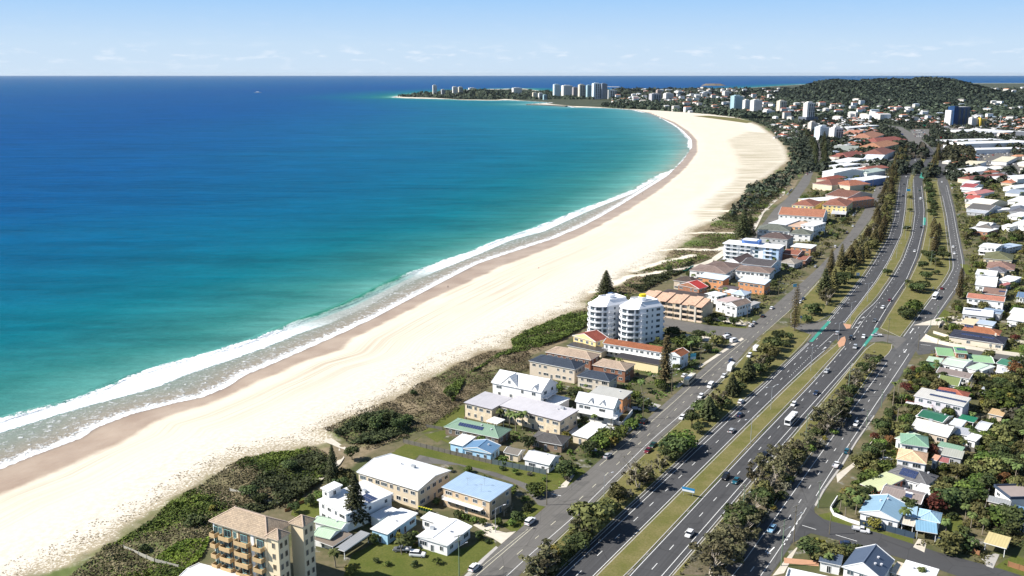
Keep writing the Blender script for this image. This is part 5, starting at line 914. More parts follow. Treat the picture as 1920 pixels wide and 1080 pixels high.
# tan stepped apartments
h = 9.6; ctr, ang, w, d = rect((1199, 556), (1318, 573), (1330, 561), h); root = empty('apartment_building', ctr.x, ctr.y, 0, ang); tag(root, 'three-storey tan apartments with a sawtooth row of nine sloping terracotta roof panels', 'apartment building')
TW = plain(wT, .8, .2, .08, name='tan_render'); TR = tile_roof((.62, .42, .30)); wall_block(root, -w / 2, w / 2, -d / 2, d / 2, 0, h - 1.2, TW)
for i in range(9):
    x0 = -w / 2 + w * i / 9; x1 = x0 + w / 9; o = 1.4 if i in (1, 3, 5, 8) else 0.4; z1 = h + (.5 if i % 2 else 0); mb = MB()
    mb.faces([(x0 + .1, -d / 2 - o, z1 - .9), (x1 - .1, -d / 2 - o, z1 - .9), (x1 - .1, d * .3, z1 + 1.3), (x0 + .1, d * .3, z1 + 1.3), (x0 + .1, -d / 2 - o, z1 - 1.1), (x1 - .1, -d / 2 - o, z1 - 1.1), (x1 - .1, d * .3, z1 - 1.3), (x0 + .1, d * .3, z1 - 1.3)], [(0, 1, 2, 3), (4, 5, 1, 0), (5, 6, 2, 1), (7, 4, 0, 3), (6, 7, 3, 2)], TR); mb.build('roof', root)
    if i % 3 == 0 or i == 8: wall_block(root, x0, x0 + 1.0, -d / 2 - 1.8, -d / 2, 0, z1 - 1.3, plain((.62, .56, .47), name='pier_render'), 'pier')
    for k in range(3):
        z = k * 3.0; mb = MB(); mb.box(x0 + .6, x1 - .1, -d / 2 - 1.5, -d / 2 - .02, z - .1, z + .1, TW); railing(mb, x0 + .6, -d / 2 - 1.45, x1 - .1, -d / 2 - 1.45, z + .1, plain((.70, .55, .42), name='balcony_front'), True); mb.build('balcony', root); add_window(root, (x0 + x1) / 2, -d / 2 - .02, z + 1.5, 0, 2.4, 1.9)
FOOT.append((ctr.x, ctr.y, ang, w / 2 + 2, d / 2 + 3))
# blue and white four-storey apartments
h = 12.0; ctr, ang, w, d = rect((1358, 455.5), (1461, 465), (1470, 459), h); root = empty('apartment_building', ctr.x, ctr.y, 0, ang); tag(root, 'four-storey white and blue apartments with glass balconies and flat white roofs', 'apartment building')
PB = plain((.42, .55, .72), .6, .3, .05, name='pale_blue_render'); BB = plain((.10, .20, .48), .6, .3, .05, name='blue_render'); WM = plain((.8, .81, .82), .6, .3, .04, name='white_render')
wall_block(root, -w / 2, w * .22, -d / 2, d / 2, 0, h - .4, WM); wall_block(root, w * .22, w / 2, -d / 2 - .6, d / 2, 0, h - .6, PB); wall_block(root, -w / 2 - .8, w * .1, -d / 2 - 2.0, d / 2 + .5, h - .3, h + .1, WM, 'roof'); wall_block(root, w * .1 + .02, w / 2 + .8, -d / 2 - 1.6, d / 2 + .5, h - .5, h - .1, WM, 'roof'); wall_block(root, -w * .22, w * .1, -d * .1, d * .4, h + .1, h + 2.6, BB, 'penthouse'); wall_block(root, -w * .2, w * .06, -d * .2, d * .42, h + 2.6, h + 2.9, WM, 'penthouse_roof')
for k in range(4):
    z = k * 3.0 + .1
    for s in (-.42, -.30, -.16, -.05, .10, .30, .42): add_window(root, s * w, -d / 2 - (.62 if s > .22 else .02), z + 1.5, 0, 2.4, 1.8, plain((.25, .5, .62), name='aqua_frame'))
    for a, b in ((-.5, -.22), (-.20, -.0), (.24, .38)):
        mb = MB(); mb.box(a * w, b * w, -d / 2 - 1.9, -d / 2 - .03, z - .15, z + .1, WM); railing(mb, a * w, -d / 2 - 1.85, b * w, -d / 2 - 1.85, z + .1, WM, k % 2 == 0); mb.build('balcony', root)
    for s in (-.3, .3): add_window(root, w / 2 + .01, s * d, z + 1.5, math.pi / 2, 1.6, 1.5)
FOOT.append((ctr.x, ctr.y, ang, w / 2 + 2, d / 2 + 3))
# ---------------------------------------------------------------- towers in the distance
def facade(base, glassc, fx=3.4, fz=3.1, gap=.3):
    k = ('fac', base, glassc, fx, fz)
    if k not in _mc:
        t = NT('tower_facade'); p = t.obj(); sp = t.n('ShaderNodeSeparateXYZ'); t.l(p, sp.inputs[0]); cb = t.n('ShaderNodeCombineXYZ'); t.l(t.math('ADD', sp.outputs[0], sp.outputs[1]), cb.inputs[0]); t.l(sp.outputs[2], cb.inputs[1])
        br = t.n('ShaderNodeTexBrick'); br.offset = 0; t.l(cb.outputs[0], br.inputs[0]); br.inputs['Scale'].default_value = 1; br.inputs['Brick Width'].default_value = fx; br.inputs['Row Height'].default_value = fz; br.inputs['Mortar Size'].default_value = gap * fz; br.inputs['Mortar Smooth'].default_value = 0
        br.inputs['Color1'].default_value = (*glassc, 1); br.inputs['Color2'].default_value = (*[c * 1.6 for c in glassc], 1); br.inputs['Mortar'].default_value = (*base, 1)
        _mc[k] = t.fin(br.outputs[0], .4, .4)
    return _mc[k]
def tower(label, px0, px1, pyt, pyb, base, gl, depth=None, top=0, podium=None, ang=.35, crown=True):
    a = G(px0, pyb); b = G(px1, pyb); w = (b - a).length / (math.cos(ang) + .55 * math.sin(ang)); d = depth or w * .75; cx = (a + b) / 2; cx = Vector((cx.x, cx.y + d * .4))
    # height from the roof line seen at this distance
    lo, hi = 1, 250
    for _ in range(30):
        m = (lo + hi) / 2
        if PX(cx.x, cx.y, m)[1] > pyt: lo = m
        else: hi = m
    h = lo; root = empty('apartment_tower', cx.x, cx.y, 0, ang); tag(root, label, 'tower'); fm = facade(base, gl); mb = MB(); mb.box(-w / 2, w / 2, -d / 2, d / 2, -1, h, fm, plain((.5, .5, .5), name='roof_deck')); mb.build('wall', root)
    bm = plain(base, .7, .2, .05, name='tower_render'); mb = MB(); mb.box(-w * .56, -w * .30, -d / 2 - 1.2, d * .1, 0, h + 2, bm); mb.build('stair_core', root)
    if len(label) % 2:
        mb = MB(); [mb.box(q * w - .07 * w, q * w + .07 * w, -d / 2 - .6, -d / 2, 4, h - 3, plain((.05, .07, .09), .2, .5, .2, .1, name='dark_glazing')) for q in (-.16, .12, .38)]; mb.build('glazing_strips', root)
    mb = MB()
    for k in range(1, int(h / 3.1)) if not len(label) % 2 else range(2, int(h / 3.1), 4): mb.box(-w * .28, w * .52, -d / 2 - 1.4, -d / 2, k * 3.1 - .5, k * 3.1 + .35, bm)
    mb.build('balconies', root)
    if crown: mb = MB(); mb.box(-w * .25, w * .25, -d * .25, d * .25, h, h + 4, bm); mb.build('plant_room', root)
    if podium: mb = MB(); mb.box(-w * .8, w * .8, -d * .9, d * .9, 0, podium, plain((.12, .14, .17), name='podium_wall')); mb.build('podium', root)
    FOOT.append((cx.x, cx.y, ang, w * .7, d * .8)); return root
WT, CT_, TT, GT = (.68, .66, .62), (.66, .60, .48), (.34, .48, .52), (.22, .26, .32); gl1, gl2 = (.10, .13, .16), (.06, .16, .20)
for a in [('teal glass tower, leftmost and tallest of the cluster behind the bay beach', 1371, 1392, 180, 210, TT, gl2), ('slim white tower standing against the teal glass tower', 1393, 1407, 188, 211, WT, gl1), ('broad white tower right of the slim one in the bay cluster', 1408, 1428, 188, 214, WT, gl1), ('cream tower standing alone between the two bay groups', 1457, 1474, 189.5, 214, CT_, gl1), ('stepped white tower on a dark blue podium above the coastal scrub', 1507, 1526, 193, 230, WT, gl2, None, 0, 16),
 ('white mid-rise with pale blue balconies in the first pair above the pine row', 1530, 1555, 238, 262, (.62, .68, .72), gl2), ('white mid-rise with dark balcony bands, right of the pale blue pair', 1557, 1580, 240, 264, WT, (.05, .06, .09)), ('low white mid-rise left of the pale blue balconies', 1516, 1532, 230, 248, (.6, .55, .48), gl1),
 ('white tower at the left end of the headland resort cluster', 1037, 1050, 158.5, 183, (.55, .66, .70), gl2), ('twin-topped white block, second in the headland resort cluster', 1053, 1073, 160.5, 182, WT, gl1), ('grey-brown block, third in the headland resort cluster', 1073, 1084, 164, 183, (.38, .34, .33), gl1), ('cream tower with a pyramid crown in the headland resort cluster', 1084, 1097, 159, 184, CT_, gl1), ('pale teal tower left of the tallest in the headland resort cluster', 1099, 1110, 160, 185, TT, gl2), ('tallest white and teal tower of the headland resort cluster', 1110, 1126, 156.5, 186, (.62, .70, .74), gl2), ('dark slate tower at the right of the headland resort cluster', 1126, 1138, 157, 186, GT, (.05, .07, .1)), ('low white wedge block beside the dark slate tower', 1137, 1156, 169, 186, WT, gl1),
 ('tallest white tower on the tip of the far headland', 811, 819, 160, 178.5, WT, gl1), ('short grey block right of the tip tower on the far headland', 827, 835, 168, 180, (.5, .5, .5), gl1), ('wide white tower in the middle of the far headland', 848, 858, 163, 181, WT, gl1), ('cream tower beside the wide white tower on the far headland', 859, 868, 163.5, 181.5, CT_, gl1), ('white hilltop block on the far headland ridge', 878, 892, 165, 172, WT, gl1), ('pale block above the red-roofed club on the far headland', 960, 978, 165, 176, WT, gl1), ('small cream block left of the headland beach', 998, 1007, 174, 185, CT_, gl1), ('small white block, middle of three above the headland beach', 1009, 1018, 175, 186, WT, gl1), ('small pale blue block right of three above the headland beach', 1018, 1026, 178, 187, TT, gl1),
 ('brown-topped mid-rise in the town behind the bay', 1230, 1240, 169, 190, (.42, .34, .30), gl1), ('wide grey terraced block behind the bay', 1218, 1238, 176, 192, (.45, .44, .46), gl1), ('white terraced block in the middle of the bay town', 1245, 1262, 175, 189, WT, gl1), ('white sloped-roof block on the bay town skyline', 1268, 1282, 171.5, 184, WT, gl1), ('pair of white blocks right on the bay town skyline', 1316, 1334, 172.5, 184, WT, gl1), ('white tiered block beyond the teal tower', 1355, 1370, 171.5, 185, WT, gl1), ('white and grey low block left of the cream tower', 1432, 1452, 207, 219, WT, gl1)]:
    tower(*a)
r_ = tower('tall blue glass office tower with a white concrete side, standing alone above the white sheds', 1783, 1815, 200, 238, (.015, .05, .13), (.012, .06, .17), None, 0, None, .12, False)
mb = MB(); wv, hv = 16, 42
a = G(1774, 238); mb.box(-wv * .9, -wv * .35, -12, 14, 0, hv, facade((.72, .72, .72), (.28, .30, .34), 5, 3.4)); o = mb.build('white_side_wall', r_); o.location = (-14, 0, 0)
tower('yellow and white car-park block right of the blue glass tower', 1834, 1848, 222, 240, (.74, .52, .08), (.5, .42, .2), None, 0, None, .2, False); tower('dark and white block between the blue tower and the yellow block', 1818, 1832, 221, 240, WT, (.05, .06, .08), None, 0, None, .2, False)
# ---------------------------------------------------------------- plants
TR_ = np.random.default_rng(11); TRr = random.Random(12)
def leaf_quads(C, N, S, rng, asp=1.0):
    """quads at centres C facing normals N, sized S"""
    n = len(C); N = N / (np.linalg.norm(N, axis=1, keepdims=True) + 1e-9); r = rng.normal(size=(n, 3)); A = np.cross(N, r); A /= np.linalg.norm(A, axis=1, keepdims=True) + 1e-9; B = np.cross(N, A)
    S = np.asarray(S).reshape(-1, 1) * .5; A = A * S; B = B * S * asp; V = np.stack([C - A - B * .6, C + A * .8 - B, C + A + B * .7, C - A * .7 + B], 1).reshape(-1, 3); F = np.arange(n * 4).reshape(n, 4)
    return V, F
def crown_cloud(lumps, per, size, rng, fill=.5):
    C = []; N = []; T = []
    for (x, y, z, rx, rz) in lumps:
        n = int(per * (rx * rx)); u = rng.normal(size=(n, 3)); u /= np.linalg.norm(u, axis=1, keepdims=True); u[:, 2] = np.where(u[:, 2] < -.45, -u[:, 2], u[:, 2]); k = rng.uniform(fill, 1.08, (n, 1)) ** .6
        C.append(np.array([x, y, z]) + u * k * np.array([rx, rx, rz])); N.append(u + rng.normal(size=(n, 3)) * .55 + np.array([0, 0, .25])); T.append(np.clip(rng.uniform(.15, .85) + rng.normal(size=n) * .2, 0, 1))
    C = np.concatenate(C); N = np.concatenate(N); T = np.concatenate(T); V, F = leaf_quads(C, N, rng.uniform(.6, 1.35, len(C)) * size, rng); return V, F, T
def limb_mesh(name, segs, mat):
    mb = MB()
    for p, q, r0, r1 in segs: mb.tube(p, q, r0, r1, mat, 6)
    return mb.mesh(name)
BARK = plain((.13, .105, .08), .9, .1, .2, 2, name='bark'); PBARK = plain((.42, .37, .31), .85, .1, .2, 2, name='pale_bark'); PALMT = plain((.26, .22, .17), .9, .1, .2, 3, name='palm_bark')
F_DARK = foliage((.017, .028, .010), (.085, .105, .035)); F_OLIVE = foliage((.036, .040, .013), (.150, .145, .050)); F_GREEN = foliage((.026, .045, .010), (.125, .165, .035)); F_GREY = foliage((.050, .048, .032), (.145, .135, .095)); F_GOLD = foliage((.06, .05, .01), (.20, .17, .04)); F_NORF = foliage((.024, .032, .015), (.11, .12, .05)); F_NORFB = foliage((.050, .045, .018), (.200, .168, .072)); F_RED = foliage((.05, .02, .012), (.15, .06, .03)); F_PALM = foliage((.030, .045, .012), (.13, .16, .05))
PROTO = {}
def proto(kind, parts): PROTO.setdefault(kind, []).append(parts)
def mk_bush(kind, mat, hgt, rad, seed, n=7, per=26, size=.62, trunk=True, pale=False, low=.25):
    rng = np.random.default_rng(seed); L = []
    for i in range(n):
        a = 2.4 * i + rng.uniform(0, 1); r = rad * (.0 if i == 0 else rng.uniform(.35, .68)); z = hgt * rng.uniform(.28, .70) if i else hgt * .64; rr = rad * rng.uniform(.42, .64)
        L.append((r * math.cos(a), r * math.sin(a), max(z, rr * .6 + hgt * low * .5), rr, min(rr * .85, hgt * .42)))
    V, F, T = crown_cloud(L, per, size, rng); m = fastmesh('crown', V, F, mat, {'tone': ('FACE', T)}); segs = []
    b = PBARK if pale else BARK; segs.append(((0, 0, -.2), (0, 0, hgt * .3), hgt * .028 + .06, hgt * .022 + .04))
    for x, y, z, rx, rz in L[:6]: segs.append(((0, 0, hgt * .26), (x * .8, y * .8, z - rz * .2), hgt * .016 + .03, .03))
    proto(kind, [('trunk', limb_mesh('trunk', segs, b)), ('crown', m)])
for s in range(5): mk_bush('dense', F_DARK, 6.0, 3.2, 100 + s, 8, 34, .60)
for s in range(4): mk_bush('olive', F_OLIVE, 6.0, 3.2, 120 + s, 9, 26, .62)
for s in range(4): mk_bush('green', F_GREEN, 5.0, 2.9, 140 + s, 8, 30, .58)
for s in range(3): mk_bush('gold', F_GOLD, 4.0, 2.4, 160 + s, 7, 28, .5)
for s in range(2): mk_bush('red', F_RED, 5.0, 2.8, 170 + s, 8, 28, .55)
for s in range(4): mk_bush('shrub', F_GREEN, 2.0, 1.5, 180 + s, 6, 46, .40)
for s in range(3): mk_bush('darkshrub', F_DARK, 2.4, 1.9, 190 + s, 7, 46, .45)
for s in range(3): mk_bush('greyshrub', F_GREY, 2.0, 1.6, 195 + s, 6, 36, .42)
def mk_gum(seed, mat, hgt=9., rad=4.6, n=17, per=20, size=.6, kind='gum'):
    rng = np.random.default_rng(seed); L = []; segs = []
    for st in range(3):
        a0 = rng.uniform(0, 6.28); lean = rng.uniform(.6, 1.5); base = (.3 * math.cos(a0), .3 * math.sin(a0), -.2); mid = (lean * math.cos(a0), lean * math.sin(a0), hgt * .38); segs.append((base, mid, .22, .14))
        for b in range(n // 3):
            a = a0 + rng.uniform(-1.3, 1.3); r = rad * rng.uniform(.35, .95); z = hgt * rng.uniform(.30, .9); e = (r * math.cos(a), r * math.sin(a), z); segs.append((mid, e, .10, .03)); rr = rng.uniform(.75, 1.5); L.append((*e, rr, rr * .7))
    V, F, T = crown_cloud(L, per, size, rng, .2); proto(kind, [('trunk', limb_mesh('trunk', segs, PBARK)), ('crown', fastmesh('crown', V, F, mat, {'tone': ('FACE', T)}))])
for s in range(4): mk_gum(200 + s, foliage((.045, .045, .022), (.15, .138, .072)), n=30, per=28, rad=4.9)
for s in range(2): mk_gum(210 + s, F_GREY, 8, 3.6, 18, 5, .35, 'bare')
def mk_norfolk(kind, seed, hgt, rad, whorls, br, mat, droop=.12, size=.55, sparse=1.0, taper=.85):
    rng = np.random.default_rng(seed); C = []; N = []; S = []; T = []; segs = [((0, 0, -.2), (0, 0, hgt * .98), hgt * .014 + .08, .04)]
    for w_ in range(whorls):
        f = w_ / whorls; z = hgt * (.10 + .88 * f); r = rad * (1 - f) ** taper * rng.uniform(.86, 1.06) + .25; off = rng.uniform(0, 6.28)
        for b in range(br):
            a = off + 2 * math.pi * b / br + rng.uniform(-.12, .12); rr = r * rng.uniform(.85, 1.1); m = max(2, int(rr / size * 1.5 * sparse)); tone = rng.uniform(.2, .8)
            if b % 2 == 0 and rr > 1.2: segs.append(((0, 0, z), (rr * .9 * math.cos(a), rr * .9 * math.sin(a), z + rr * .12), .05, .02))
            for k in range(m):
                t = (k + .7) / m; q = rr * t; sag = rr * (.22 * t - droop * t * t * 1.2)
                for sd in (-1, 1):
                    wob = rng.uniform(.1, .32) * (1.1 - t) * rr * .5 + .12; C.append((q * math.cos(a) - sd * wob * math.sin(a), q * math.sin(a) + sd * wob * math.cos(a), z + sag + rng.uniform(-.1, .1))); N.append((rng.normal() * .4 + math.cos(a) * .3, rng.normal() * .4 + math.sin(a) * .3, 1)); S.append(size * rng.uniform(.8, 1.3)); T.append(np.clip(tone + rng.normal() * .15, 0, 1))
    V, F = leaf_quads(np.array(C), np.array(N), S, rng); proto(kind, [('trunk', limb_mesh('trunk', segs, BARK)), ('crown', fastmesh('crown', V, F, mat, {'tone': ('FACE', T)}))])
for s in range(3): mk_norfolk('norfolk', 300 + s, 18, 3.8, 24, 9, F_NORF)
for s in range(3): mk_norfolk('norfolkB', 310 + s, 18, 3.9, 24, 9, F_NORFB)
mk_norfolk('norfolkSparse', 320, 27, 5.2, 26, 7, F_NORFB, size=.42, sparse=.9, taper=.6); mk_norfolk('norfolkWide', 321, 16, 6.2, 22, 11, F_NORF); mk_norfolk('norfolkThin', 322, 22, 3.2, 30, 8, F_NORFB, taper=.45, size=.5)
def mk_palm(seed, hgt, fr=17, L=2.6, slim=1.0, kind='palm'):
    rng = np.random.default_rng(seed); V = []; F = []; T = []; bx, by = rng.uniform(-.5, .5, 2)
    for i in range(fr):
        a = 2 * math.pi * i / fr + rng.uniform(-.2, .2); el = rng.uniform(.15, 1.15); l = L * rng.uniform(.8, 1.1); pts = []; x = z = 0.0; e = el; m = 6
        for k in range(m + 1): pts.append((x, z)); x += math.cos(e) * l / m; z += math.sin(e) * l / m; e -= .36
        wd = [.10, .38, .55, .55, .45, .3, .06]; tone = rng.uniform(.2, .9)
        for sd in (-1, 1):
            for k in range(m):
                n0 = len(V)
                for (xx, zz), ww, dz in ((pts[k], 0, 0), (pts[k + 1], 0, 0), (pts[k + 1], wd[k + 1], -.35 * wd[k + 1]), (pts[k], wd[k], -.35 * wd[k])): V.append((bx + xx * math.cos(a) - sd * ww * math.sin(a) * slim, by + xx * math.sin(a) + sd * ww * math.cos(a) * slim, hgt + zz + dz))
                F.append((n0, n0 + 1, n0 + 2, n0 + 3)); T.append(np.clip(tone + rng.normal() * .12, 0, 1))
    proto(kind, [('trunk', limb_mesh('trunk', [((0, 0, -.2), (bx * .5, by * .5, hgt * .5), .2, .15), ((bx * .5, by * .5, hgt * .5), (bx, by, hgt), .15, .12)], PALMT)), ('crown', fastmesh('crown', V, F, F_PALM, {'tone': ('FACE', T)}))])
for s in range(4): mk_palm(400 + s, 5.5)
for s in range(2): mk_palm(410 + s, 9.5, 15, 2.0, kind='tallpalm')
BASEH = dict(dense=6, olive=6, green=5, gold=4, red=5, shrub=2, darkshrub=2.4, greyshrub=2, gum=9, bare=8, norfolk=18, norfolkB=18, norfolkSparse=27, norfolkWide=16, norfolkThin=22, palm=7.2, tallpalm=10.8)
DESC = dict(dense='dense dark green tree', olive='rounded olive green tree', green='leafy mid green tree', gold='golden yellow-green tree', red='red-leaved tree', shrub='low green shrub', darkshrub='dark rounded shrub', greyshrub='grey twiggy shrub', gum='grey-green paperbark tree', bare='half-bare grey tree', norfolk='dark Norfolk pine', norfolkB='brown-green Norfolk pine', norfolkSparse='Norfolk pine', norfolkWide='Norfolk pine', norfolkThin='Norfolk pine', palm='feathery palm', tallpalm='tall slim palm')
NM = dict(dense='evergreen_tree', olive='spreading_tree', green='leafy_tree', gold='leafy_tree', red='leafy_tree', shrub='shrub', darkshrub='shrub', greyshrub='shrub', gum='paperbark_tree', bare='bare_tree', norfolk='norfolk_pine', norfolkB='norfolk_pine', norfolkSparse='norfolk_pine', norfolkWide='norfolk_pine', norfolkThin='norfolk_pine', palm='palm_tree', tallpalm='palm_tree')
CATS = dict(spreading_tree='tree', evergreen_tree='tree', leafy_tree='tree', shrub='shrub', paperbark_tree='tree', bare_tree='tree', norfolk_pine='pine tree', palm_tree='palm tree')
GRP = dict(spreading_tree='olive green trees in gardens and verges', evergreen_tree='dark evergreen trees in gardens and verges', leafy_tree='leafy trees in gardens and verges', shrub='shrubs in gardens and dunes', paperbark_tree='paperbark trees on the highway verges', norfolk_pine='norfolk pines along the roads', palm_tree='palms in the gardens', bare_tree='bare trees on the verges')
CNT = {}; PLANTED = []
def plant_w(kind, x, y, h=None, wide=1.0, label=None, group=None, z=0):
    v = PROTO[kind]; p = v[TRr.randrange(len(v))]; s = (h or BASEH[kind]) / BASEH[kind]; nm = NM[kind]; root = empty(nm, x, y, z, TRr.uniform(0, 6.28)); root.scale = (s * wide, s * wide, s)
    for n, m in p: link(n, m, root)
    CNT[nm] = CNT.get(nm, 0) + 1; root['category'] = CATS[nm]; root['group'] = group or GRP[nm]; PLANTED.append((x, y, s * 3))
    if label: root['label'] = label
    else: PEND.append((root, DESC[kind]))
    return root
def plant(kind, px, py, h=None, wide=1.0, label=None, group=None): p = G(px, py); return plant_w(kind, p.x, p.y, h, wide, label, group)
# landmarks the labels refer to
for ph, x, y in [('the cream balcony block', 500, 1075), ('the white flat-roofed house', 665, 985), ('the blue-walled unit', 745, 1005), ('the low-gabled white house', 835, 1025), ('the big cream flats with the white roof', 760, 925), ('the blue-grey flat roof', 905, 965), ('the tiny white cottage', 1015, 872), ('the pale blue beach house', 895, 855), ('the sage green house', 900, 825), ('the charcoal hip-roofed house', 1040, 840), ('the long lilac-grey flats', 1000, 800), ('the white mansion', 985, 765), ('the white verandah villa', 1125, 790), ('the white-roofed garage', 1100, 830), ('the dark slate flats', 1050, 715), ('the taupe tiled flats', 1080, 695), ('the motel', 1200, 680), ('the yellow gable house', 1095, 655), ('the twin white towers', 1190, 640), ('the stepped tan apartments', 1270, 598), ('the red metal roof', 1295, 560), ('the square-windowed gable', 1375, 590), ('the rambling brown complex', 1380, 530), ('the orange-brick blocks', 1400, 550), ('the blue and white apartments', 1415, 482), ('the white-roofed brick flats', 1500, 482), ('the grey-green roofed flats', 1455, 450), ('the orange-roofed flats', 1505, 420), ('the yellow flats', 1560, 400), ('the three-storey brick flats', 1570, 380), ('the orange tiled flats', 1575, 360), ('the white flats by the bend', 1605, 348), ('the four-window white flats', 1575, 315), ('the wide orange tiled flats', 1630, 285), ('the white balcony mid-rises', 1555, 262),
 ('the highway crossing', 1590, 640), ('the blue highway sign', 1290, 930), ('the cottage street corner', 1055, 925), ('the coach parked by the road', 1292, 722), ('the bus on the service road', 1753, 566), ('the white bus on the highway', 1481, 798), ('the three-skylight roof', 1620, 1070), ('the light blue gabled house', 1655, 975), ('the light blue hip wing', 1745, 985), ('the water-heater roof', 1690, 950), ('the yellow-green roof', 1640, 920), ('the ten-panel grey roof', 1710, 915), ('the peach roof', 1710, 880), ('the ridged green roof', 1720, 850), ('the swimming pool', 1800, 830), ('the long off-white gable', 1745, 822), ('the dark green cottage', 1745, 800), ('the long solar roof', 1765, 775), ('the mossy green gable', 1780, 732), ('the grey-brown roof', 1790, 718), ('the green-roofed cluster', 1790, 695), ('the navy roof', 1830, 655), ('the bright orange roof', 1850, 636), ('the salmon-red roof', 1850, 580), ('the curved-eave white house', 1850, 545), ('the olive roof', 1870, 495), ('the curved white roof', 1853, 478), ('the white bungalow roof', 1830, 440), ('the cream gable house', 1830, 388), ('the pink-red pyramid roof', 1820, 367), ('the fast-food building', 1810, 325), ('the large white store', 1890, 340), ('the car park shelter', 1874, 306), ('the white showroom', 1790, 272), ('the blue office tower', 1795, 240), ('the pale yellow carport', 1870, 1040), ('the navy-fascia house', 1900, 940), ('the grey garden shed', 1875, 955), ('the tan shed', 1868, 785), ('the white gazebo', 1878, 704), ('the dark green gable', 1884, 694), ('the right-edge white roofs', 1905, 610), ('the tall blue-banded bend', 1700, 520), ('the solitary roadside pine', 1798, 562), ('the sand path gap', 622, 835), ('the beach path fork', 1345, 490), ('the esplanade car park', 1505, 345), ('the striped dunes', 1440, 310), ('the right street corner', 1500, 1030)]: anchor(ph, x, y)
del LAND[[a[0] for a in LAND].index('the tall blue-banded bend')]
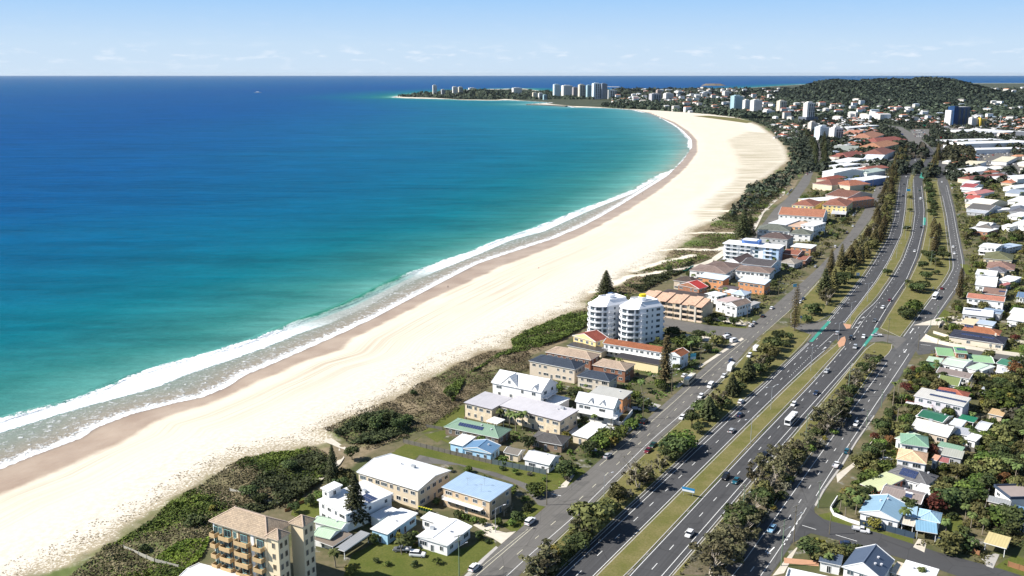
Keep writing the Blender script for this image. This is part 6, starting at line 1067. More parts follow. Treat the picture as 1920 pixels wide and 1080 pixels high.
# verge between the local road and the highway
for k, x, y, h, wd in [('gum', 1003, 1072, 8, 1.0), ('gum', 1022, 1078, 6.5, .9), ('gold', 1042, 1048, 4, 1), ('dense', 1062, 1046, 4.5, 1), ('dense', 1078, 1030, 5, 1), ('dense', 1090, 1022, 4.5, .9), ('olive', 1108, 998, 10, .95), ('dense', 1120, 990, 8, .8), ('darkshrub', 1048, 1062, 3, 1), ('olive', 1159, 946, 7.5, .62), ('gum', 1197, 914, 8.5, .85), ('bare', 1186, 902, 9, 1), ('olive', 1208, 908, 6, .8), ('bare', 1222, 896, 7, .8), ('gum', 1238, 884, 6.5, .7), ('olive', 1136, 968, 6.5, .75), ('gum', 1092, 1008, 6.5, .7), ('greyshrub', 1176, 934, 2.6, 1.3), ('darkshrub', 1146, 960, 3, 1.2), ('shrub', 1210, 900, 2.4, 1.3), ('dense', 1308, 812, 4.5, .8), ('olive', 1338, 776, 6, .8), ('darkshrub', 1290, 838, 2.6, 1.2), ('dense', 1426, 700, 5.5, .9), ('olive', 1450, 672, 6, .8), ('darkshrub', 1472, 650, 3, 1.2), ('dense', 1262, 856, 7.5, 1.0), ('green', 1280, 846, 7, 1.0), ('dense', 1252, 862, 5.5, .9), ('dense', 1297, 798, 6, .75), ('norfolk', 1328, 786, 10, 1.5), ('dense', 1318, 780, 7, .9), ('gum', 1345, 764, 8.5, .75), ('dense', 1358, 766, 6, .8), ('norfolk', 1372, 742, 10, 1.3), ('dense', 1385, 735, 5.5, .9), ('norfolk', 1402, 712, 10.5, 1.5), ('olive', 1390, 716, 6, .9), ('gum', 1424, 694, 8, .7), ('dense', 1436, 690, 6, .9), ('dense', 1462, 642, 6.5, .95), ('dense', 1448, 657, 7.5, .9), ('darkshrub', 1480, 635, 3, .9), ('olive', 1437, 668, 7, .9), ('dense', 1414, 704, 6, .8),
 ('dense', 1527, 590, 8, 1.0), ('darkshrub', 1512, 604, 4, 1.0), ('gum', 1550, 572, 11, .65), ('olive', 1546, 566, 9, .6), ('norfolk', 1545, 555, 18, 1.1), ('norfolkB', 1562, 548, 17, 1.1), ('dense', 1583, 532, 8, 1), ('dense', 1570, 540, 8, 1), ('olive', 1592, 520, 9, .8), ('norfolkB', 1556, 520, 20, 1.0), ('norfolkB', 1576, 505, 19, 1.0),
 ('dense', 1664, 518, 5.5, .95), ('dense', 1701, 433, 5, 1), ('dense', 1706, 397, 4, 1), ('olive', 1706, 373, 4.5, 1),
 ('dense', 1700, 598, 7.5, 1.0), ('green', 1713, 586, 8, .95), ('dense', 1692, 592, 5.5, .8), ('dense', 1718, 549, 6.5, 1.1), ('dense', 1730, 544, 6.5, 1.1), ('olive', 1708, 545, 5, 1), ('darkshrub', 1703, 533, 3, 1), ('dense', 1735, 524, 6, .9), ('dense', 1730, 505, 6, .9), ('dense', 1750, 496, 6, 1), ('dense', 1768, 487, 6.5, 1.2), ('dense', 1742, 486, 6.5, 1), ('olive', 1758, 500, 4.5, 1), ('darkshrub', 1754, 515, 3, 1.2), ('dense', 1733, 480, 5, .8), ('dense', 1765, 474, 6, .8),
 ('gum', 1376, 1030, 7.5, .8), ('gum', 1340, 1072, 7, .8), ('gum', 1384, 985, 7, .7), ('olive', 1436, 935, 6, .7), ('gum', 1434, 890, 7.5, .7), ('gum', 1485, 862, 8, .8), ('gum', 1512, 838, 6, .7), ('bare', 1440, 918, 6, .9), ('darkshrub', 1462, 935, 2.4, 1.2), ('greyshrub', 1470, 915, 2.2, 1.3), ('greyshrub', 1425, 975, 2.4, 1.3), ('shrub', 1478, 905, 2.2, 1.2), ('gold', 1405, 1000, 2.6, 1), ('greyshrub', 1498, 888, 2, 1.2), ('shrub', 1502, 855, 2.2, 1.3), ('darkshrub', 1530, 815, 2.6, 1.2), ('gum', 1548, 812, 6, .7), ('greyshrub', 1572, 800, 2.4, 1.2), ('darkshrub', 1582, 785, 2.6, 1.2), ('gum', 1584, 758, 6.5, .7), ('shrub', 1565, 815, 2, 1.3), ('gum', 1330, 1080, 9, 1.0), ('gum', 1352, 1060, 8, .95), ('gum', 1368, 1042, 8.5, .9), ('gum', 1392, 1012, 8, .9), ('dense', 1378, 996, 7.5, .85), ('dense', 1395, 985, 7.5, .85), ('gum', 1408, 970, 7.5, .9), ('dense', 1372, 972, 5, .7), ('dense', 1424, 948, 6, .8), ('gum', 1418, 912, 8, .7), ('bare', 1400, 935, 6.5, .9), ('gum', 1450, 905, 8, .75), ('darkshrub', 1443, 950, 2.6, 1.1), ('gold', 1450, 960, 2.2, .8), ('gum', 1472, 884, 8.5, .85), ('olive', 1490, 872, 7, .7), ('gum', 1458, 868, 6.5, .8), ('gum', 1498, 866, 7, .75), ('shrub', 1518, 846, 2.6, 1.2), ('shrub', 1526, 838, 2, 1.2), ('greyshrub', 1536, 840, 2.6, 1.4), ('gold', 1546, 828, 2.2, .9), ('gum', 1553, 800, 9.5, .85), ('gum', 1560, 786, 9.5, .85), ('olive', 1576, 780, 7, .75), ('gum', 1538, 802, 8, .7), ('dense', 1582, 768, 6, .8), ('gum', 1597, 732, 7.5, .7), ('dense', 1592, 744, 6, .8), ('gum', 1607, 716, 7, .7), ('dense', 1618, 704, 6.5, .7), ('gum', 1628, 697, 6, .7), ('dense', 1640, 686, 5, .7), ('darkshrub', 1650, 676, 3, .8), ('greyshrub', 1590, 757, 2.5, 1.2),
 # beach side
 ('norfolkWide', 625, 912, 15.5, .5), ('olive', 652, 912, 7, .9), ('dense', 640, 926, 6, 1), ('dense', 612, 900, 4.5, 1), ('norfolkWide', 667, 986, 18.5, .62), ('dense', 660, 862, 5.5, .95), ('dense', 545, 885, 4.5, 1.2), ('dense', 470, 935, 5, 1.2), ('dense', 488, 945, 4, 1.2), ('dense', 552, 962, 3.6, 1), ('dense', 730, 800, 6, .9), ('dense', 706, 806, 6, .9), ('dense', 690, 795, 4, .8), ('darkshrub', 672, 808, 3.2, 1.2), ('dense', 748, 808, 5.5, 1), ('dense', 763, 796, 4.5, 1), ('darkshrub', 720, 790, 3, 1), ('dense', 846, 752, 5.0, .8), ('darkshrub', 776, 742, 2.6, .8), ('darkshrub', 365, 985, 3.2, 1.2), ('gold', 400, 958, 2.4, .9), ('darkshrub', 272, 1033, 2.2, 1), ('green', 600, 942, 4, 1), ('dense', 582, 948, 4, 1), ('norfolkWide', 1136, 552, 16, 1), ('norfolkThin', 1247, 722, 23.5, .95), ('norfolkSparse', 1489.6, 621, 27, .72), ('norfolkWide', 1392, 452, 27, .8), ('norfolkWide', 1405, 448, 22, .7), ('norfolkThin', 1798, 560, 20, .85), ('dense', 1253, 512, 5.5, .8), ('darkshrub', 1291, 518, 3, .9),
 ('palm', 1695, 990, 7.5, 1.0), ('palm', 1773, 1006, 6.5, .9), ('palm', 1585, 972, 8.5, 1.0), ('palm', 1604, 964, 7, 1), ('palm', 1590, 950, 7, 1), ('palm', 1575, 955, 6, 1), ('palm', 1618, 955, 6, 1), ('palm', 955, 803, 8, 1), ('palm', 968, 808, 8, 1), ('palm', 980, 806, 8.5, 1), ('palm', 940, 795, 7, 1), ('tallpalm', 1674, 760, 11, 1), ('tallpalm', 1683, 742, 7.5, .9), ('palm', 1768, 618, 7.5, 1), ('palm', 1756, 612, 5, 1), ('palm', 1903, 902, 7, 1), ('palm', 1888, 888, 6.5, 1), ('palm', 1920, 885, 7, 1), ('palm', 1858, 905, 5.5, 1), ('palm', 1555, 1068, 5.5, 1), ('palm', 1725, 1090, 5, .9), ('dense', 1262, 632, 6, .9), ('darkshrub', 1275, 640, 3.5, 1.2), ('darkshrub', 1290, 645, 3.5, 1.2), ('dense', 1300, 650, 6, 1), ('palm', 1312, 655, 7, 1), ('palm', 1296, 662, 7, 1), ('green', 1285, 655, 5, 1), ('dense', 1322, 660, 5, .9), ('darkshrub', 1305, 672, 3, 1), ('shrub', 1340, 662, 2.5, 1), ('green', 1270, 650, 4.5, 1), ('palm', 1172, 634, 7, 1), ('palm', 1164, 630, 6.5, 1), ('gold', 1180, 636, 5, 1), ('palm', 1232, 648, 5, 1), ('palm', 1320, 640, 6, 1), ('palm', 1330, 645, 6.5, 1), ('palm', 1338, 638, 6, 1), ('olive', 1345, 650, 6.5, .9), ('dense', 1310, 638, 5.5, .9), ('palm', 1810, 975, 6, 1), ('palm', 1820, 990, 6, 1), ('palm', 1910, 640, 6, 1), ('palm', 1920, 632, 6, 1), ('red', 1898, 700, 6.5, 1.1), ('dense', 1905, 690, 6, 1), ('gold', 1880, 760, 6, 1), ('dense', 1860, 740, 6, 1), ('green', 1868, 760, 7, 1.1),
 ('green', 1140, 832, 6, .95), ('green', 1125, 838, 5.5, .9), ('gold', 1150, 838, 5, .8), ('dense', 1080, 752, 6, .95), ('gold', 1085, 758, 3.5, .8), ('green', 1004, 928, 4.2, 1.1), ('bare', 945, 968, 3.5, .9), ('darkshrub', 972, 975, 2.6, 1.1), ('shrub', 960, 985, 2.2, 1), ('bare', 958, 960, 3.5, .8), ('darkshrub', 988, 958, 2.2, 1), ('shrub', 985, 942, 2, 1), ('green', 700, 1020, 3.4, .8), ('dense', 765, 1025, 4.4, 1), ('green', 778, 1020, 4, .9), ('gold', 750, 1018, 3.4, .8), ('darkshrub', 860, 970, 2.2, 1), ('shrub', 875, 975, 2, 1), ('shrub', 890, 980, 2, 1), ('green', 905, 985, 2.4, .9), ('dense', 1520, 1048, 6, 1), ('olive', 1542, 1052, 6, 1), ('gold', 1530, 1038, 5, 1), ('olive', 1565, 1050, 5, 1), ('dense', 1580, 1045, 4, .9), ('red', 1755, 958, 7, .9), ('dense', 1775, 955, 7.5, .95), ('olive', 1765, 940, 7, .9), ('dense', 1800, 950, 6.5, 1), ('green', 1815, 930, 6, 1), ('green', 1850, 880, 6, 1.1), ('olive', 1825, 895, 6, .9), ('olive', 1795, 895, 5.5, .9), ('olive', 1780, 1035, 6, .9), ('dense', 1805, 1030, 5.5, 1), ('dense', 1890, 985, 6.5, 1), ('green', 1870, 985, 6, 1), ('olive', 1880, 830, 6.5, 1), ('dense', 1905, 820, 7, 1.1), ('dense', 1925, 800, 7, 1.1), ('greyshrub', 1900, 790, 5, 1.3)]:
    if k in ('dense', 'olive', 'gum', 'norfolk', 'green') and x > 990: wd *= 1.32
    lb = {('norfolkSparse', 1489.6): 'very tall sparse Norfolk pine standing alone by the highway crossing', ('norfolkThin', 1247): 'tall thin Norfolk pine in front of the motel, beside the parked coach', ('norfolkWide', 1136): 'broad dark Norfolk pine on the dune left of the twin white towers', ('norfolkWide', 1392): 'biggest Norfolk pine on the beachfront above the blue and white apartments', ('norfolkWide', 1405): 'lesser Norfolk pine tucked behind the biggest beachfront pine', ('norfolkThin', 1798): 'solitary slim Norfolk pine at the bend of the service road', ('norfolkWide', 667): 'dark Norfolk pine in front of the white two-storey flat-roofed house', ('norfolkWide', 625): 'slender Norfolk pine standing in the dune scrub by the sand path'}.get((k, x))
    plant(k, x, y, h, wd, lb)
# pine avenues
def avenue(kind, pts, step, h, phrase, wide=1.0, other=None):
    P = resample(GP(pts), step); n = 0
    for i in range(0, len(P)):
        if i and (P[i] - P[i - 1]).length < step * .3: continue
        n += 1; q = P[i] + Vector((TRr.uniform(-2.2, 2.2), TRr.uniform(-2.5, 2.5))); hh = h * TRr.uniform(.7, 1.2); kk = other if other and TRr.random() < .45 else kind; br_ = kk in ('olive', 'gum')
        plant_w(kk, q.x, q.y, hh * (.72 if br_ else 1), (.62 if br_ else 1) * wide * TRr.uniform(.8, 1.2), f'{ordw(n - 1) if n > 1 else "first"} {phrase}', 'norfolk pine avenues')
avenue('norfolkB', [(1600, 505), (1626, 478), (1646, 448), (1660, 415), (1668, 380), (1673, 350), (1679, 325), (1692, 300), (1698, 283)], 13, 12.5, 'tree from the near end of the row edging the highway', 1.65, 'olive')
avenue('norfolkB', [(1586, 505), (1606, 478), (1628, 450), (1645, 415), (1655, 385), (1662, 355), (1672, 325), (1682, 305), (1688, 288)], 14, 13, 'tree from the near end of the row edging the local road', 1.6, 'gum')
avenue('norfolk', [(1529, 313), (1526, 290), (1518, 268), (1508, 250)], 26, 20, 'Norfolk pine up the seaward side of the beach street avenue', 1.2); avenue('norfolk', [(1546, 313), (1547, 290), (1543, 268)], 26, 21, 'Norfolk pine up the inland side of the beach street avenue', 1.2)
avenue('norfolkB', [(1745, 332), (1747, 318), (1758, 300), (1760, 286)], 22, 15, 'Norfolk pine up the strip between highway and service road', 1.2); avenue('norfolkB', [(1752, 476), (1754, 455), (1756, 440), (1752, 425)], 9, 10, 'bushy pine in the golden-green clump beside the service road', 1.7); avenue('dense', [(1747, 408), (1753, 398), (1746, 385), (1745, 372), (1740, 356), (1737, 345)], 13, 6.5, 'round dark tree in the line between highway and service road', 1.15)
# garden trees: scattered where there is room
def poly_w(pts): return np.array([(p.x, p.y) for p in GP(pts)])
def scatter(poly, n, kinds, hs, mind, seed, group=None, m=.4, minfoot=.8):
    rr = random.Random(seed); P = poly_w(poly); lo, hi = P.min(0), P.max(0); got = 0
    # ground seen nearer fills first, so that the largest are kept
    for _ in range(n * 60):
        if got >= n: break
        x, y = rr.uniform(lo[0], hi[0]), rr.uniform(lo[1], hi[1])
        if not inside(P, np.array([[x, y]]))[0] or in_foot(x, y, minfoot) or on_road(x, y, 2.0): continue
        if any((x - a) ** 2 + (y - b) ** 2 < (mind + c * .35) ** 2 for a, b, c in PLANTED[-900:]): continue
        k = rr.choices([q[0] for q in kinds], [q[1] for q in kinds])[0]; h = BASEH[k] * rr.uniform(*hs); plant_w(k, x, y, h, rr.uniform(.85, 1.2), None, group); got += 1
    return got
MIXR = [('dense', 5), ('olive', 4), ('green', 4), ('palm', 3), ('gold', 1.3), ('shrub', 2), ('darkshrub', 2), ('greyshrub', .8), ('red', .3), ('bare', .4), ('tallpalm', .5)]
print('east', scatter([(1600, 905), (1614, 872), (1660, 775), (1705, 695), (1735, 700), (1700, 780), (1680, 860), (1640, 880)], 42, MIXR, (.45, .95), 1.3, 7, minfoot=.3), scatter([(1520, 1080), (1560, 960), (1640, 835), (1720, 690), (1960, 700), (1960, 1080)], 165, MIXR, (.6, 1.1), 1.9, 1), scatter([(1735, 690), (1800, 545), (1820, 500), (1960, 500), (1960, 690)], 85, MIXR, (.55, 1.0), 1.7, 2), scatter([(1820, 500), (1800, 420), (1785, 345), (1960, 345), (1960, 500)], 120, MIXR, (.7, 1.15), 1.8, 3))
print('west', scatter([(600, 1080), (700, 1000), (860, 860), (1060, 700), (1100, 640), (1310, 640), (1310, 690), (1100, 880), (1060, 905), (960, 990), (870, 1075)], 115, [('shrub', 4), ('darkshrub', 3), ('green', 2), ('dense', 2), ('greyshrub', 1.2), ('palm', 1), ('gold', .5)], (.5, .95), 2.2, 4), scatter([(1240, 640), (1300, 520), (1400, 450), (1500, 380), (1620, 380), (1590, 430), (1500, 520), (1400, 610)], 75, [('dense', 3), ('olive', 2), ('palm', 4), ('green', 2), ('shrub', 1), ('darkshrub', 1)], (.6, 1.0), 2.2, 5), scatter([(1500, 385), (1540, 330), (1560, 260), (1640, 260), (1670, 290), (1640, 370), (1600, 400)], 75, [('dense', 4), ('olive', 3), ('green', 1), ('palm', 1)], (.9, 1.6), 4, 6))
print('counts', CNT)
# ---------------------------------------------------------------- dune scrub: a mass of small leaf clumps nobody could count
def stuff_leaves(name, poly, n, size, mat, seed, label, cond=None, tone=None, zf=None, lift=(0, .5), cat='scrub'):
    rng = np.random.default_rng(seed); P = poly_w(poly) if not isinstance(poly, np.ndarray) else poly; lo, hi = P.min(0), P.max(0); C = []
    area_ = .5 * abs(sum(P[i - 1, 0] * P[i, 1] - P[i, 0] * P[i - 1, 1] for i in range(len(P)))); k = int(n * (hi[0] - lo[0]) * (hi[1] - lo[1]) / max(area_, 1)); q = rng.uniform(lo, hi, (k, 2)); q = q[inside(P, q)]
    if cond is not None: q = q[cond(q)]
    return q, rng
def clump_noise(q, s, ph=0): return .5 + .25 * (np.sin(q[:, 0] * s + ph + 1.7 * np.sin(q[:, 1] * s * .6)) + np.sin(q[:, 1] * s * 1.2 + ph * 2 + 1.3 * np.sin(q[:, 0] * s * .8 + 1)))
def dune_h(q): return .35 + .3 * hash2(q[:, 0], q[:, 1], .16) + .14 * hash2(q[:, 0], q[:, 1], .6)
def scrub(name, poly, n, mat, seed, label, size=.5, amp=.9, dens=0.0, s=.22):
    q, rng = stuff_leaves(name, poly, n, size, mat, seed, label); c = clump_noise(q, s, seed) + rng.normal(size=len(q)) * .12; q = q[c > dens]; c = c[c > dens]
    ok = np.array([not in_foot(x, y, .3) for x, y in q])
    if 'Z3' in globals() and poly is globals().get('Z3') or 'thicket' in name:
        for l_ in LANES: ok &= dist_to(arr(GP(l_)), q)[0] > 3.2
    q, c = q[ok], c[ok]
    z = dune_h(q) + amp * np.clip(c, 0, 1) * rng.uniform(.3, 1, len(q)); N = rng.normal(size=(len(q), 3)) * .55 + np.array([0, 0, 1]); V, F = leaf_quads(np.column_stack([q, z]), N, size * rng.uniform(.6, 1.5, len(q)), rng); T = np.clip(clump_noise(q, s * 2.3, seed + 5) + rng.normal(size=len(q)) * .18, 0, 1)
    o = link(name, fastmesh(name, V, F, mat, {'tone': ('FACE', T)})); tag(o, label, 'dune scrub', kind='stuff'); return o
M_SCRUBG = foliage((.025, .045, .009), (.125, .175, .030)); M_SCRUBB = foliage((.060, .052, .026), (.21, .175, .10)); M_SCRUBD = foliage((.018, .026, .011), (.075, .085, .034)); M_LIME = foliage((.05, .08, .012), (.17, .21, .03)); M_VINE = foliage((.035, .055, .012), (.125, .165, .036))
Z1 = [(110, 1095), (200, 1030), (290, 972), (345, 930), (440, 868), (520, 848), (590, 838), (608, 850), (625, 870), (600, 905), (585, 915), (545, 950), (470, 965), (400, 1000), (350, 1060), (330, 1095)]
Z2 = [(605, 806), (640, 788), (735, 752), (790, 720), (850, 690), (900, 664), (952, 655), (985, 640), (1000, 690), (960, 705), (900, 735), (850, 775), (800, 805), (760, 822), (720, 835), (690, 845), (655, 830), (640, 822)]
Z3 = [(965, 632), (1000, 616), (1040, 596), (1090, 582), (1118, 552), (1165, 537), (1190, 512), (1230, 502), (1255, 475), (1292, 455), (1350, 412), (1395, 372), (1440, 340), (1485, 330), (1470, 365), (1430, 398), (1415, 425), (1375, 455), (1330, 485), (1285, 500), (1250, 520), (1200, 545), (1150, 580), (1112, 600), (1085, 618), (1050, 640), (1000, 665), (960, 685)]
scrub('dune_scrub', Z1, 26000, M_SCRUBB, 21, 'brown and grey low scrub on the dune behind the cream balcony block', .42, .5); scrub('dune_vine', Z1, 34000, M_SCRUBG, 22, 'patches of dark green creeping vine on the near dune', .5, .8, .50, .11); scrub('dune_vine', [(275, 1060), (330, 1020), (395, 1010), (380, 1045), (330, 1085), (280, 1085)], 5000, M_LIME, 23, 'bright lime ground cover beside the cream balcony block', .45, .4, .35); scrub('dune_thicket', [(430, 960), (480, 900), (560, 860), (600, 850), (620, 880), (590, 915), (540, 945), (470, 965)], 12000, M_SCRUBD, 24, 'dark shrub thicket on the dune before the white-roofed flats', .6, 1.6, .42)
scrub('dune_scrub', Z2, 22000, M_SCRUBB, 25, 'brown low scrub on the dune in front of the lilac-grey flats', .42, .45); scrub('dune_thicket', [(625, 815), (660, 790), (730, 770), (775, 790), (765, 815), (700, 835), (650, 830)], 12000, M_SCRUBD, 26, 'dark thicket beside the sand path before the lawn fence', .6, 1.8, .3); scrub('dune_vine', [(850, 755), (830, 735), (900, 690), (960, 662), (1010, 652), (1050, 640), (1100, 612), (1112, 585), (1060, 592), (1000, 618), (958, 638), (962, 655), (930, 668), (880, 700)], 26000, M_VINE, 27, 'thick bright green hedge of dune vine before the white mansion', .55, 1.5, .12)
scrub('dune_scrub', Z3, 40000, M_SCRUBB, 28, 'brown tussock scrub on the dunes beyond the twin towers', .6, .6, .44, .07); scrub('dune_vine', Z3, 30000, M_SCRUBG, 29, 'green creeping vine patches on the dunes beyond the twin towers', .7, 1.2, .60, .09); scrub('dune_thicket', [(1180, 540), (1230, 512), (1270, 505), (1300, 490), (1295, 505), (1250, 525), (1200, 550)], 5000, M_SCRUBD, 30, 'dark thicket along the dune behind the stepped tan apartments', .8, 2.2, .3); scrub('dune_thicket', [(1335, 415), (1385, 395), (1440, 360), (1470, 345), (1460, 370), (1420, 400), (1380, 420)], 6000, M_SCRUBD, 31, 'dark coastal thicket below the esplanade', 1.0, 2.8, .35)
def under(poly, n, mat, seed, label, amp=1.3, size=.55, gate=.56, s=.35):
    q, rng = stuff_leaves('', poly, n, size, mat, seed, label); c = clump_noise(q, s, seed) * .6 + clump_noise(q, s * 2.7, seed + 3) * .4 + rng.normal(size=len(q)) * .06; k = c > gate; q, c = q[k], c[k]; ok = np.ones(len(q), bool)
    for r in ROADPOLY: ok &= ~inside(r, q)
    q, c = q[ok], c[ok]; ok = np.array([not in_foot(x, y, .1) for x, y in q]); q, c = q[ok], c[ok]
    z = amp * np.clip((c - gate) * 5, .1, 1) * rng.uniform(.25, 1, len(q)); V, F = leaf_quads(np.column_stack([q, z]), rng.normal(size=(len(q), 3)) * .55 + np.array([0, 0, 1]), size * rng.uniform(.6, 1.5, len(q)), rng); T = np.clip(clump_noise(q, s * 1.7, seed + 5) + rng.normal(size=len(q)) * .18, 0, 1)
    tag(link('garden_undergrowth', fastmesh('garden_undergrowth', V, F, mat, {'tone': ('FACE', T)})), label, 'undergrowth', kind='stuff')
under([(1625, 870), (1665, 780), (1712, 690), (1960, 700), (1960, 1080), (1640, 1020), (1600, 960)], 60000, F_OLIVE, 51, 'low hedges and undergrowth filling the near east-side gardens'); under([(1735, 690), (1800, 545), (1818, 500), (1798, 430), (1785, 345), (1960, 345), (1960, 690)], 60000, F_OLIVE, 52, 'low hedges and undergrowth filling the farther east-side gardens', 2.0, 1.0, .52, .22)
under([(870, 1010), (950, 990), (1100, 880), (1310, 690), (1310, 640), (1100, 640), (1060, 700), (930, 830), (1080, 870), (1000, 960)], 26000, F_GREEN, 53, 'hedges and undergrowth around the near west-side houses', 1.2, .5, .62); under([(1240, 640), (1300, 520), (1400, 450), (1500, 380), (1560, 300), (1650, 270), (1660, 330), (1600, 420), (1500, 520), (1400, 610)], 50000, F_OLIVE, 54, 'hedges and undergrowth between the farther west-side flats', 2.0, 1.0, .50, .22)
under([(1270, 1078), (1335, 1000), (1425, 900), (1500, 820), (1570, 730), (1630, 655), (1650, 668), (1560, 795), (1500, 875), (1400, 1015), (1345, 1080)], 30000, F_GREY, 55, 'grey-brown undergrowth under the paperbark trees of the highway verge', .9, .5, .50)
under([(985, 1078), (1030, 1035), (1080, 992), (1110, 985), (1105, 1012), (1056, 1058), (1040, 1078)], 9000, F_OLIVE, 56, 'brown-green undergrowth beneath the trees of the nearest verge', 1.6, .5, .42)
tufts = stuff_leaves('t', [(0, 1095), (100, 1052), (200, 1005), (330, 920), (440, 852), (590, 822), (700, 760), (790, 705), (850, 675), (900, 655), (960, 640), (1090, 570), (1120, 545), (1230, 495), (1300, 430), (1290, 425), (1210, 480), (1100, 540), (1050, 570), (940, 620), (800, 670), (700, 735), (600, 790), (520, 815), (420, 838), (300, 905), (150, 990), (0, 1060)], 9000, .3, None, 40, '')
q, rng = tufts; q = q[(clump_noise(q, .5, 3) + rng.normal(size=len(q)) * .2) > .55]; zz = np.full(len(q), .05); V, F = leaf_quads(np.column_stack([q, zz]), rng.normal(size=(len(q), 3)) * .25 + np.array([0, 0, 1]), rng.uniform(.2, .62, len(q)), rng); o = link('dune_grass', fastmesh('dune_grass', V, F, foliage((.20, .17, .10), (.44, .38, .25)), {'tone': ('FACE', rng.uniform(0, 1, len(q)))})); tag(o, 'sparse tan grass tufts on the white sand', 'grass', kind='stuff')
# ---------------------------------------------------------------- vehicles
t = NT('car_paint'); oc = t.n('ShaderNodeObjectInfo').outputs['Color']; CARP = t.fin(oc, .28, .5); t.b.inputs['Coat Weight'].default_value = .5
t = NT('car_glass'); CGL = t.fin((.012, .016, .02), .08, .6); TYRE = plain((.02, .02, .02), .9, .2, .1, name='tyre_rubber'); RIM = plain((.45, .45, .46), .35, .5, .05, metal=.6, name='wheel_rim'); LAMP = plain((.75, .75, .72), .2, .6, .02, name='headlight_lens'); TAIL = plain((.35, .02, .015), .3, .5, .05, name='tail_light'); TRIM = plain((.05, .05, .055), .6, .3, .05, name='black_trim')
def loft(secs, mat, mb):
    """secs: (x, half width low, half width high, z0, zmid, z1)"""
    rings = []
    for x, wl, wh, z0, zm, z1 in secs: rings.append([(x, -wl * .94, z0), (x, -wl, (z0 + zm) / 2), (x, -wl * .98, zm), (x, -wh, z1), (x, wh, z1), (x, wl * .98, zm), (x, wl, (z0 + zm) / 2), (x, wl * .94, z0)])
    n = len(mb.v); k = mb.mi(mat)
    for r in rings: mb.v += r
    for i in range(len(rings) - 1):
        for j in range(8): a = n + i * 8; mb.f.append((a + j, a + 8 + j, a + 8 + (j + 1) % 8, a + (j + 1) % 8)); mb.m.append(k); mb.sm.append(False)
    for r, rev in ((0, False), (len(rings) - 1, True)):
        f = [n + r * 8 + j for j in range(8)]; mb.f.append(tuple(reversed(f)) if rev else tuple(f)); mb.m.append(k); mb.sm.append(False)
def wheel_me(r=.32):
    mb = MB(); n = 14
    for y0, y1, rr, m in ((-.11, .11, r, TYRE), (-.125, .125, r * .62, RIM)):
        v = [(rr * math.cos(2 * math.pi * i / n), y0, rr * math.sin(2 * math.pi * i / n)) for i in range(n)] + [(rr * math.cos(2 * math.pi * i / n), y1, rr * math.sin(2 * math.pi * i / n)) for i in range(n)]
        mb.faces(v, [(i, (i + 1) % n, n + (i + 1) % n, n + i) for i in range(n)] + [tuple(range(n)), tuple(reversed(range(n, 2 * n)))], m)
    return mb.mesh('wheel')
WME = wheel_me(); WMB = wheel_me(.48)
CARS = {}
def car_proto(kind, body, glassv, wheels, L, W, extra=()):
    mb = MB(); [loft(b, CARP, mb) for b in body]; b = mb.mesh('body'); parts = [('body', b, (0, 0, 0))]
    for nm, secs in glassv: mg = MB(); loft(secs, CGL, mg); parts.append((nm, mg.mesh(nm), (0, 0, 0)))
    for x, y, big in wheels: parts.append(('wheel', WMB if big else WME, (x, y, .48 if big else .32)))
    for nm, sd, m, xx, zz in (('headlight', 1, LAMP, L / 2 - .02, .66), ('tail_light', 1, TAIL, -L / 2 + .02, .8)):
        for y in (-W * .36, W * .36): ml = MB(); ml.box(-.05, .05, -.18, .18, -.08, .08, m); parts.append((nm, ml.mesh(nm), (xx, y, zz)))
    for nm, m in extra: parts.append((nm, m, (0, 0, 0)))
    CARS[kind] = parts
W4 = [(1.35, -.8, 0), (1.35, .8, 0), (-1.3, -.8, 0), (-1.3, .8, 0)]
car_proto('hatchback', [[(2.1, .72, .66, .3, .5, .66), (1.95, .84, .74, .22, .6, .80), (1.0, .88, .78, .2, .7, .98), (-1.5, .88, .78, .2, .75, 1.0), (-2.0, .84, .74, .24, .75, .95), (-2.08, .75, .66, .35, .6, .8)], [(.55, .66, .58, 1.40, 1.42, 1.45), (.2, .7, .60, 1.42, 1.44, 1.50), (-1.2, .7, .60, 1.42, 1.44, 1.50), (-1.6, .66, .56, 1.38, 1.4, 1.43)]], [('windows', [(1.15, .76, .68, .9, .93, .96), (.45, .78, .62, .95, 1.2, 1.42), (-1.45, .78, .62, .95, 1.2, 1.43), (-2.0, .74, .66, .93, .95, .97)])], W4, 4.16, 1.76)
car_proto('sedan', [[(2.35, .72, .66, .3, .5, .62), (2.2, .86, .76, .22, .58, .76), (1.2, .90, .80, .2, .68, .92), (-1.3, .90, .80, .2, .75, .98), (-2.2, .86, .76, .24, .72, .96), (-2.33, .78, .68, .35, .6, .84)], [(.5, .64, .56, 1.36, 1.38, 1.40), (.1, .68, .58, 1.38, 1.4, 1.45), (-.9, .68, .58, 1.38, 1.4, 1.45), (-1.25, .64, .55, 1.34, 1.36, 1.38)]], [('windows', [(1.2, .78, .70, .86, .88, .92), (.4, .78, .61, .92, 1.15, 1.37), (-1.1, .78, .61, .92, 1.15, 1.37), (-1.9, .76, .68, .92, .94, .97)])], [(1.42, -.82, 0), (1.42, .82, 0), (-1.4, -.82, 0), (-1.4, .82, 0)], 4.66, 1.8)
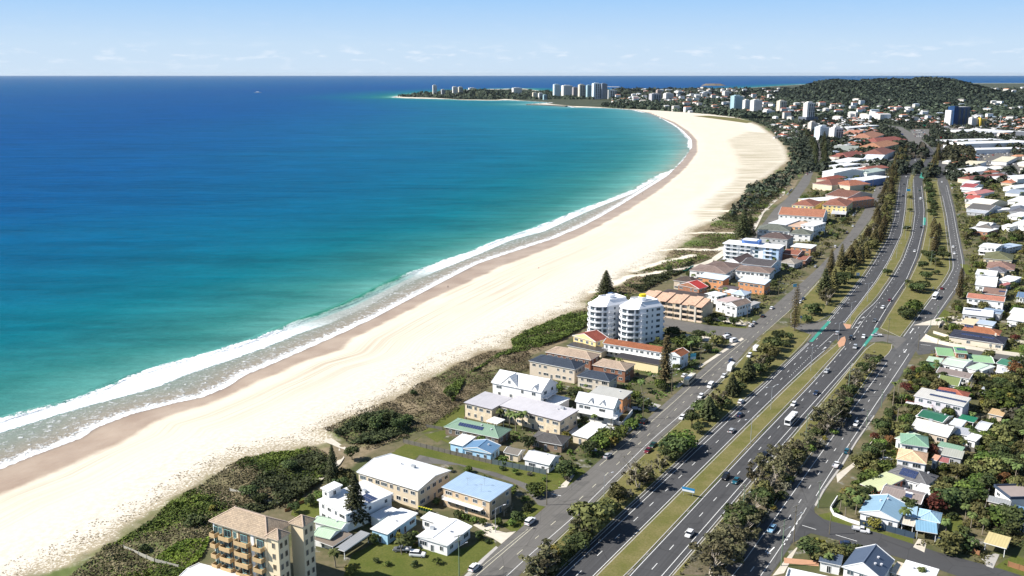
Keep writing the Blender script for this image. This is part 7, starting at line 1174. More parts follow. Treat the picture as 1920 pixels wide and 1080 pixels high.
car_proto('suv', [[(2.3, .80, .74, .4, .7, .84), (2.15, .92, .82, .3, .75, .98), (1.2, .94, .84, .28, .85, 1.12), (-1.9, .94, .84, .28, .9, 1.15), (-2.28, .90, .80, .36, .85, 1.08)], [(.5, .72, .64, 1.68, 1.7, 1.73), (.1, .76, .66, 1.70, 1.72, 1.78), (-1.8, .76, .66, 1.70, 1.72, 1.78), (-2.1, .72, .62, 1.66, 1.68, 1.7)]], [('windows', [(1.2, .84, .76, 1.06, 1.08, 1.11), (.45, .84, .68, 1.1, 1.4, 1.70), (-1.95, .84, .68, 1.1, 1.4, 1.70), (-2.22, .82, .76, 1.08, 1.1, 1.12)])], [(1.4, -.86, 0), (1.4, .86, 0), (-1.4, -.86, 0), (-1.4, .86, 0)], 4.6, 1.9)
tray = MB(); tray.box(-2.6, -.35, -.95, .95, .85, .95, ALU); tray.box(-2.6, -.35, -.95, -.9, .95, 1.25, ALU); tray.box(-2.6, -.35, .9, .95, .95, 1.25, ALU); tray.box(-2.6, -2.55, -.95, .95, .95, 1.25, ALU)
car_proto('ute', [[(2.5, .78, .72, .4, .6, .8), (2.35, .90, .80, .3, .68, .92), (1.3, .92, .82, .28, .78, 1.08), (-.25, .92, .82, .28, .82, 1.1)], [(-.3, .7, .68, .55, .7, .85), (-2.5, .7, .68, .55, .7, .85)], [(.85, .70, .62, 1.6, 1.62, 1.65), (.6, .72, .62, 1.62, 1.65, 1.7), (-.2, .72, .62, 1.62, 1.65, 1.7)]], [('windows', [(1.45, .82, .74, 1.0, 1.03, 1.07), (.8, .82, .66, 1.05, 1.3, 1.62), (-.22, .82, .66, 1.05, 1.3, 1.62)])], [(1.6, -.84, 0), (1.6, .84, 0), (-1.5, -.84, 0), (-1.5, .84, 0)], 5.1, 1.84, [('tray', tray.mesh('tray'))])
car_proto('van', [[(2.5, .80, .74, .35, .6, .85), (2.3, .95, .86, .25, .75, 1.1), (1.6, .97, .88, .25, .9, 1.2), (1.0, .97, .84, .25, 1.2, 2.1), (-2.4, .97, .84, .25, 1.2, 2.12), (-2.5, .94, .80, .3, 1.2, 2.0)]], [('windscreen', [(1.72, .86, .80, 1.12, 1.16, 1.2), (1.02, .90, .78, 1.2, 1.6, 2.0)]), ('side_windows', [(.9, .985, .93, 1.3, 1.35, 1.85), (-2.2, .985, .93, 1.3, 1.35, 1.85)])], [(1.6, -.86, 0), (1.6, .86, 0), (-1.6, -.86, 0), (-1.6, .86, 0)], 5.0, 1.95)
rp = MB(); rp.box(-3.5, -1.0, -.8, .8, 2.95, 3.2, WHITE); rp.box(0, 2.0, -.7, .7, 2.95, 3.1, WHITE)
car_proto('bus', [[(5.2, 1.1, 1.0, .5, 1.2, 2.7), (5.0, 1.24, 1.14, .35, 1.2, 2.95), (-5.1, 1.24, 1.14, .35, 1.2, 2.95), (-5.2, 1.15, 1.05, .45, 1.2, 2.8)]], [('windscreen', [(5.23, 1.0, .95, 1.3, 1.4, 2.5), (5.05, 1.0, .95, 1.3, 1.4, 2.5)]), ('side_windows', [(4.7, 1.26, 1.24, 1.5, 1.55, 2.45), (-4.9, 1.26, 1.24, 1.5, 1.55, 2.45)])], [(3.4, -1.1, 1), (3.4, 1.1, 1), (-3.0, -1.1, 1), (-3.0, 1.1, 1)], 10.4, 2.5, [('roof_unit', rp.mesh('roof_unit'))])
rv = MB(); rv.box(-3.2, -1.8, -.6, .6, 2.95, 3.15, WHITE)
car_proto('motorhome', [[(3.4, .95, .88, .4, .8, 1.0), (3.2, 1.05, .95, .35, .9, 1.3), (2.4, 1.08, 1.0, .35, 1.2, 2.2), (2.35, 1.15, 1.1, .45, 1.2, 2.95), (-3.4, 1.15, 1.1, .45, 1.2, 2.95)]], [('windscreen', [(2.95, .95, .9, 1.32, 1.4, 1.5), (2.45, .98, .92, 1.4, 1.6, 2.15)]), ('side_windows', [(1.4, 1.17, 1.16, 1.7, 1.8, 2.3), (-1.2, 1.17, 1.16, 1.7, 1.8, 2.3)])], [(2.3, -.98, 0), (2.3, .98, 0), (-1.9, -.98, 0), (-1.9, .98, 0)], 6.8, 2.3, [('roof_unit', rv.mesh('roof_unit'))])
car_proto('caravan', [[(2.3, 1.0, .95, .6, .9, 1.3), (2.1, 1.1, 1.05, .45, 1.0, 2.3), (1.8, 1.1, 1.05, .45, 1.0, 2.6), (-2.2, 1.1, 1.05, .45, 1.0, 2.6)]], [('side_windows', [(1.2, 1.12, 1.1, 1.5, 1.6, 2.1), (-1.4, 1.12, 1.1, 1.5, 1.6, 2.1)])], [(-.4, -.98, 0), (-.4, .98, 0)], 4.5, 2.2)
lowp = {}
for kind in ('hatchback', 'sedan', 'suv', 'van'):   # one-mesh copies for cars seen only a few pixels long
    mb = MB()
    for n, m, loc in CARS[kind]:
        if n in ('body', 'windows', 'windscreen', 'side_windows'):
            mats = [CARP if n == 'body' else CGL]; vv = [tuple(v.co) for v in m.vertices]; mb.faces(vv, [tuple(p.vertices) for p in m.polygons], mats[0])
    lowp[kind] = mb.mesh('body')
COLS = dict(white=(.78, .78, .78), silver=(.42, .43, .44), black=(.012, .012, .015), grey=(.12, .125, .13), blue=(.04, .10, .24), lightblue=(.22, .40, .56), teal=(.01, .09, .13), maroon=(.14, .012, .018), red=(.32, .02, .015), darkgreen=(.012, .05, .03), green=(.03, .16, .06), cream=(.62, .56, .42), navy=(.02, .035, .08))
CNAME = dict(lightblue='light blue', darkgreen='dark green', hatchback='hatchback', suv='four-wheel drive', ute='tray-back ute')
def vehicle(kind, x, y, ang, col, label=None, group=None, low=False, desc=None):
    nm = {'hatchback': 'car', 'sedan': 'car', 'suv': 'car'}.get(kind, kind); root = None; c = (*COLS[col], 1)
    if low and kind in lowp: root = link(nm, lowp[kind]); root.color = c
    else:
        root = empty(nm, x, y, 0, ang)
        for n, m, loc in CARS[kind]:
            o = link(n, m, root); o.location = loc
            if n == 'body': o.color = c
    root.location = (x, y, .04); root.rotation_euler = (0, 0, ang); root['category'] = {'ute': 'pickup truck', 'suv': 'car'}.get(kind, nm)
    root['group'] = group or 'vehicles on the roads'
    if label: root['label'] = label
    else: PEND.append((root, desc or f"{CNAME.get(col, col)} {CNAME.get(kind, kind)}"))
    return root
def road_dir(P, Q, x, y):
    best = None
    for i in range(len(P) - 1):
        a, b = P[i], P[i + 1]; m = (a + b) / 2; d = (m - Vector((x, y))).length
        if best is None or d < best[0]: best = (d, b - a)
    return math.atan2(best[1].y, best[1].x)
RD_ = {k: smooth(resample(GP(v), 10)) for k, v in dict(A=A_L, B=B_L, C=C_L, D=D_R).items()}
def on(road, kind, px, py, col, label=None, out=True, dx=0, group=None, desc=None):
    p = G(px, py + 1); a = road_dir(RD_[road], None, p.x, p.y) + (0 if out else math.pi); return vehicle(kind, p.x, p.y, a, col, label, group or {'A': 'vehicles along the local road', 'B': 'traffic on the outbound carriageway', 'C': 'traffic on the inbound carriageway', 'D': 'vehicles along the service road'}[road], p.y > 780, desc)
for r, k, x, y, c, o, l in [
 ('C', 'hatchback', 1293, 1003, 'white', 0, 'white hatchback nearest the viewer on the highway'), ('C', 'suv', 1360, 896, 'black', 0, 'black four-wheel drive beside the dark teal car on the highway'), ('C', 'sedan', 1380, 903, 'teal', 0, 'dark teal car just right of the black four-wheel drive'), ('C', 'sedan', 1433, 854, 'black', 0, 'black car half hidden by paperbark trees on the inbound carriageway'),
 ('C', 'bus', 1483, 791, 'white', 0, 'white bus on the inbound highway lanes'), ('C', 'hatchback', 1488, 759, 'white', 0, 'white car just behind the white bus, beside the median'), ('C', 'sedan', 1530, 738, 'navy', 0, 'dark navy sedan between the white bus and the silver-blue car'), ('C', 'sedan', 1550, 697, 'silver', 0, 'silver-blue car heading inbound below the highway crossing'), ('C', 'suv', 1603, 652, 'silver', 0, 'silver wagon just below the green lane at the crossing'),
 ('C', 'hatchback', 1619, 632, 'white', 0, 'white car driving through the middle of the highway crossing'), ('C', 'suv', 1595, 635, 'black', 0, 'small black car in the middle of the crossing beside the brick nose'), ('C', 'sedan', 1640, 602, 'grey', 0, 'dark grey car just beyond the crossing on the inbound lanes'), ('C', 'hatchback', 1655, 577, 'white', 0, 'white car beyond the dark grey one on the inbound lanes'), ('C', 'sedan', 1668, 563, 'maroon', 0, 'maroon car at the start of the inbound turning lane'),
 ('C', 'sedan', 1714.6, 471, 'white', 0, 'white car alone on the inbound curve'), ('C', 'suv', 1727, 426, 'black', 0, 'black car beside the far green lane patch'), ('C', 'van', 1725.7, 373, 'white', 0, 'white van on the inbound lanes beside the median trees'), ('C', 'sedan', 1724, 357, 'darkgreen', 0, None),
 ('B', 'suv', 1569.5, 626, 'silver', 1, 'silver-blue four-wheel drive waiting at the crossing by the brick nose'), ('B', 'hatchback', 1372, 809, 'silver', 1, 'silver hatchback in the outbound lane beside the median'), ('B', 'sedan', 1387, 779, 'navy', 1, 'dark sedan ahead of the silver hatchback, outbound'), ('B', 'hatchback', 1389, 754, 'white', 1, 'white hatchback pulled onto the outbound shoulder'), ('B', 'sedan', 1684, 397, 'white', 1, None), ('B', 'suv', 1693, 367, 'navy', 1, None), ('B', 'sedan', 1699, 331, 'white', 1, None), ('B', 'sedan', 1708, 321, 'silver', 1, None), ('B', 'hatchback', 1716, 300, 'white', 1, None), ('B', 'sedan', 1695, 345, 'black', 1, None),
 ('D', 'sedan', 1447, 993, 'lightblue', 0, 'light blue car in the left lane of the service road'), ('D', 'sedan', 1380, 1046, 'white', 0, 'white car almost hidden under the paperbark trees'), ('D', 'ute', 1568, 874, 'white', 1, 'white ute parked on the service road beside the pale driveway'), ('D', 'sedan', 1588, 847, 'teal', 1, 'dark blue car parked on the service road edge'), ('D', 'hatchback', 1605, 796, 'white', 0, 'white hatchback on the service road at the edge of tree shade'), ('D', 'bus', 1753.5, 558, 'white', 0, 'white and green bus on the service road by the big round trees'), ('D', 'sedan', 1766, 541, 'maroon', 1, 'maroon car passing the bus on the service road'), ('D', 'sedan', 1787, 463, 'white', 0, 'farther of two white cars on the service road straight'), ('D', 'hatchback', 1789, 475.5, 'white', 0, 'nearer of two white cars on the service road straight'), ('D', 'sedan', 1797.5, 403, 'silver', 1, 'silver car parked at the kerb by the garden palms'), ('D', 'suv', 1785, 353, 'white', 1, None), ('D', 'sedan', 1766, 341, 'white', 0, None),
 ('A', 'hatchback', 889, 1066, 'white', 1, 'white hatchback parked at the bottom of the local road'), ('A', 'suv', 994, 980, 'white', 1, 'white four-wheel drive parked before the blue-grey flat-roofed flats'), ('A', 'sedan', 1139, 856, 'silver', 1, 'silver-white sedan parked near the charcoal-roofed house'), ('A', 'sedan', 1224, 836, 'darkgreen', 0, 'dark green car parked beside the maroon one'), ('A', 'sedan', 1215, 846, 'maroon', 0, 'maroon car parked under verge trees beside the dark green one'), ('A', 'hatchback', 1198, 801, 'teal', 1, 'teal hatchback parked outside the white verandah villa'), ('A', 'suv', 1208, 792, 'black', 1, 'black four-wheel drive parked ahead of the teal hatchback'), ('A', 'hatchback', 1279, 784, 'white', 0, 'white car peeping from behind a round verge tree'), ('A', 'hatchback', 1314, 744, 'white', 0, None), ('A', 'van', 1332, 725, 'white', 0, 'white van driving on the local road beside the verge pines'), ('A', 'sedan', 1357, 706, 'white', 0, None), ('A', 'motorhome', 1370, 693, 'white', 0, 'white motorhome parked along the verge pines'), ('A', 'bus', 1293, 716, 'cream', 1, 'cream coach parked before the tall thin pine'), ('A', 'sedan', 1370, 677, 'navy', 0, 'dark car driving past the motorhome'), ('A', 'caravan', 1417, 657, 'white', 0, 'white caravan parked behind a tow car on the verge side'), ('A', 'suv', 1405, 668, 'white', 0, None),
 ('A', 'sedan', 1408, 611, 'white', 1, None), ('A', 'hatchback', 1414, 606, 'silver', 1, None), ('A', 'sedan', 1430, 593, 'black', 1, None), ('A', 'sedan', 1447, 578, 'white', 1, 'white sedan parked outside the grey garage'), ('A', 'sedan', 1506, 561, 'navy', 0, None), ('A', 'sedan', 1500, 567, 'white', 0, None), ('A', 'sedan', 1529, 500, 'silver', 1, None), ('A', 'suv', 1566, 463, 'white', 1, None), ('A', 'sedan', 1588, 436, 'grey', 1, None), ('A', 'hatchback', 1599, 424, 'white', 1, None), ('A', 'sedan', 1640, 357, 'white', 1, None), ('A', 'sedan', 1650, 353, 'black', 0, None), ('A', 'suv', 1652, 325, 'silver', 1, None)]:
    on(r, k, x, y, c, l, bool(o))
for k, x, y, a, c, l in [('suv', 783, 1042, -8, 'white', 'white four-wheel drive parked on the front lawn'), ('ute', 754, 1033, 172, 'grey', 'grey ute with a covered tray parked on the front lawn'), ('sedan', 1107, 846, 10, 'silver', 'silver car in the driveway of the charcoal-roofed house'), ('ute', 1197, 768, 5, 'white', 'white ute parked in the driveway beside the orange-brick flats'), ('ute', 1614, 996, -22, 'white', 'white ute with a tall white canopy on the corner side street'), ('sedan', 1661, 863, 15, 'white', 'white car on the grass before the peach-roofed house'), ('ute', 1643, 630, 172, 'silver', 'silver ute with a trailer crossing the green lane'), ('van', 1363, 634, 40, 'white', 'white box van parked by the palms near the side street'), ('van', 1376, 640, 40, 'white', 'white van at the corner beside the box van'), ('sedan', 1364, 628, 40, 'grey', None), ('sedan', 1283, 705, 60, 'white', 'white truck cab beside the parked coach'), ('van', 1415, 577, 10, 'white', 'white van in the forecourt of the grey garage'), ('sedan', 1900, 612, 10, 'white', None), ('suv', 1920, 604, 10, 'silver', None), ('sedan', 1862, 641, 5, 'white', None), ('sedan', 1590, 1023, -20, 'navy', 'dark car almost hidden behind corner bushes')]:
    p = G(x, y + 1); vehicle(k, p.x, p.y, R(a), c, l, 'cars parked off the road')
# kerbside rows farther out, and the shopping car park
rr = random.Random(77); CC = ['white'] * 6 + ['silver'] * 4 + ['grey', 'black', 'navy', 'red', 'blue', 'cream', 'maroon']
def row(pts, step, n, group, desc, off=0, skip=.15, ang=None):
    P = resample(GP(pts), 1.0); i = 0; c = 0
    while i < len(P) - 1 and c < n:
        if rr.random() > skip:
            d = (P[i + 1] - P[i]).normalized(); a = math.atan2(d.y, d.x) + (ang or 0); k = rr.choice(['hatchback', 'sedan', 'sedan', 'suv']); cl = rr.choice(CC); vehicle(k, P[i].x, P[i].y, a, cl, None, group, P[i].y > 700, f'{CNAME.get(cl, cl)} {desc}'); c += 1
        i += int(step)
row([(1657, 306), (1652, 290), (1638, 268), (1624, 256)], 8, 22, 'cars parked along the curving road end', 'car on the far curve'); row([(1678, 300), (1676, 288), (1665, 268), (1652, 257)], 9, 18, 'cars parked along the curving road end', 'car on the inland curve'); row([(1756, 333), (1760, 305), (1758, 293)], 9, 16, 'cars queued on the far service road', 'car up the service road')
row([(1512, 328), (1526, 318), (1530, 300), (1528, 285)], 8, 12, 'cars in the esplanade car park', 'car parked on the beach street'); row([(1600, 405), (1636, 350)], 14, 6, 'cars parked along the far local road', 'car parked along the far local road'); row([(1476, 366), (1492, 348), (1504, 330)], 12, 6, 'cars in the esplanade car park', 'car parked by the beach dunes')
for i, (y0, x0, x1) in enumerate([(286, 1832, 1852), (290, 1834, 1856), (294.5, 1836, 1856), (299, 1838, 1856), (304, 1840, 1856), (309, 1842, 1862), (314, 1846, 1902), (288, 1862, 1890), (291.5, 1862, 1890), (308, 1866, 1902), (245, 1712, 1736), (248.5, 1712, 1738), (252, 1714, 1740), (256, 1716, 1734)]): row([(x0, y0), (x1, y0)], 4, 40 if i > 5 else 12, 'cars in the shopping centre car park' if x0 > 1800 else 'cars in the sales yard by the trees', 'shop yard car' if x0 > 1800 else 'sales yard car', skip=.25, ang=math.pi / 2)
area('car_park', [(1822, 282), (1848, 276), (1895, 284), (1906, 317), (1850, 322), (1842, 318)], .015, ROAD_OLD); area('yard_paving', [(1706, 242), (1742, 242), (1745, 260), (1712, 260)], .015, ROAD_OLD); area('highway', [(1702, 275), (1728, 272), (1758, 290), (1745, 275), (1720, 255), (1690, 238), (1640, 232), (1680, 245)], .012, ROAD_OLD); area('side_street', [(1860, 252), (1868, 252), (1900, 290), (1925, 340), (1912, 340), (1888, 295)], .02, ROAD_OLD)
# ---------------------------------------------------------------- people on the beach, boat
def person(px, py, col, label):
    p = G(px, py, -1.0); bm = MB(); root = None
    me = bpy.data.meshes.new('person'); vs = [(0, 0, .95), (0, 0, 1.2), (0, 0, 1.45), (0, 0, 1.55), (0, .02, 1.72), (.1, 0, .9), (.13, .05, .5), (.14, .02, .05), (-.1, 0, .9), (-.13, -.1, .5), (-.14, -.2, .06), (.2, 0, 1.42), (.27, .02, 1.12), (.28, .12, .88), (-.2, 0, 1.42), (-.27, -.02, 1.12), (-.28, -.1, .9)]
    es = [(0, 1), (1, 2), (2, 3), (3, 4), (0, 5), (5, 6), (6, 7), (0, 8), (8, 9), (9, 10), (2, 11), (11, 12), (12, 13), (2, 14), (14, 15), (15, 16)]; me.from_pydata(vs, es, []); o = link('person', me); sk = o.modifiers.new('skin', 'SKIN'); rad = [.14, .13, .15, .06, .11, .1, .07, .05, .1, .07, .05, .06, .045, .035, .06, .045, .035]
    for i, r in enumerate(rad): me.skin_vertices[0].data[i].radius = (r, r)
    me.skin_vertices[0].data[0].use_root = True; o.modifiers.new('sub', 'SUBSURF').levels = 1; me.materials.append(plain(col, .8, .2, .1, name='clothing')); o.location = (p.x, p.y, -.75); tag(o, label, 'person'); return o
person(840, 541, (.03, .03, .04), 'person in dark clothes walking on the damp sand'); person(1205, 365, (.05, .05, .06), 'person standing near the far waterline'); person(1010, 506, (.3, .05, .05), 'person in a dark red top crossing the upper beach')
p = G(483, 174, SEA); mb = MB(); loft([(9, .3, .4, -.2, .8, 1.6), (5, 1.8, 2.0, -.4, .6, 1.3), (-7, 2.1, 2.2, -.4, .5, 1.2), (-8, 1.9, 2.0, -.1, .5, 1.1)], WHITE, mb); root = empty('boat', p.x, p.y, SEA, R(5)); root.scale = (3, 3, 3); tag(root, 'small white boat far out on the sea', 'boat'); mb.build('hull', root); mb = MB(); loft([(3, 1.2, 1.0, 1.2, 2.2, 3.0), (-3, 1.4, 1.1, 1.2, 2.4, 3.2)], WHITE, mb); mb.build('cabin', root)
# ---------------------------------------------------------------- poles, lights, signs, fences
def pole_mesh(h, mat, r=.15): mb = MB(); mb.tube((0, 0, -.3), (0, 0, h), r, r * .7, mat, 8); return mb.mesh('shaft')
_pm = {}
def power_pole(px, py, h=11.5, arms=2, green=False, label=None, ang=None, lamp=True):
    p = G(px, py); m = GREENP if green else WOODP; ang = R(-57) if ang is None else ang; root = empty('power_pole', p.x, p.y, 0, ang + math.pi / 2); root['category'] = 'power pole'; root['group'] = 'timber power poles along the roads'
    k = (round(h, 1), green)
    if k not in _pm: _pm[k] = pole_mesh(h, m)
    link('shaft', _pm[k], root)
    for i in range(arms):
        key = ('arm', i)
        if key not in _pm:
            mb = MB(); mb.box(-1.25 + .2 * i, 1.25 - .2 * i, -.06, .06, -.07, .07, WOODP)
            for x in (-1.1, -.5, .5, 1.1): mb.tube((x * (1 - .16 * i), 0, .05), (x * (1 - .16 * i), 0, .28), .06, .04, STEEL, 6)
            _pm[key] = mb.mesh('cross_arm')
        o = link('cross_arm', _pm[key], root); o.location = (0, .16, h - .3 - i * 1.6)
    if lamp:
        if 'lamp' not in _pm:
            mb = MB(); mb.tube((0, 0, 0), (2.2, 0, .5), .04, .035, STEEL, 6); mb.box(2.0, 2.7, -.14, .14, .42, .56, STEEL); _pm['lamp'] = mb.mesh('lamp_arm')
        o = link('lamp_arm', _pm['lamp'], root); o.location = (.1, 0, h - 3.4)
    want_(root, 'green-stained timber power pole' if green else 'grey timber power pole', label); return root
def want_(o, d, label):
    if label: o['label'] = label
    else: PEND.append((o, d))
def street_light(px, py, h=9.5, double=True, ang=R(-57), label=None):
    p = G(px, py); root = empty('street_light', p.x, p.y, 0, ang + math.pi / 2); root['category'] = 'street light'; root['group'] = 'tall galvanised street lights on the highway'; k = ('sl', h)
    if k not in _pm: _pm[k] = pole_mesh(h, STEEL, .10)
    link('shaft', _pm[k], root)
    for sd in ((1, -1) if double else (1,)):
        k = ('sa', sd)
        if k not in _pm: mb = MB(); mb.tube((0, 0, -.6), (sd * 1.0, 0, -.05), .05, .05, STEEL, 6); mb.tube((sd * 1.0, 0, -.05), (sd * 3.0, 0, .1), .05, .04, STEEL, 6); _pm[k] = mb.mesh('arm')
        o = link('arm', _pm[k], root); o.location = (0, 0, h)
        if ('sh', sd) not in _pm: mb = MB(); mb.box(min(sd * 2.8, sd * 3.6), max(sd * 2.8, sd * 3.6), -.16, .16, 0, .16, ALU); _pm[('sh', sd)] = mb.mesh('lamp_head')
        o = link('lamp_head', _pm[('sh', sd)], root); o.location = (0, 0, h + .05)
    want_(root, 'double-armed steel street light' if double else 'single-armed steel street light', label); return root
for x, y, h, a, g in [(861, 1082, 12.5, 2, 1), (1025, 947, 12.5, 1, 0), (1144.5, 840, 11.5, 1, 0), (1205.5, 785.5, 11, 2, 0), (1259, 740, 11.5, 2, 0), (1313, 691, 11.5, 2, 0), (1400, 610, 10.5, 1, 0), (1459.6, 556, 11, 2, 0), (1503, 516.7, 11, 2, 0), (1540, 482, 11, 1, 0), (1578, 446.5, 11.5, 2, 0), (1604, 411, 11, 1, 0), (1623, 380, 11, 1, 0), (1636, 352, 11, 1, 0), (1648, 325, 11, 1, 0),
 (1392.4, 974.5, 11.5, 1, 1), (1464.6, 1061, 14, 2, 1), (1510.7, 822, 10, 0, 1), (1589.4, 745, 15, 1, 1), (1663.7, 643, 13, 1, 0), (1752, 512, 11, 1, 0), (1745, 498, 11, 1, 1), (1487.8, 1022, 12.5, 2, 0), (1534, 952, 9, 1, 1), (1555, 1002, 7, 0, 0), (1590.8, 864, 8, 0, 0), (1624.6, 798.5, 6.5, 1, 1), (1652.5, 765, 8, 1, 1), (1721, 657, 8.5, 1, 0), (1757, 657, 8, 0, 0), (1744, 617.5, 6.5, 1, 1), (1757.6, 590.7, 5.5, 1, 1), (1786, 562, 9, 1, 0), (1816, 500, 9, 1, 0), (1810, 455, 9, 1, 0), (1801, 410, 9, 1, 0), (1790, 365, 9, 1, 0), (1653, 885, 8, 1, 0)]:
    power_pole(x, y, h, a, bool(g), ang=R(-57) if y > 560 else R(-75), lamp=(a == 2 or g))
street_light(929, 998.5, 8, False); street_light(1132.6, 933.7, 8, False)
for x, y, h in [(1520, 696, 11.5), (1594, 605, 11.5), (1571.7, 638.5, 9.5), (1626, 566, 11.5), (1661, 518, 11), (1680.4, 484, 11), (1697, 450, 11), (1705, 418, 11), (1706, 392, 11), (1706, 368, 11), (1707, 348, 11), (1711, 330, 11)]: street_light(x, y, h, True, R(-57) if y > 560 else R(-75))
street_light(1407, 832, 10, True); street_light(1747, 428, 10, False, R(-80)); street_light(1741, 470, 10, False, R(-80)); street_light(1445, 768, 10, True)
def sign(px, py, w, h, z, col, label, name='road_sign', posts=2, ang=R(32) - math.pi / 2 + math.pi / 2, face2=None):
    p = G(px, py); root = empty(name, p.x, p.y, 0, ang); tag(root, label, 'sign')
    for i in range(posts): x = (i - (posts - 1) / 2) * w * .7; mb = MB(); mb.tube((x, 0, 0), (x, 0, z + h * .5), .06, .06, STEEL, 6); mb.build('post', root)
    mb = MB(); mb.box(-w / 2, w / 2, -.04, .04, z, z + h, plain(col, .5, .3, .03, name='sign_face'))
    if face2: mb.box(-w / 2 + .08, w / 2 - .08, -.055, -.04, z + .08, z + h * .45, plain(face2, .5, .3, .03, name='sign_face'))
    mb.build('panel', root); return root
sign(1290, 931, 4.2, 1.5, 1.6, (.02, .20, .42), 'blue and white highway sign on two posts in the central median', ang=R(-28), face2=(.7, .72, .75)); sign(1703, 362, 4.5, 2.4, 2.2, (.02, .30, .55), 'blue highway sign in the far part of the median', ang=R(-5)); sign(1299, 682, 3.0, 2.8, 2.2, (.10, .50, .62), 'turquoise roadside sign board in front of the motel', ang=R(20), face2=(.6, .75, .78)); sign(1501, 608, 1.6, 1.0, 3.6, (.16, .32, .5), 'small blue sign on a tall post by the side road', posts=1); sign(1608, 522, 2.2, 1.8, 2.0, (.5, .6, .72), 'pale grey-blue sign board on the grass verge', ang=R(0)); sign(1732, 240, 10, 4, 4, (.01, .32, .16), 'green overhead direction sign by the far trees', ang=0); sign(1689, 259, 9, 4.5, 5, (.02, .06, .30), 'dark blue sign beyond the end of the pine row', ang=0); sign(1490, 545, 2.6, 2.0, 2.4, (.16, .50, .68), 'light blue sign beside the local road palms', ang=R(10)); sign(1763, 268, 3, 5, 7, (.55, .04, .04), 'red pylon sign by the white showroom', posts=1, ang=0); sign(1749, 545, .5, 2.4, 0, (.7, .7, .7), 'slim white marker post on the grass by the bus', posts=1); sign(1550, 700, .7, .7, 1.2, (.7, .7, .7), 'small white sign at the edge of the median', posts=1)
def fence(pts, h, mat, label, name='fence', post=2.4, thick=.08, kind='slat'):
    P = GP(pts); root = empty(name, P[0].x, P[0].y, 0); tag(root, label, 'fence' if name == 'fence' else 'wall'); mb = MB(); pb = MB()
    for a, b in zip(P, P[1:]):
        a = a - P[0]; b = b - P[0] if True else b; L = (b - a).length; mb.bar((*a, h / 2), (*b, h / 2), thick, h, mat); n = max(1, int(L / post))
        for i in range(n + 1): q = a + (b - a) * i / n; pb.box(q.x - .09, q.x + .09, q.y - .09, q.y + .09, 0, h + .12, mat)
    k_ = len(mb.v); mb.v += pb.v; mb.f += [tuple(i + k_ for i in f) for f in pb.f]; mb.m += [0] * len(pb.m); mb.sm += pb.sm; mb.build('panel', root); return root
PAL = plain((.15, .14, .12), .9, .1, .3, 1.2, name='grey_paling'); CWALL = plain((.66, .60, .50), .8, .2, .1, .5, name='cream_wall'); NV = plain((.04, .065, .10), .7, .3, .08, name='navy_fence'); BRN = plain((.28, .14, .07), .8, .2, .15, 1.5, name='brown_fence')
fence([(756, 830), (800, 841), (845, 852), (922, 870)], 1.5, PAL, 'grey timber paling fence in front of the pale blue beach house'); fence([(922, 870), (1000, 885), (1024, 890)], 1.9, plain((.10, .13, .14), .8, .2, .2, 1, name='green_grey_fence'), 'dark green-grey sheet fence in front of the white cottage'); fence([(799, 801), (830, 806)], 1.2, PAL, 'short low fence at the seaward side of the sage green house'); fence([(431, 921), (470, 933), (520, 948)], 1.1, plain((.42, .40, .34), .9, .1, .15, 2, name='weathered_rail'), 'pale weathered dune fence above the cream balcony block', thick=.05, post=3); fence([(232, 1029), (290, 1054), (335, 1066)], 1.1, plain((.42, .40, .34), .9, .1, .15, 2, name='weathered_rail'), 'thin pale dune fence crossing the near dune', thick=.05, post=3); fence([(535, 960), (560, 946), (590, 936)], 1.0, BRN, 'brown rail fence along the small dune lawn', thick=.06)
fence([(1570, 935), (1557, 955), (1563, 967), (1590, 978), (1612, 985)], 1.1, WHITE, 'low white rendered wall curving round the street corner', 'garden_wall', thick=.25, post=50); fence([(1612, 985), (1660, 995), (1714, 1010)], 1.9, NV, 'tall navy metal fence in front of the light blue gabled house'); fence([(1750, 1012), (1765, 1020)], 1.7, NV, 'short navy gate beside the light blue carport'); fence([(1890, 1062), (1930, 1075), (1965, 1086)], 1.6, BRN, 'brown and cream timber fence by the street at the right edge'); fence([(1836, 1043), (1820, 1036)], 1.6, BRN, 'brown timber gate beside the concrete driveway'); fence([(1608, 878), (1625, 845), (1640, 826)], 1.2, CWALL, 'low cream wall along the garden of the ridged green house', 'garden_wall', thick=.2, post=60); fence([(1735, 632), (1757, 643), (1780, 648), (1850, 660), (1960, 676)], 1.6, CWALL, 'long cream rendered wall along the side street', 'garden_wall', thick=.2, post=60); fence([(1750, 625), (1780, 634)], 1.4, CWALL, 'short cream wall behind the corner lawn', 'garden_wall', thick=.2, post=60); fence([(1795, 600), (1765, 607), (1760, 615)], 1.4, CWALL, 'cream wall at the front of the cream flat roof', 'garden_wall', thick=.2, post=60); fence([(1890, 640), (1960, 650)], 1.5, CWALL, 'pale fence right of the navy roof', post=60); fence([(1832, 705), (1880, 716)], 1.7, PAL, 'grey paling fence behind the grey-brown roof'); fence([(1814, 845), (1870, 858)], 1.7, PAL, 'grey paling fence beyond the sage green low roof'); fence([(1846, 960), (1858, 905), (1862, 890)], 1.7, CWALL, 'cream side fence left of the navy-fascia house', post=60); fence([(1190, 800), (1172, 812), (1108, 800)], 1.5, WHITE, 'white wall in front of the white paved slab', 'garden_wall', thick=.22, post=60); fence([(1153, 795), (1166, 800), (1186, 775), (1175, 770)], 1.8, WHITE, 'white courtyard wall beside the white verandah villa', 'garden_wall', thick=.22, post=60); fence([(1090, 803), (1112, 806)], 1.2, WHITE, 'low white wall left of the white paved slab', 'garden_wall', thick=.2, post=60); fence([(1268, 512), (1285, 509), (1300, 500)], 1.2, plain((.03, .30, .22), .7, .2, .2, name='green_mesh'), 'green mesh barrier beside the beach path', thick=.05)
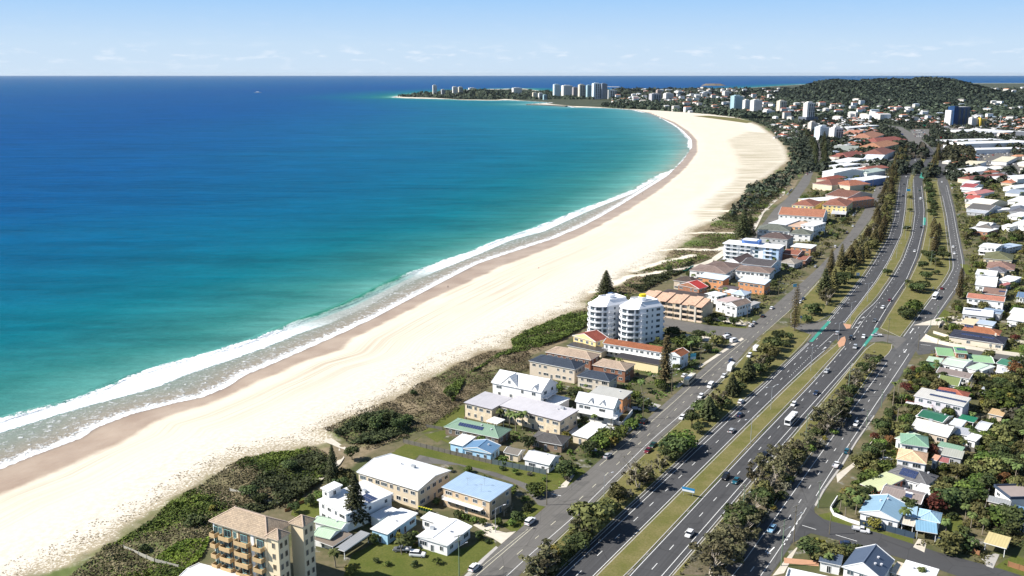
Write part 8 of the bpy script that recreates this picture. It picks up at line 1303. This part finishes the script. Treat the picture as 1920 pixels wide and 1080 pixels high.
for i, (x, y) in enumerate([(1050, 800), (1095, 760)]): pass
area('paved_slab', [(1102, 824), (1130, 800), (1108, 800), (1085, 795), (1064, 812), (1078, 816)], .05, plain((.62, .62, .60), .8, .2, .08, name='white_paving')); area('swimming_pool', [(1788, 828), (1800, 822), (1812, 826), (1814, 831), (1800, 836), (1788, 834)], .05, plain((.10, .40, .36), .15, .5, .1, name='pool_water')); area('pool_deck', [(1780, 832), (1800, 818), (1826, 824), (1816, 840)], .03, plain((.24, .19, .16), .8, .2, .15, name='deck'))
# turquoise umbrella-like clotheslines, bins and garden clutter seen in the yards
for x, y, c, l in [(1755, 930, (.03, .35, .45), 'turquoise round trampoline among the garden trees'), (1240, 700, (.05, .3, .1), 'green round shade umbrella by the motel lawn')]:
    p = G(x, y); root = empty('trampoline' if 'tramp' in l else 'umbrella', p.x, p.y); tag(root, l, 'trampoline' if 'tramp' in l else 'umbrella'); mb = MB(); n = 14; z = .9 if 'tramp' in l else 2.2; v = [(1.6 * math.cos(2 * math.pi * i / n), 1.6 * math.sin(2 * math.pi * i / n), z) for i in range(n)] + [(0, 0, z + (.0 if 'tramp' in l else .6))]; mb.faces(v, [(i, (i + 1) % n, n) for i in range(n)], plain(c, .6, .3, .1, name='fabric')); mb.build('canopy' if 'umb' in l else 'mat', root)
    for a in range(4 if 'tramp' in l else 1): mb = MB(); r_ = 1.5 if 'tramp' in l else 0; mb.tube((r_ * math.cos(a * 1.57), r_ * math.sin(a * 1.57), 0), (r_ * math.cos(a * 1.57), r_ * math.sin(a * 1.57), z), .04, .04, STEEL, 6); mb.build('leg' if 'tramp' in l else 'pole', root)
for i in range(6):
    p = G(786 + i * 4.5, 955 + i * 1.2); mb = MB(); mb.box(-.28, .28, -.32, .32, 0, 1.0, plain((.03, .10, .05), name='bin_green')); root = empty('wheelie_bin', p.x, p.y, 0, .4); tag(root, None, 'bin', 'wheelie bins beside the flats'); mb.build('bin_body', root); mb = MB(); mb.box(-.3, .3, -.36, .34, 1.0, 1.08, plain((.45, .42, .03), name='bin_lid')); mb.build('lid', root); root['label'] = f'{ordw(i) if i else "first"} yellow-lidded wheelie bin in the row between two flats'
# ---------------------------------------------------------------- the distance: hill, headland, woods, suburbs
def ray(px, py, Y):
    u = (px - 960) / FPX; v = (540 - py) / FPX; dy = CT + v * ST; return Y * u / dy, CAMH + Y * (-ST + v * CT) / dy
HILLS = []   # x, y, height, sx, sy
for px, py, Y, sx, sy in [(1545, 162, 4300, 110, 420), (1568, 155, 4300, 110, 450), (1598, 157, 4300, 120, 450), (1632, 154.5, 4350, 120, 480), (1660, 154, 4400, 120, 480), (1690, 159, 4300, 120, 450), (1714, 156, 4300, 100, 450), (1745, 150, 4300, 110, 480), (1773, 156, 4300, 90, 420), (1797, 163, 4300, 100, 380)]:
    x, z = ray(px, py, Y); HILLS.append((x, Y, (z - 5) * 1.06, sx * .62, sy))
for px, py, Y, sx, sy in [(905, 168, 5600, 95, 170), (880, 170, 5650, 80, 160), (935, 172, 5500, 80, 150), (830, 174, 6100, 110, 200), (790, 178, 6300, 90, 150), (975, 176, 5700, 90, 180), (1330, 181, 5200, 320, 500), (1410, 178, 5600, 300, 600), (1240, 182, 5400, 250, 400)]:
    x, z = ray(px, py, Y); HILLS.append((x, Y, max(z - 8, 6), sx, sy))
HA = np.array(HILLS)
def zh(x, y):
    x = np.asarray(x, float); y = np.asarray(y, float); z = np.zeros_like(x)
    for hx, hy, hz, sx, sy in HILLS: z += (hz * np.exp(-.5 * ((x - hx) / sx) ** 2 - .5 * ((y - hy) / sy) ** 2)) ** 5
    return z ** .2
gx = np.arange(-1300, 3600, 28.); gy = np.arange(2900, 7600, 40.); XX, YY = np.meshgrid(gx, gy); ZZ = zh(XX, YY); land_ = (inside(Vp, np.stack([XX.ravel(), YY.ravel()], 1))).reshape(XX.shape); ZZ = np.where(land_, ZZ, 0) - .6
i = np.arange(XX.size).reshape(XX.shape); f = np.stack([i[:-1, :-1], i[:-1, 1:], i[1:, 1:], i[1:, :-1]], -1).reshape(-1, 4); f = f[(ZZ.ravel()[f] > -.4).all(1)]; u, inv = np.unique(f, return_inverse=True)
t = NT('wooded_ground'); P = t.pos(); hill_m = t.fin(t.mix(t.ramp(t.noise(P, .02, 5, .7), [(.4, 0), (.65, 1)]), (.022, .030, .014), (.07, .075, .04)), .9, .1)
hill = link('hill', fastmesh('hill', np.stack([XX.ravel(), YY.ravel(), ZZ.ravel()], 1)[u], inv.reshape(f.shape), hill_m, smooth=True)); tag(hill, kind='structure')
F_FAR = foliage((.017, .026, .017), (.066, .080, .050)); F_FARG = foliage((.040, .040, .028), (.14, .125, .085))
rng = np.random.default_rng(60)
def far_clumps(pts, hgt, wid, per, mat, name, label, seed, kind='stuff', cat='trees'):
    """each tree is a small heap of leaf masses"""
    rng = np.random.default_rng(seed); n = len(pts); u = rng.normal(size=(n, per, 3)); u /= np.linalg.norm(u, axis=2, keepdims=True); u[..., 2] = np.abs(u[..., 2]); W = (wid * rng.uniform(.6, 1.3, n))[:, None]; Hh = (hgt * rng.uniform(.6, 1.4, n))[:, None]
    C = np.stack([pts[:, 0:1] + u[..., 0] * W * .5, pts[:, 1:2] + u[..., 1] * W * .5, zh(pts[:, 0], pts[:, 1])[:, None] + Hh * (.12 + .82 * u[..., 2])], -1).reshape(-1, 3); N = (u + rng.normal(size=u.shape) * .35).reshape(-1, 3)
    S = (np.repeat(W, per, 1) * rng.uniform(.34, .60, (n, per))).ravel(); V, F = leaf_quads(C, N, S, rng); T = np.clip(np.repeat(rng.uniform(.05, .9, (n, 1)), per, 1) + rng.normal(size=(n, per)) * .13, 0, 1).ravel()
    o = link(name, fastmesh(name, V, F, mat, {'tone': ('FACE', T)})); tag(o, label, cat, kind=kind); return o
def px_points(n, xa, xb, ya, yb, seed, pw=1.0):
    rng = np.random.default_rng(seed); X = rng.uniform(xa, xb, n); Y = ya + (yb - ya) * rng.uniform(0, 1, n) ** pw; g = np.array([tuple(G(a, b)) for a, b in zip(X, Y)]); return X, Y, g
roads_np = ROADPOLY
def clear(g, m=6, foot=1.5):
    ok = inside(Vp, g)
    for r in roads_np: ok &= ~inside(r, g)
    return np.array([o and not in_foot(p[0], p[1], foot) for o, p in zip(ok, g)])
CARPK = arr(GP([(1820, 281), (1850, 275), (1898, 283), (1908, 318), (1850, 323), (1838, 318)])); roads_np = roads_np + [CARPK, arr(GP([(1704, 241), (1744, 241), (1748, 261), (1710, 261)])), arr(GP([(1858, 250), (1868, 250), (1902, 290), (1928, 342), (1908, 342), (1885, 295)])), arr(GP([(1702, 275), (1728, 272), (1758, 290), (1745, 270), (1720, 253), (1690, 236), (1640, 230), (1680, 245)]))]
# far houses: the nearer ones are things, the rest one mass
hm = {}
def wallroof(cols): return [plain(c, .8, .2, .08, .3, name='far_roof') for c in cols]
ROOFC = [(.58, .58, .57)] * 5 + [(.42, .17, .10), (.48, .24, .14), (.30, .13, .09), (.34, .12, .08), (.20, .19, .18), (.35, .36, .37), (.55, .5, .44), (.3, .36, .42), (.12, .12, .13)]; RM = {c: plain(c, .75, .2, .1, .3, name='far_roof') for c in set(ROOFC)}; WALLM = plain((.60, .57, .52), .8, .2, .1, .3, name='far_wall'); WALLW = plain((.75, .75, .74), .8, .2, .05, .3, name='far_wall')
def small_house(mb, x, y, z, w, d, h, a, rc, wall, rh=None, flat=False):
    ca, sa = math.cos(a), math.sin(a); T = lambda p: (x + p[0] * ca - p[1] * sa, y + p[0] * sa + p[1] * ca, z + p[2]); w, d = w / 2, d / 2
    b = [T(p) for p in ((-w, -d, -1), (w, -d, -1), (w, d, -1), (-w, d, -1), (-w, -d, h), (w, -d, h), (w, d, h), (-w, d, h))]; mb.faces(b, [(0, 1, 5, 4), (1, 2, 6, 5), (2, 3, 7, 6), (3, 0, 4, 7)], wall)
    e = .5; w += e; d += e
    if flat: mb.faces([T(p) for p in ((-w, -d, h + .2), (w, -d, h + .2), (w, d, h + .3), (-w, d, h + .3))], [(0, 1, 2, 3)], RM[rc]); return
    rh = rh or d * .4; k = d * .8; mb.faces([T(p) for p in ((-w, -d, h), (w, -d, h), (w, d, h), (-w, d, h), (-w + k, 0, h + rh), (w - k, 0, h + rh))], [(0, 1, 5, 4), (1, 2, 5), (2, 3, 4, 5), (3, 0, 4)], RM[rc])
rr = random.Random(9); 
FARREG = [(1560, 1960, 178, 335, 900), (1240, 1560, 172, 215, 520), (1150, 1330, 172, 196, 260), (1450, 1700, 208, 262, 170), (1180, 1960, 167, 190, 520)]
cand = []; ENDZ = arr(GP([(1640, 350), (1795, 350), (1775, 300), (1765, 235), (1640, 228)]))
for q, (xa, xb, ya, yb, n) in enumerate(FARREG):
    X, Y, g = px_points(n * 4, xa, xb, ya, yb, 500 + q); ok = clear(g, foot=6) & ~inside(ENDZ, g); c = 0
    nz_ = clump_noise(g, .004, 2)
    for k in range(len(g)):
        if not ok[k] or c >= n or zh(*g[k]) > 24: continue
        if nz_[k] < .40 and rr.random() < .75: continue
        if any(abs(g[k][0] - a[0]) < 17 and abs(g[k][1] - a[1]) < 17 for a in cand[-260:]): continue
        cand.append((g[k][0], g[k][1])); c += 1
cand.sort(key=lambda p: math.hypot(*p)); big = MB(); nh = 0
for ph, x, y in [('the teal glass tower', 1382, 211), ('the lone cream tower', 1466, 214), ('the podium tower', 1516, 230), ('the wooded hill foot', 1660, 205), ('the yellow car-park block', 1841, 240), ('the far right office block', 1925, 246), ('the headland resort cluster', 1110, 186), ('the bay town skyline', 1260, 187), ('the white villa roofs at the right edge', 1890, 262)]: anchor(ph, x, y)
for k, (x, y) in enumerate(cand):
    a = rr.choice((.52, .52 + 1.57, .45, .2)); rc = rr.choice(ROOFC); w, d = rr.uniform(12, 20), rr.uniform(8, 12); h = rr.choice((3, 3, 5.5, 6)); fl = rc == (.58, .58, .57) and rr.random() < .4; s = 1 + max(0, (y - 3000) / 9000); wl = WALLW if rr.random() < .5 else WALLM
    if y > 2600 and rr.random() < .16: h = rr.uniform(9, 22); w = rr.uniform(16, 30)
    if k < 105:
        mb = MB(); small_house(mb, 0, 0, 0, w, d, h, 0, rc, wl, flat=fl); me = mb.mesh('house'); o = link('house', me); o.location = (x, y, float(zh(x, y))); o.rotation_euler = (0, 0, a); nm = 'white' if rc[0] > .57 else 'red-brown' if rc[0] < .36 and rc[0] > rc[2] * 2 else 'orange' if rc[0] > rc[2] * 2 else 'grey'
        want(o, f'{nm} {"flat-roofed" if fl else "hip-roofed"} distant house', 'house', 'distant houses among the trees')
    else: small_house(big, x, y, float(zh(x, y)), w * s, d * s, h * s, a, rc, wl, flat=fl)
    FOOT.append((x, y, a, w * s / 2 + 2, d * s / 2 + 2)); nh += 1
o = big.build('suburb_houses'); tag(o, 'hundreds of small distant roofs spread between the trees of the far suburbs', 'houses', kind='stuff'); print('far houses', nh)
# woods
X, Y, g = px_points(15000, 1500, 1965, 205, 345, 61, 1.0); ok = clear(g) & (Y < 345) & ((clump_noise(g, .012, 4) > .33) | (Y < 300)) ; m_ = ok & (np.random.default_rng(1).random(len(g)) < np.where(Y > 290, .34, np.where(clump_noise(g, .006, 1) > .45, .85, .38))); far_clumps(g[m_], 8.5, 9.5, 15, F_FAR, 'far_trees', 'mass of dark trees filling the suburbs beyond the shopping strip', 62)
X, Y, g = px_points(9000, 1150, 1965, 168, 222, 63, .9); ok = clear(g, foot=-2) & (np.random.default_rng(2).random(len(g)) < .80); dist_s = np.hypot(g[:, 0], g[:, 1]); far_clumps(g[ok & (dist_s < 5200)], 11, 22, 10, F_FAR, 'far_trees', 'dark tree canopy of the far suburbs below the hill', 64); far_clumps(g[ok & (dist_s >= 5200)], 12, 60, 8, F_FAR, 'far_trees', 'thin dark line of woods on the flat horizon land', 65)
rg = np.random.default_rng(66); hp = np.stack([rg.uniform(1150, 2350, 12000), rg.uniform(3150, 4900, 12000)], 1); hz_ = zh(hp[:, 0], hp[:, 1]); hp = hp[(hz_ > 12)]; far_clumps(hp, 12, 19, 10, foliage((.012, .020, .015), (.046, .060, .042)), 'hill_forest', 'dark forest covering the hill at the right of the horizon', 67, cat='forest')
X, Y, g = px_points(1500, 1700, 1965, 232, 300, 81); ok = clear(g, foot=0); far_clumps(g[ok & (np.random.default_rng(5).random(len(g)) < .75)], 7, 9, 14, F_FARG, 'far_trees', 'grey-brown street trees around the white showrooms', 82)
# headland and foreshore trees
X, Y, g = px_points(4200, 742, 1160, 170, 186.5, 68); ok = inside(Vp, g) & ((zh(g[:, 0], g[:, 1]) > 14) | (np.random.default_rng(3).random(len(g)) < .35)); far_clumps(g[ok], 11, 22, 9, F_FAR, 'headland_trees', 'dark trees covering the far headland', 69)
X, Y, g = px_points(5000, 1130, 1500, 196, 222, 70); dv_, _, _ = dist_to(Vp, g, True); ok = clear(g) & (dv_ > 35); far_clumps(g[ok], 10, 15, 10, F_FAR, 'foreshore_trees', 'trees behind the far beach below the teal tower', 71)
belt = poly_w([(1402, 224), (1440, 238), (1462, 262), (1482, 285), (1484, 300), (1470, 322), (1440, 338), (1400, 352), (1395, 372), (1360, 408), (1385, 404), (1440, 372), (1478, 345), (1505, 318), (1516, 300), (1512, 280), (1500, 255), (1508, 238), (1480, 226)]); rg = np.random.default_rng(72); lo, hi = belt.min(0), belt.max(0); q = rg.uniform(lo, hi, (16000, 2)); q = q[inside(belt, q)]; q = q[(clump_noise(q, .03, 3) + rg.normal(size=len(q)) * .15) > .30]; far_clumps(q, 5.0, 6.5, 12, F_FAR, 'coastal_thicket', 'dark coastal thicket between the striped dunes and the beach street', 73, cat='thicket'); q = q[(clump_noise(q, .05, 9)) > .62][:1200]; far_clumps(q + 1.5, 5.5, 6.5, 12, F_FARG, 'coastal_thicket', 'grey-brown bushes mixed into the coastal thicket', 74, cat='thicket')
grove = poly_w([(1766, 308), (1775, 283), (1800, 282), (1822, 290), (1828, 312), (1800, 312), (1780, 306)]); q = rg.uniform(grove.min(0), grove.max(0), (900, 2)); q = q[inside(grove, q)]; q = np.array([p for p in q if not in_foot(p[0], p[1], 1)]); far_clumps(q, 12, 8, 22, foliage((.020, .022, .012), (.07, .068, .035)), 'tree_grove', 'dense grove of dark pines beside the car park', 75, cat='grove')
# island, sand spit, breakwater
t_ = [G(a, b) for a, b in ((1313, 160.2), (1362, 160.6))]; isl = MB(); n = 26; cx, cy = (t_[0] + t_[1]) / 2; hw = (t_[1] - t_[0]).length / 2; rg2 = random.Random(4)
ring = [(cx + hw * math.cos(2 * math.pi * i / n) * rg2.uniform(.85, 1.05), cy + hw * .5 * math.sin(2 * math.pi * i / n)) for i in range(n)]; inn = [(cx + (x - cx) * .6, cy + (y - cy) * .6) for x, y in ring]; v = [(*p, SEA - .5) for p in ring] + [(*p, 20 + rg2.uniform(-3, 4)) for p in inn]; isl.faces(v, [(i, (i + 1) % n, n + (i + 1) % n, n + i) for i in range(n)] + [tuple(range(n, 2 * n))], plain((.16, .13, .10), .9, .1, .3, .02, name='island_rock')); o = isl.build('island'); tag(o, kind='structure')
brk = plain((.12, .11, .10), .9, .1, .3, .1, name='breakwater_rock'); mb = MB(); P_ = GP([(988, 197), (1010, 197.6), (1035, 198.6), (1062, 200.3)], SEA)
for a, b in zip(P_, P_[1:]): mb.bar((*a, 0), (*b, 0), 11, 6, brk)
o = mb.build('breakwater'); tag(o, 'long dark rock breakwater at the end of the headland beach', 'breakwater')
mb = MB(); P_ = GP([(1136, 163), (1162, 163.2)], SEA); mb.bar((*P_[0], 0), (*P_[1], 0), 25, 7, plain((.5, .48, .44), name='pale_rock')); o = mb.build('breakwater'); tag(o, 'thin pale breakwater in the sea behind the resort cluster', 'breakwater')
area('park_lawn', [(1300, 217.5), (1330, 217), (1380, 221.5), (1412, 229), (1400, 231), (1350, 224)], .3, VERGE)
mb = MB(); mb.box(-18, 18, -10, 10, 0, 7, WALLW, RM[(.34, .12, .08)]); p = G(968, 183.5); o = mb.build('club_building'); o.location = (p.x, p.y, 0); tag(o, 'low red-roofed club building beside the headland beach', 'building')
# comms mast at the right
p = G(1874, 243); root = empty('radio_mast', p.x, p.y); tag(root, 'pale radio mast rising from the trees near the right edge', 'mast'); mb = MB(); mb.tube((0, 0, 0), (0, 0, 34), .9, .6, STEEL, 8); mb.build('shaft', root); mb = MB(); [mb.box(-3 + 2 * i, -2 + 2 * i, -.5, .5, 29 + i % 2 * 2, 32 + i % 2 * 2, WHITE) for i in range(3)]; mb.bar((-3, 0, 31), (3, 0, 31), .3, .3, STEEL); mb.build('antenna_head', root)

# ---------------------------------------------------------------- air
hz = MB(); hz.box(-150000, 150000, -1500, 69500, -9.5, 175, plain((.8, .8, .8), name='unused')); o = hz.build('haze'); o.data.materials.clear(); tag(o, kind='stuff')
m = bpy.data.materials.new('haze_air'); m.use_nodes = True; n = m.node_tree; n.nodes.clear(); ou = n.nodes.new('ShaderNodeOutputMaterial'); pv = n.nodes.new('ShaderNodeVolumePrincipled'); pv.inputs['Density'].default_value = 0.7e-5; pv.inputs['Color'].default_value = (.80, .90, 1, 1); pv.inputs['Anisotropy'].default_value = .3
n.links.new(pv.outputs[0], ou.inputs['Volume']); o.data.materials.append(m); SC.cycles.volume_bounces = 0
settle_labels()
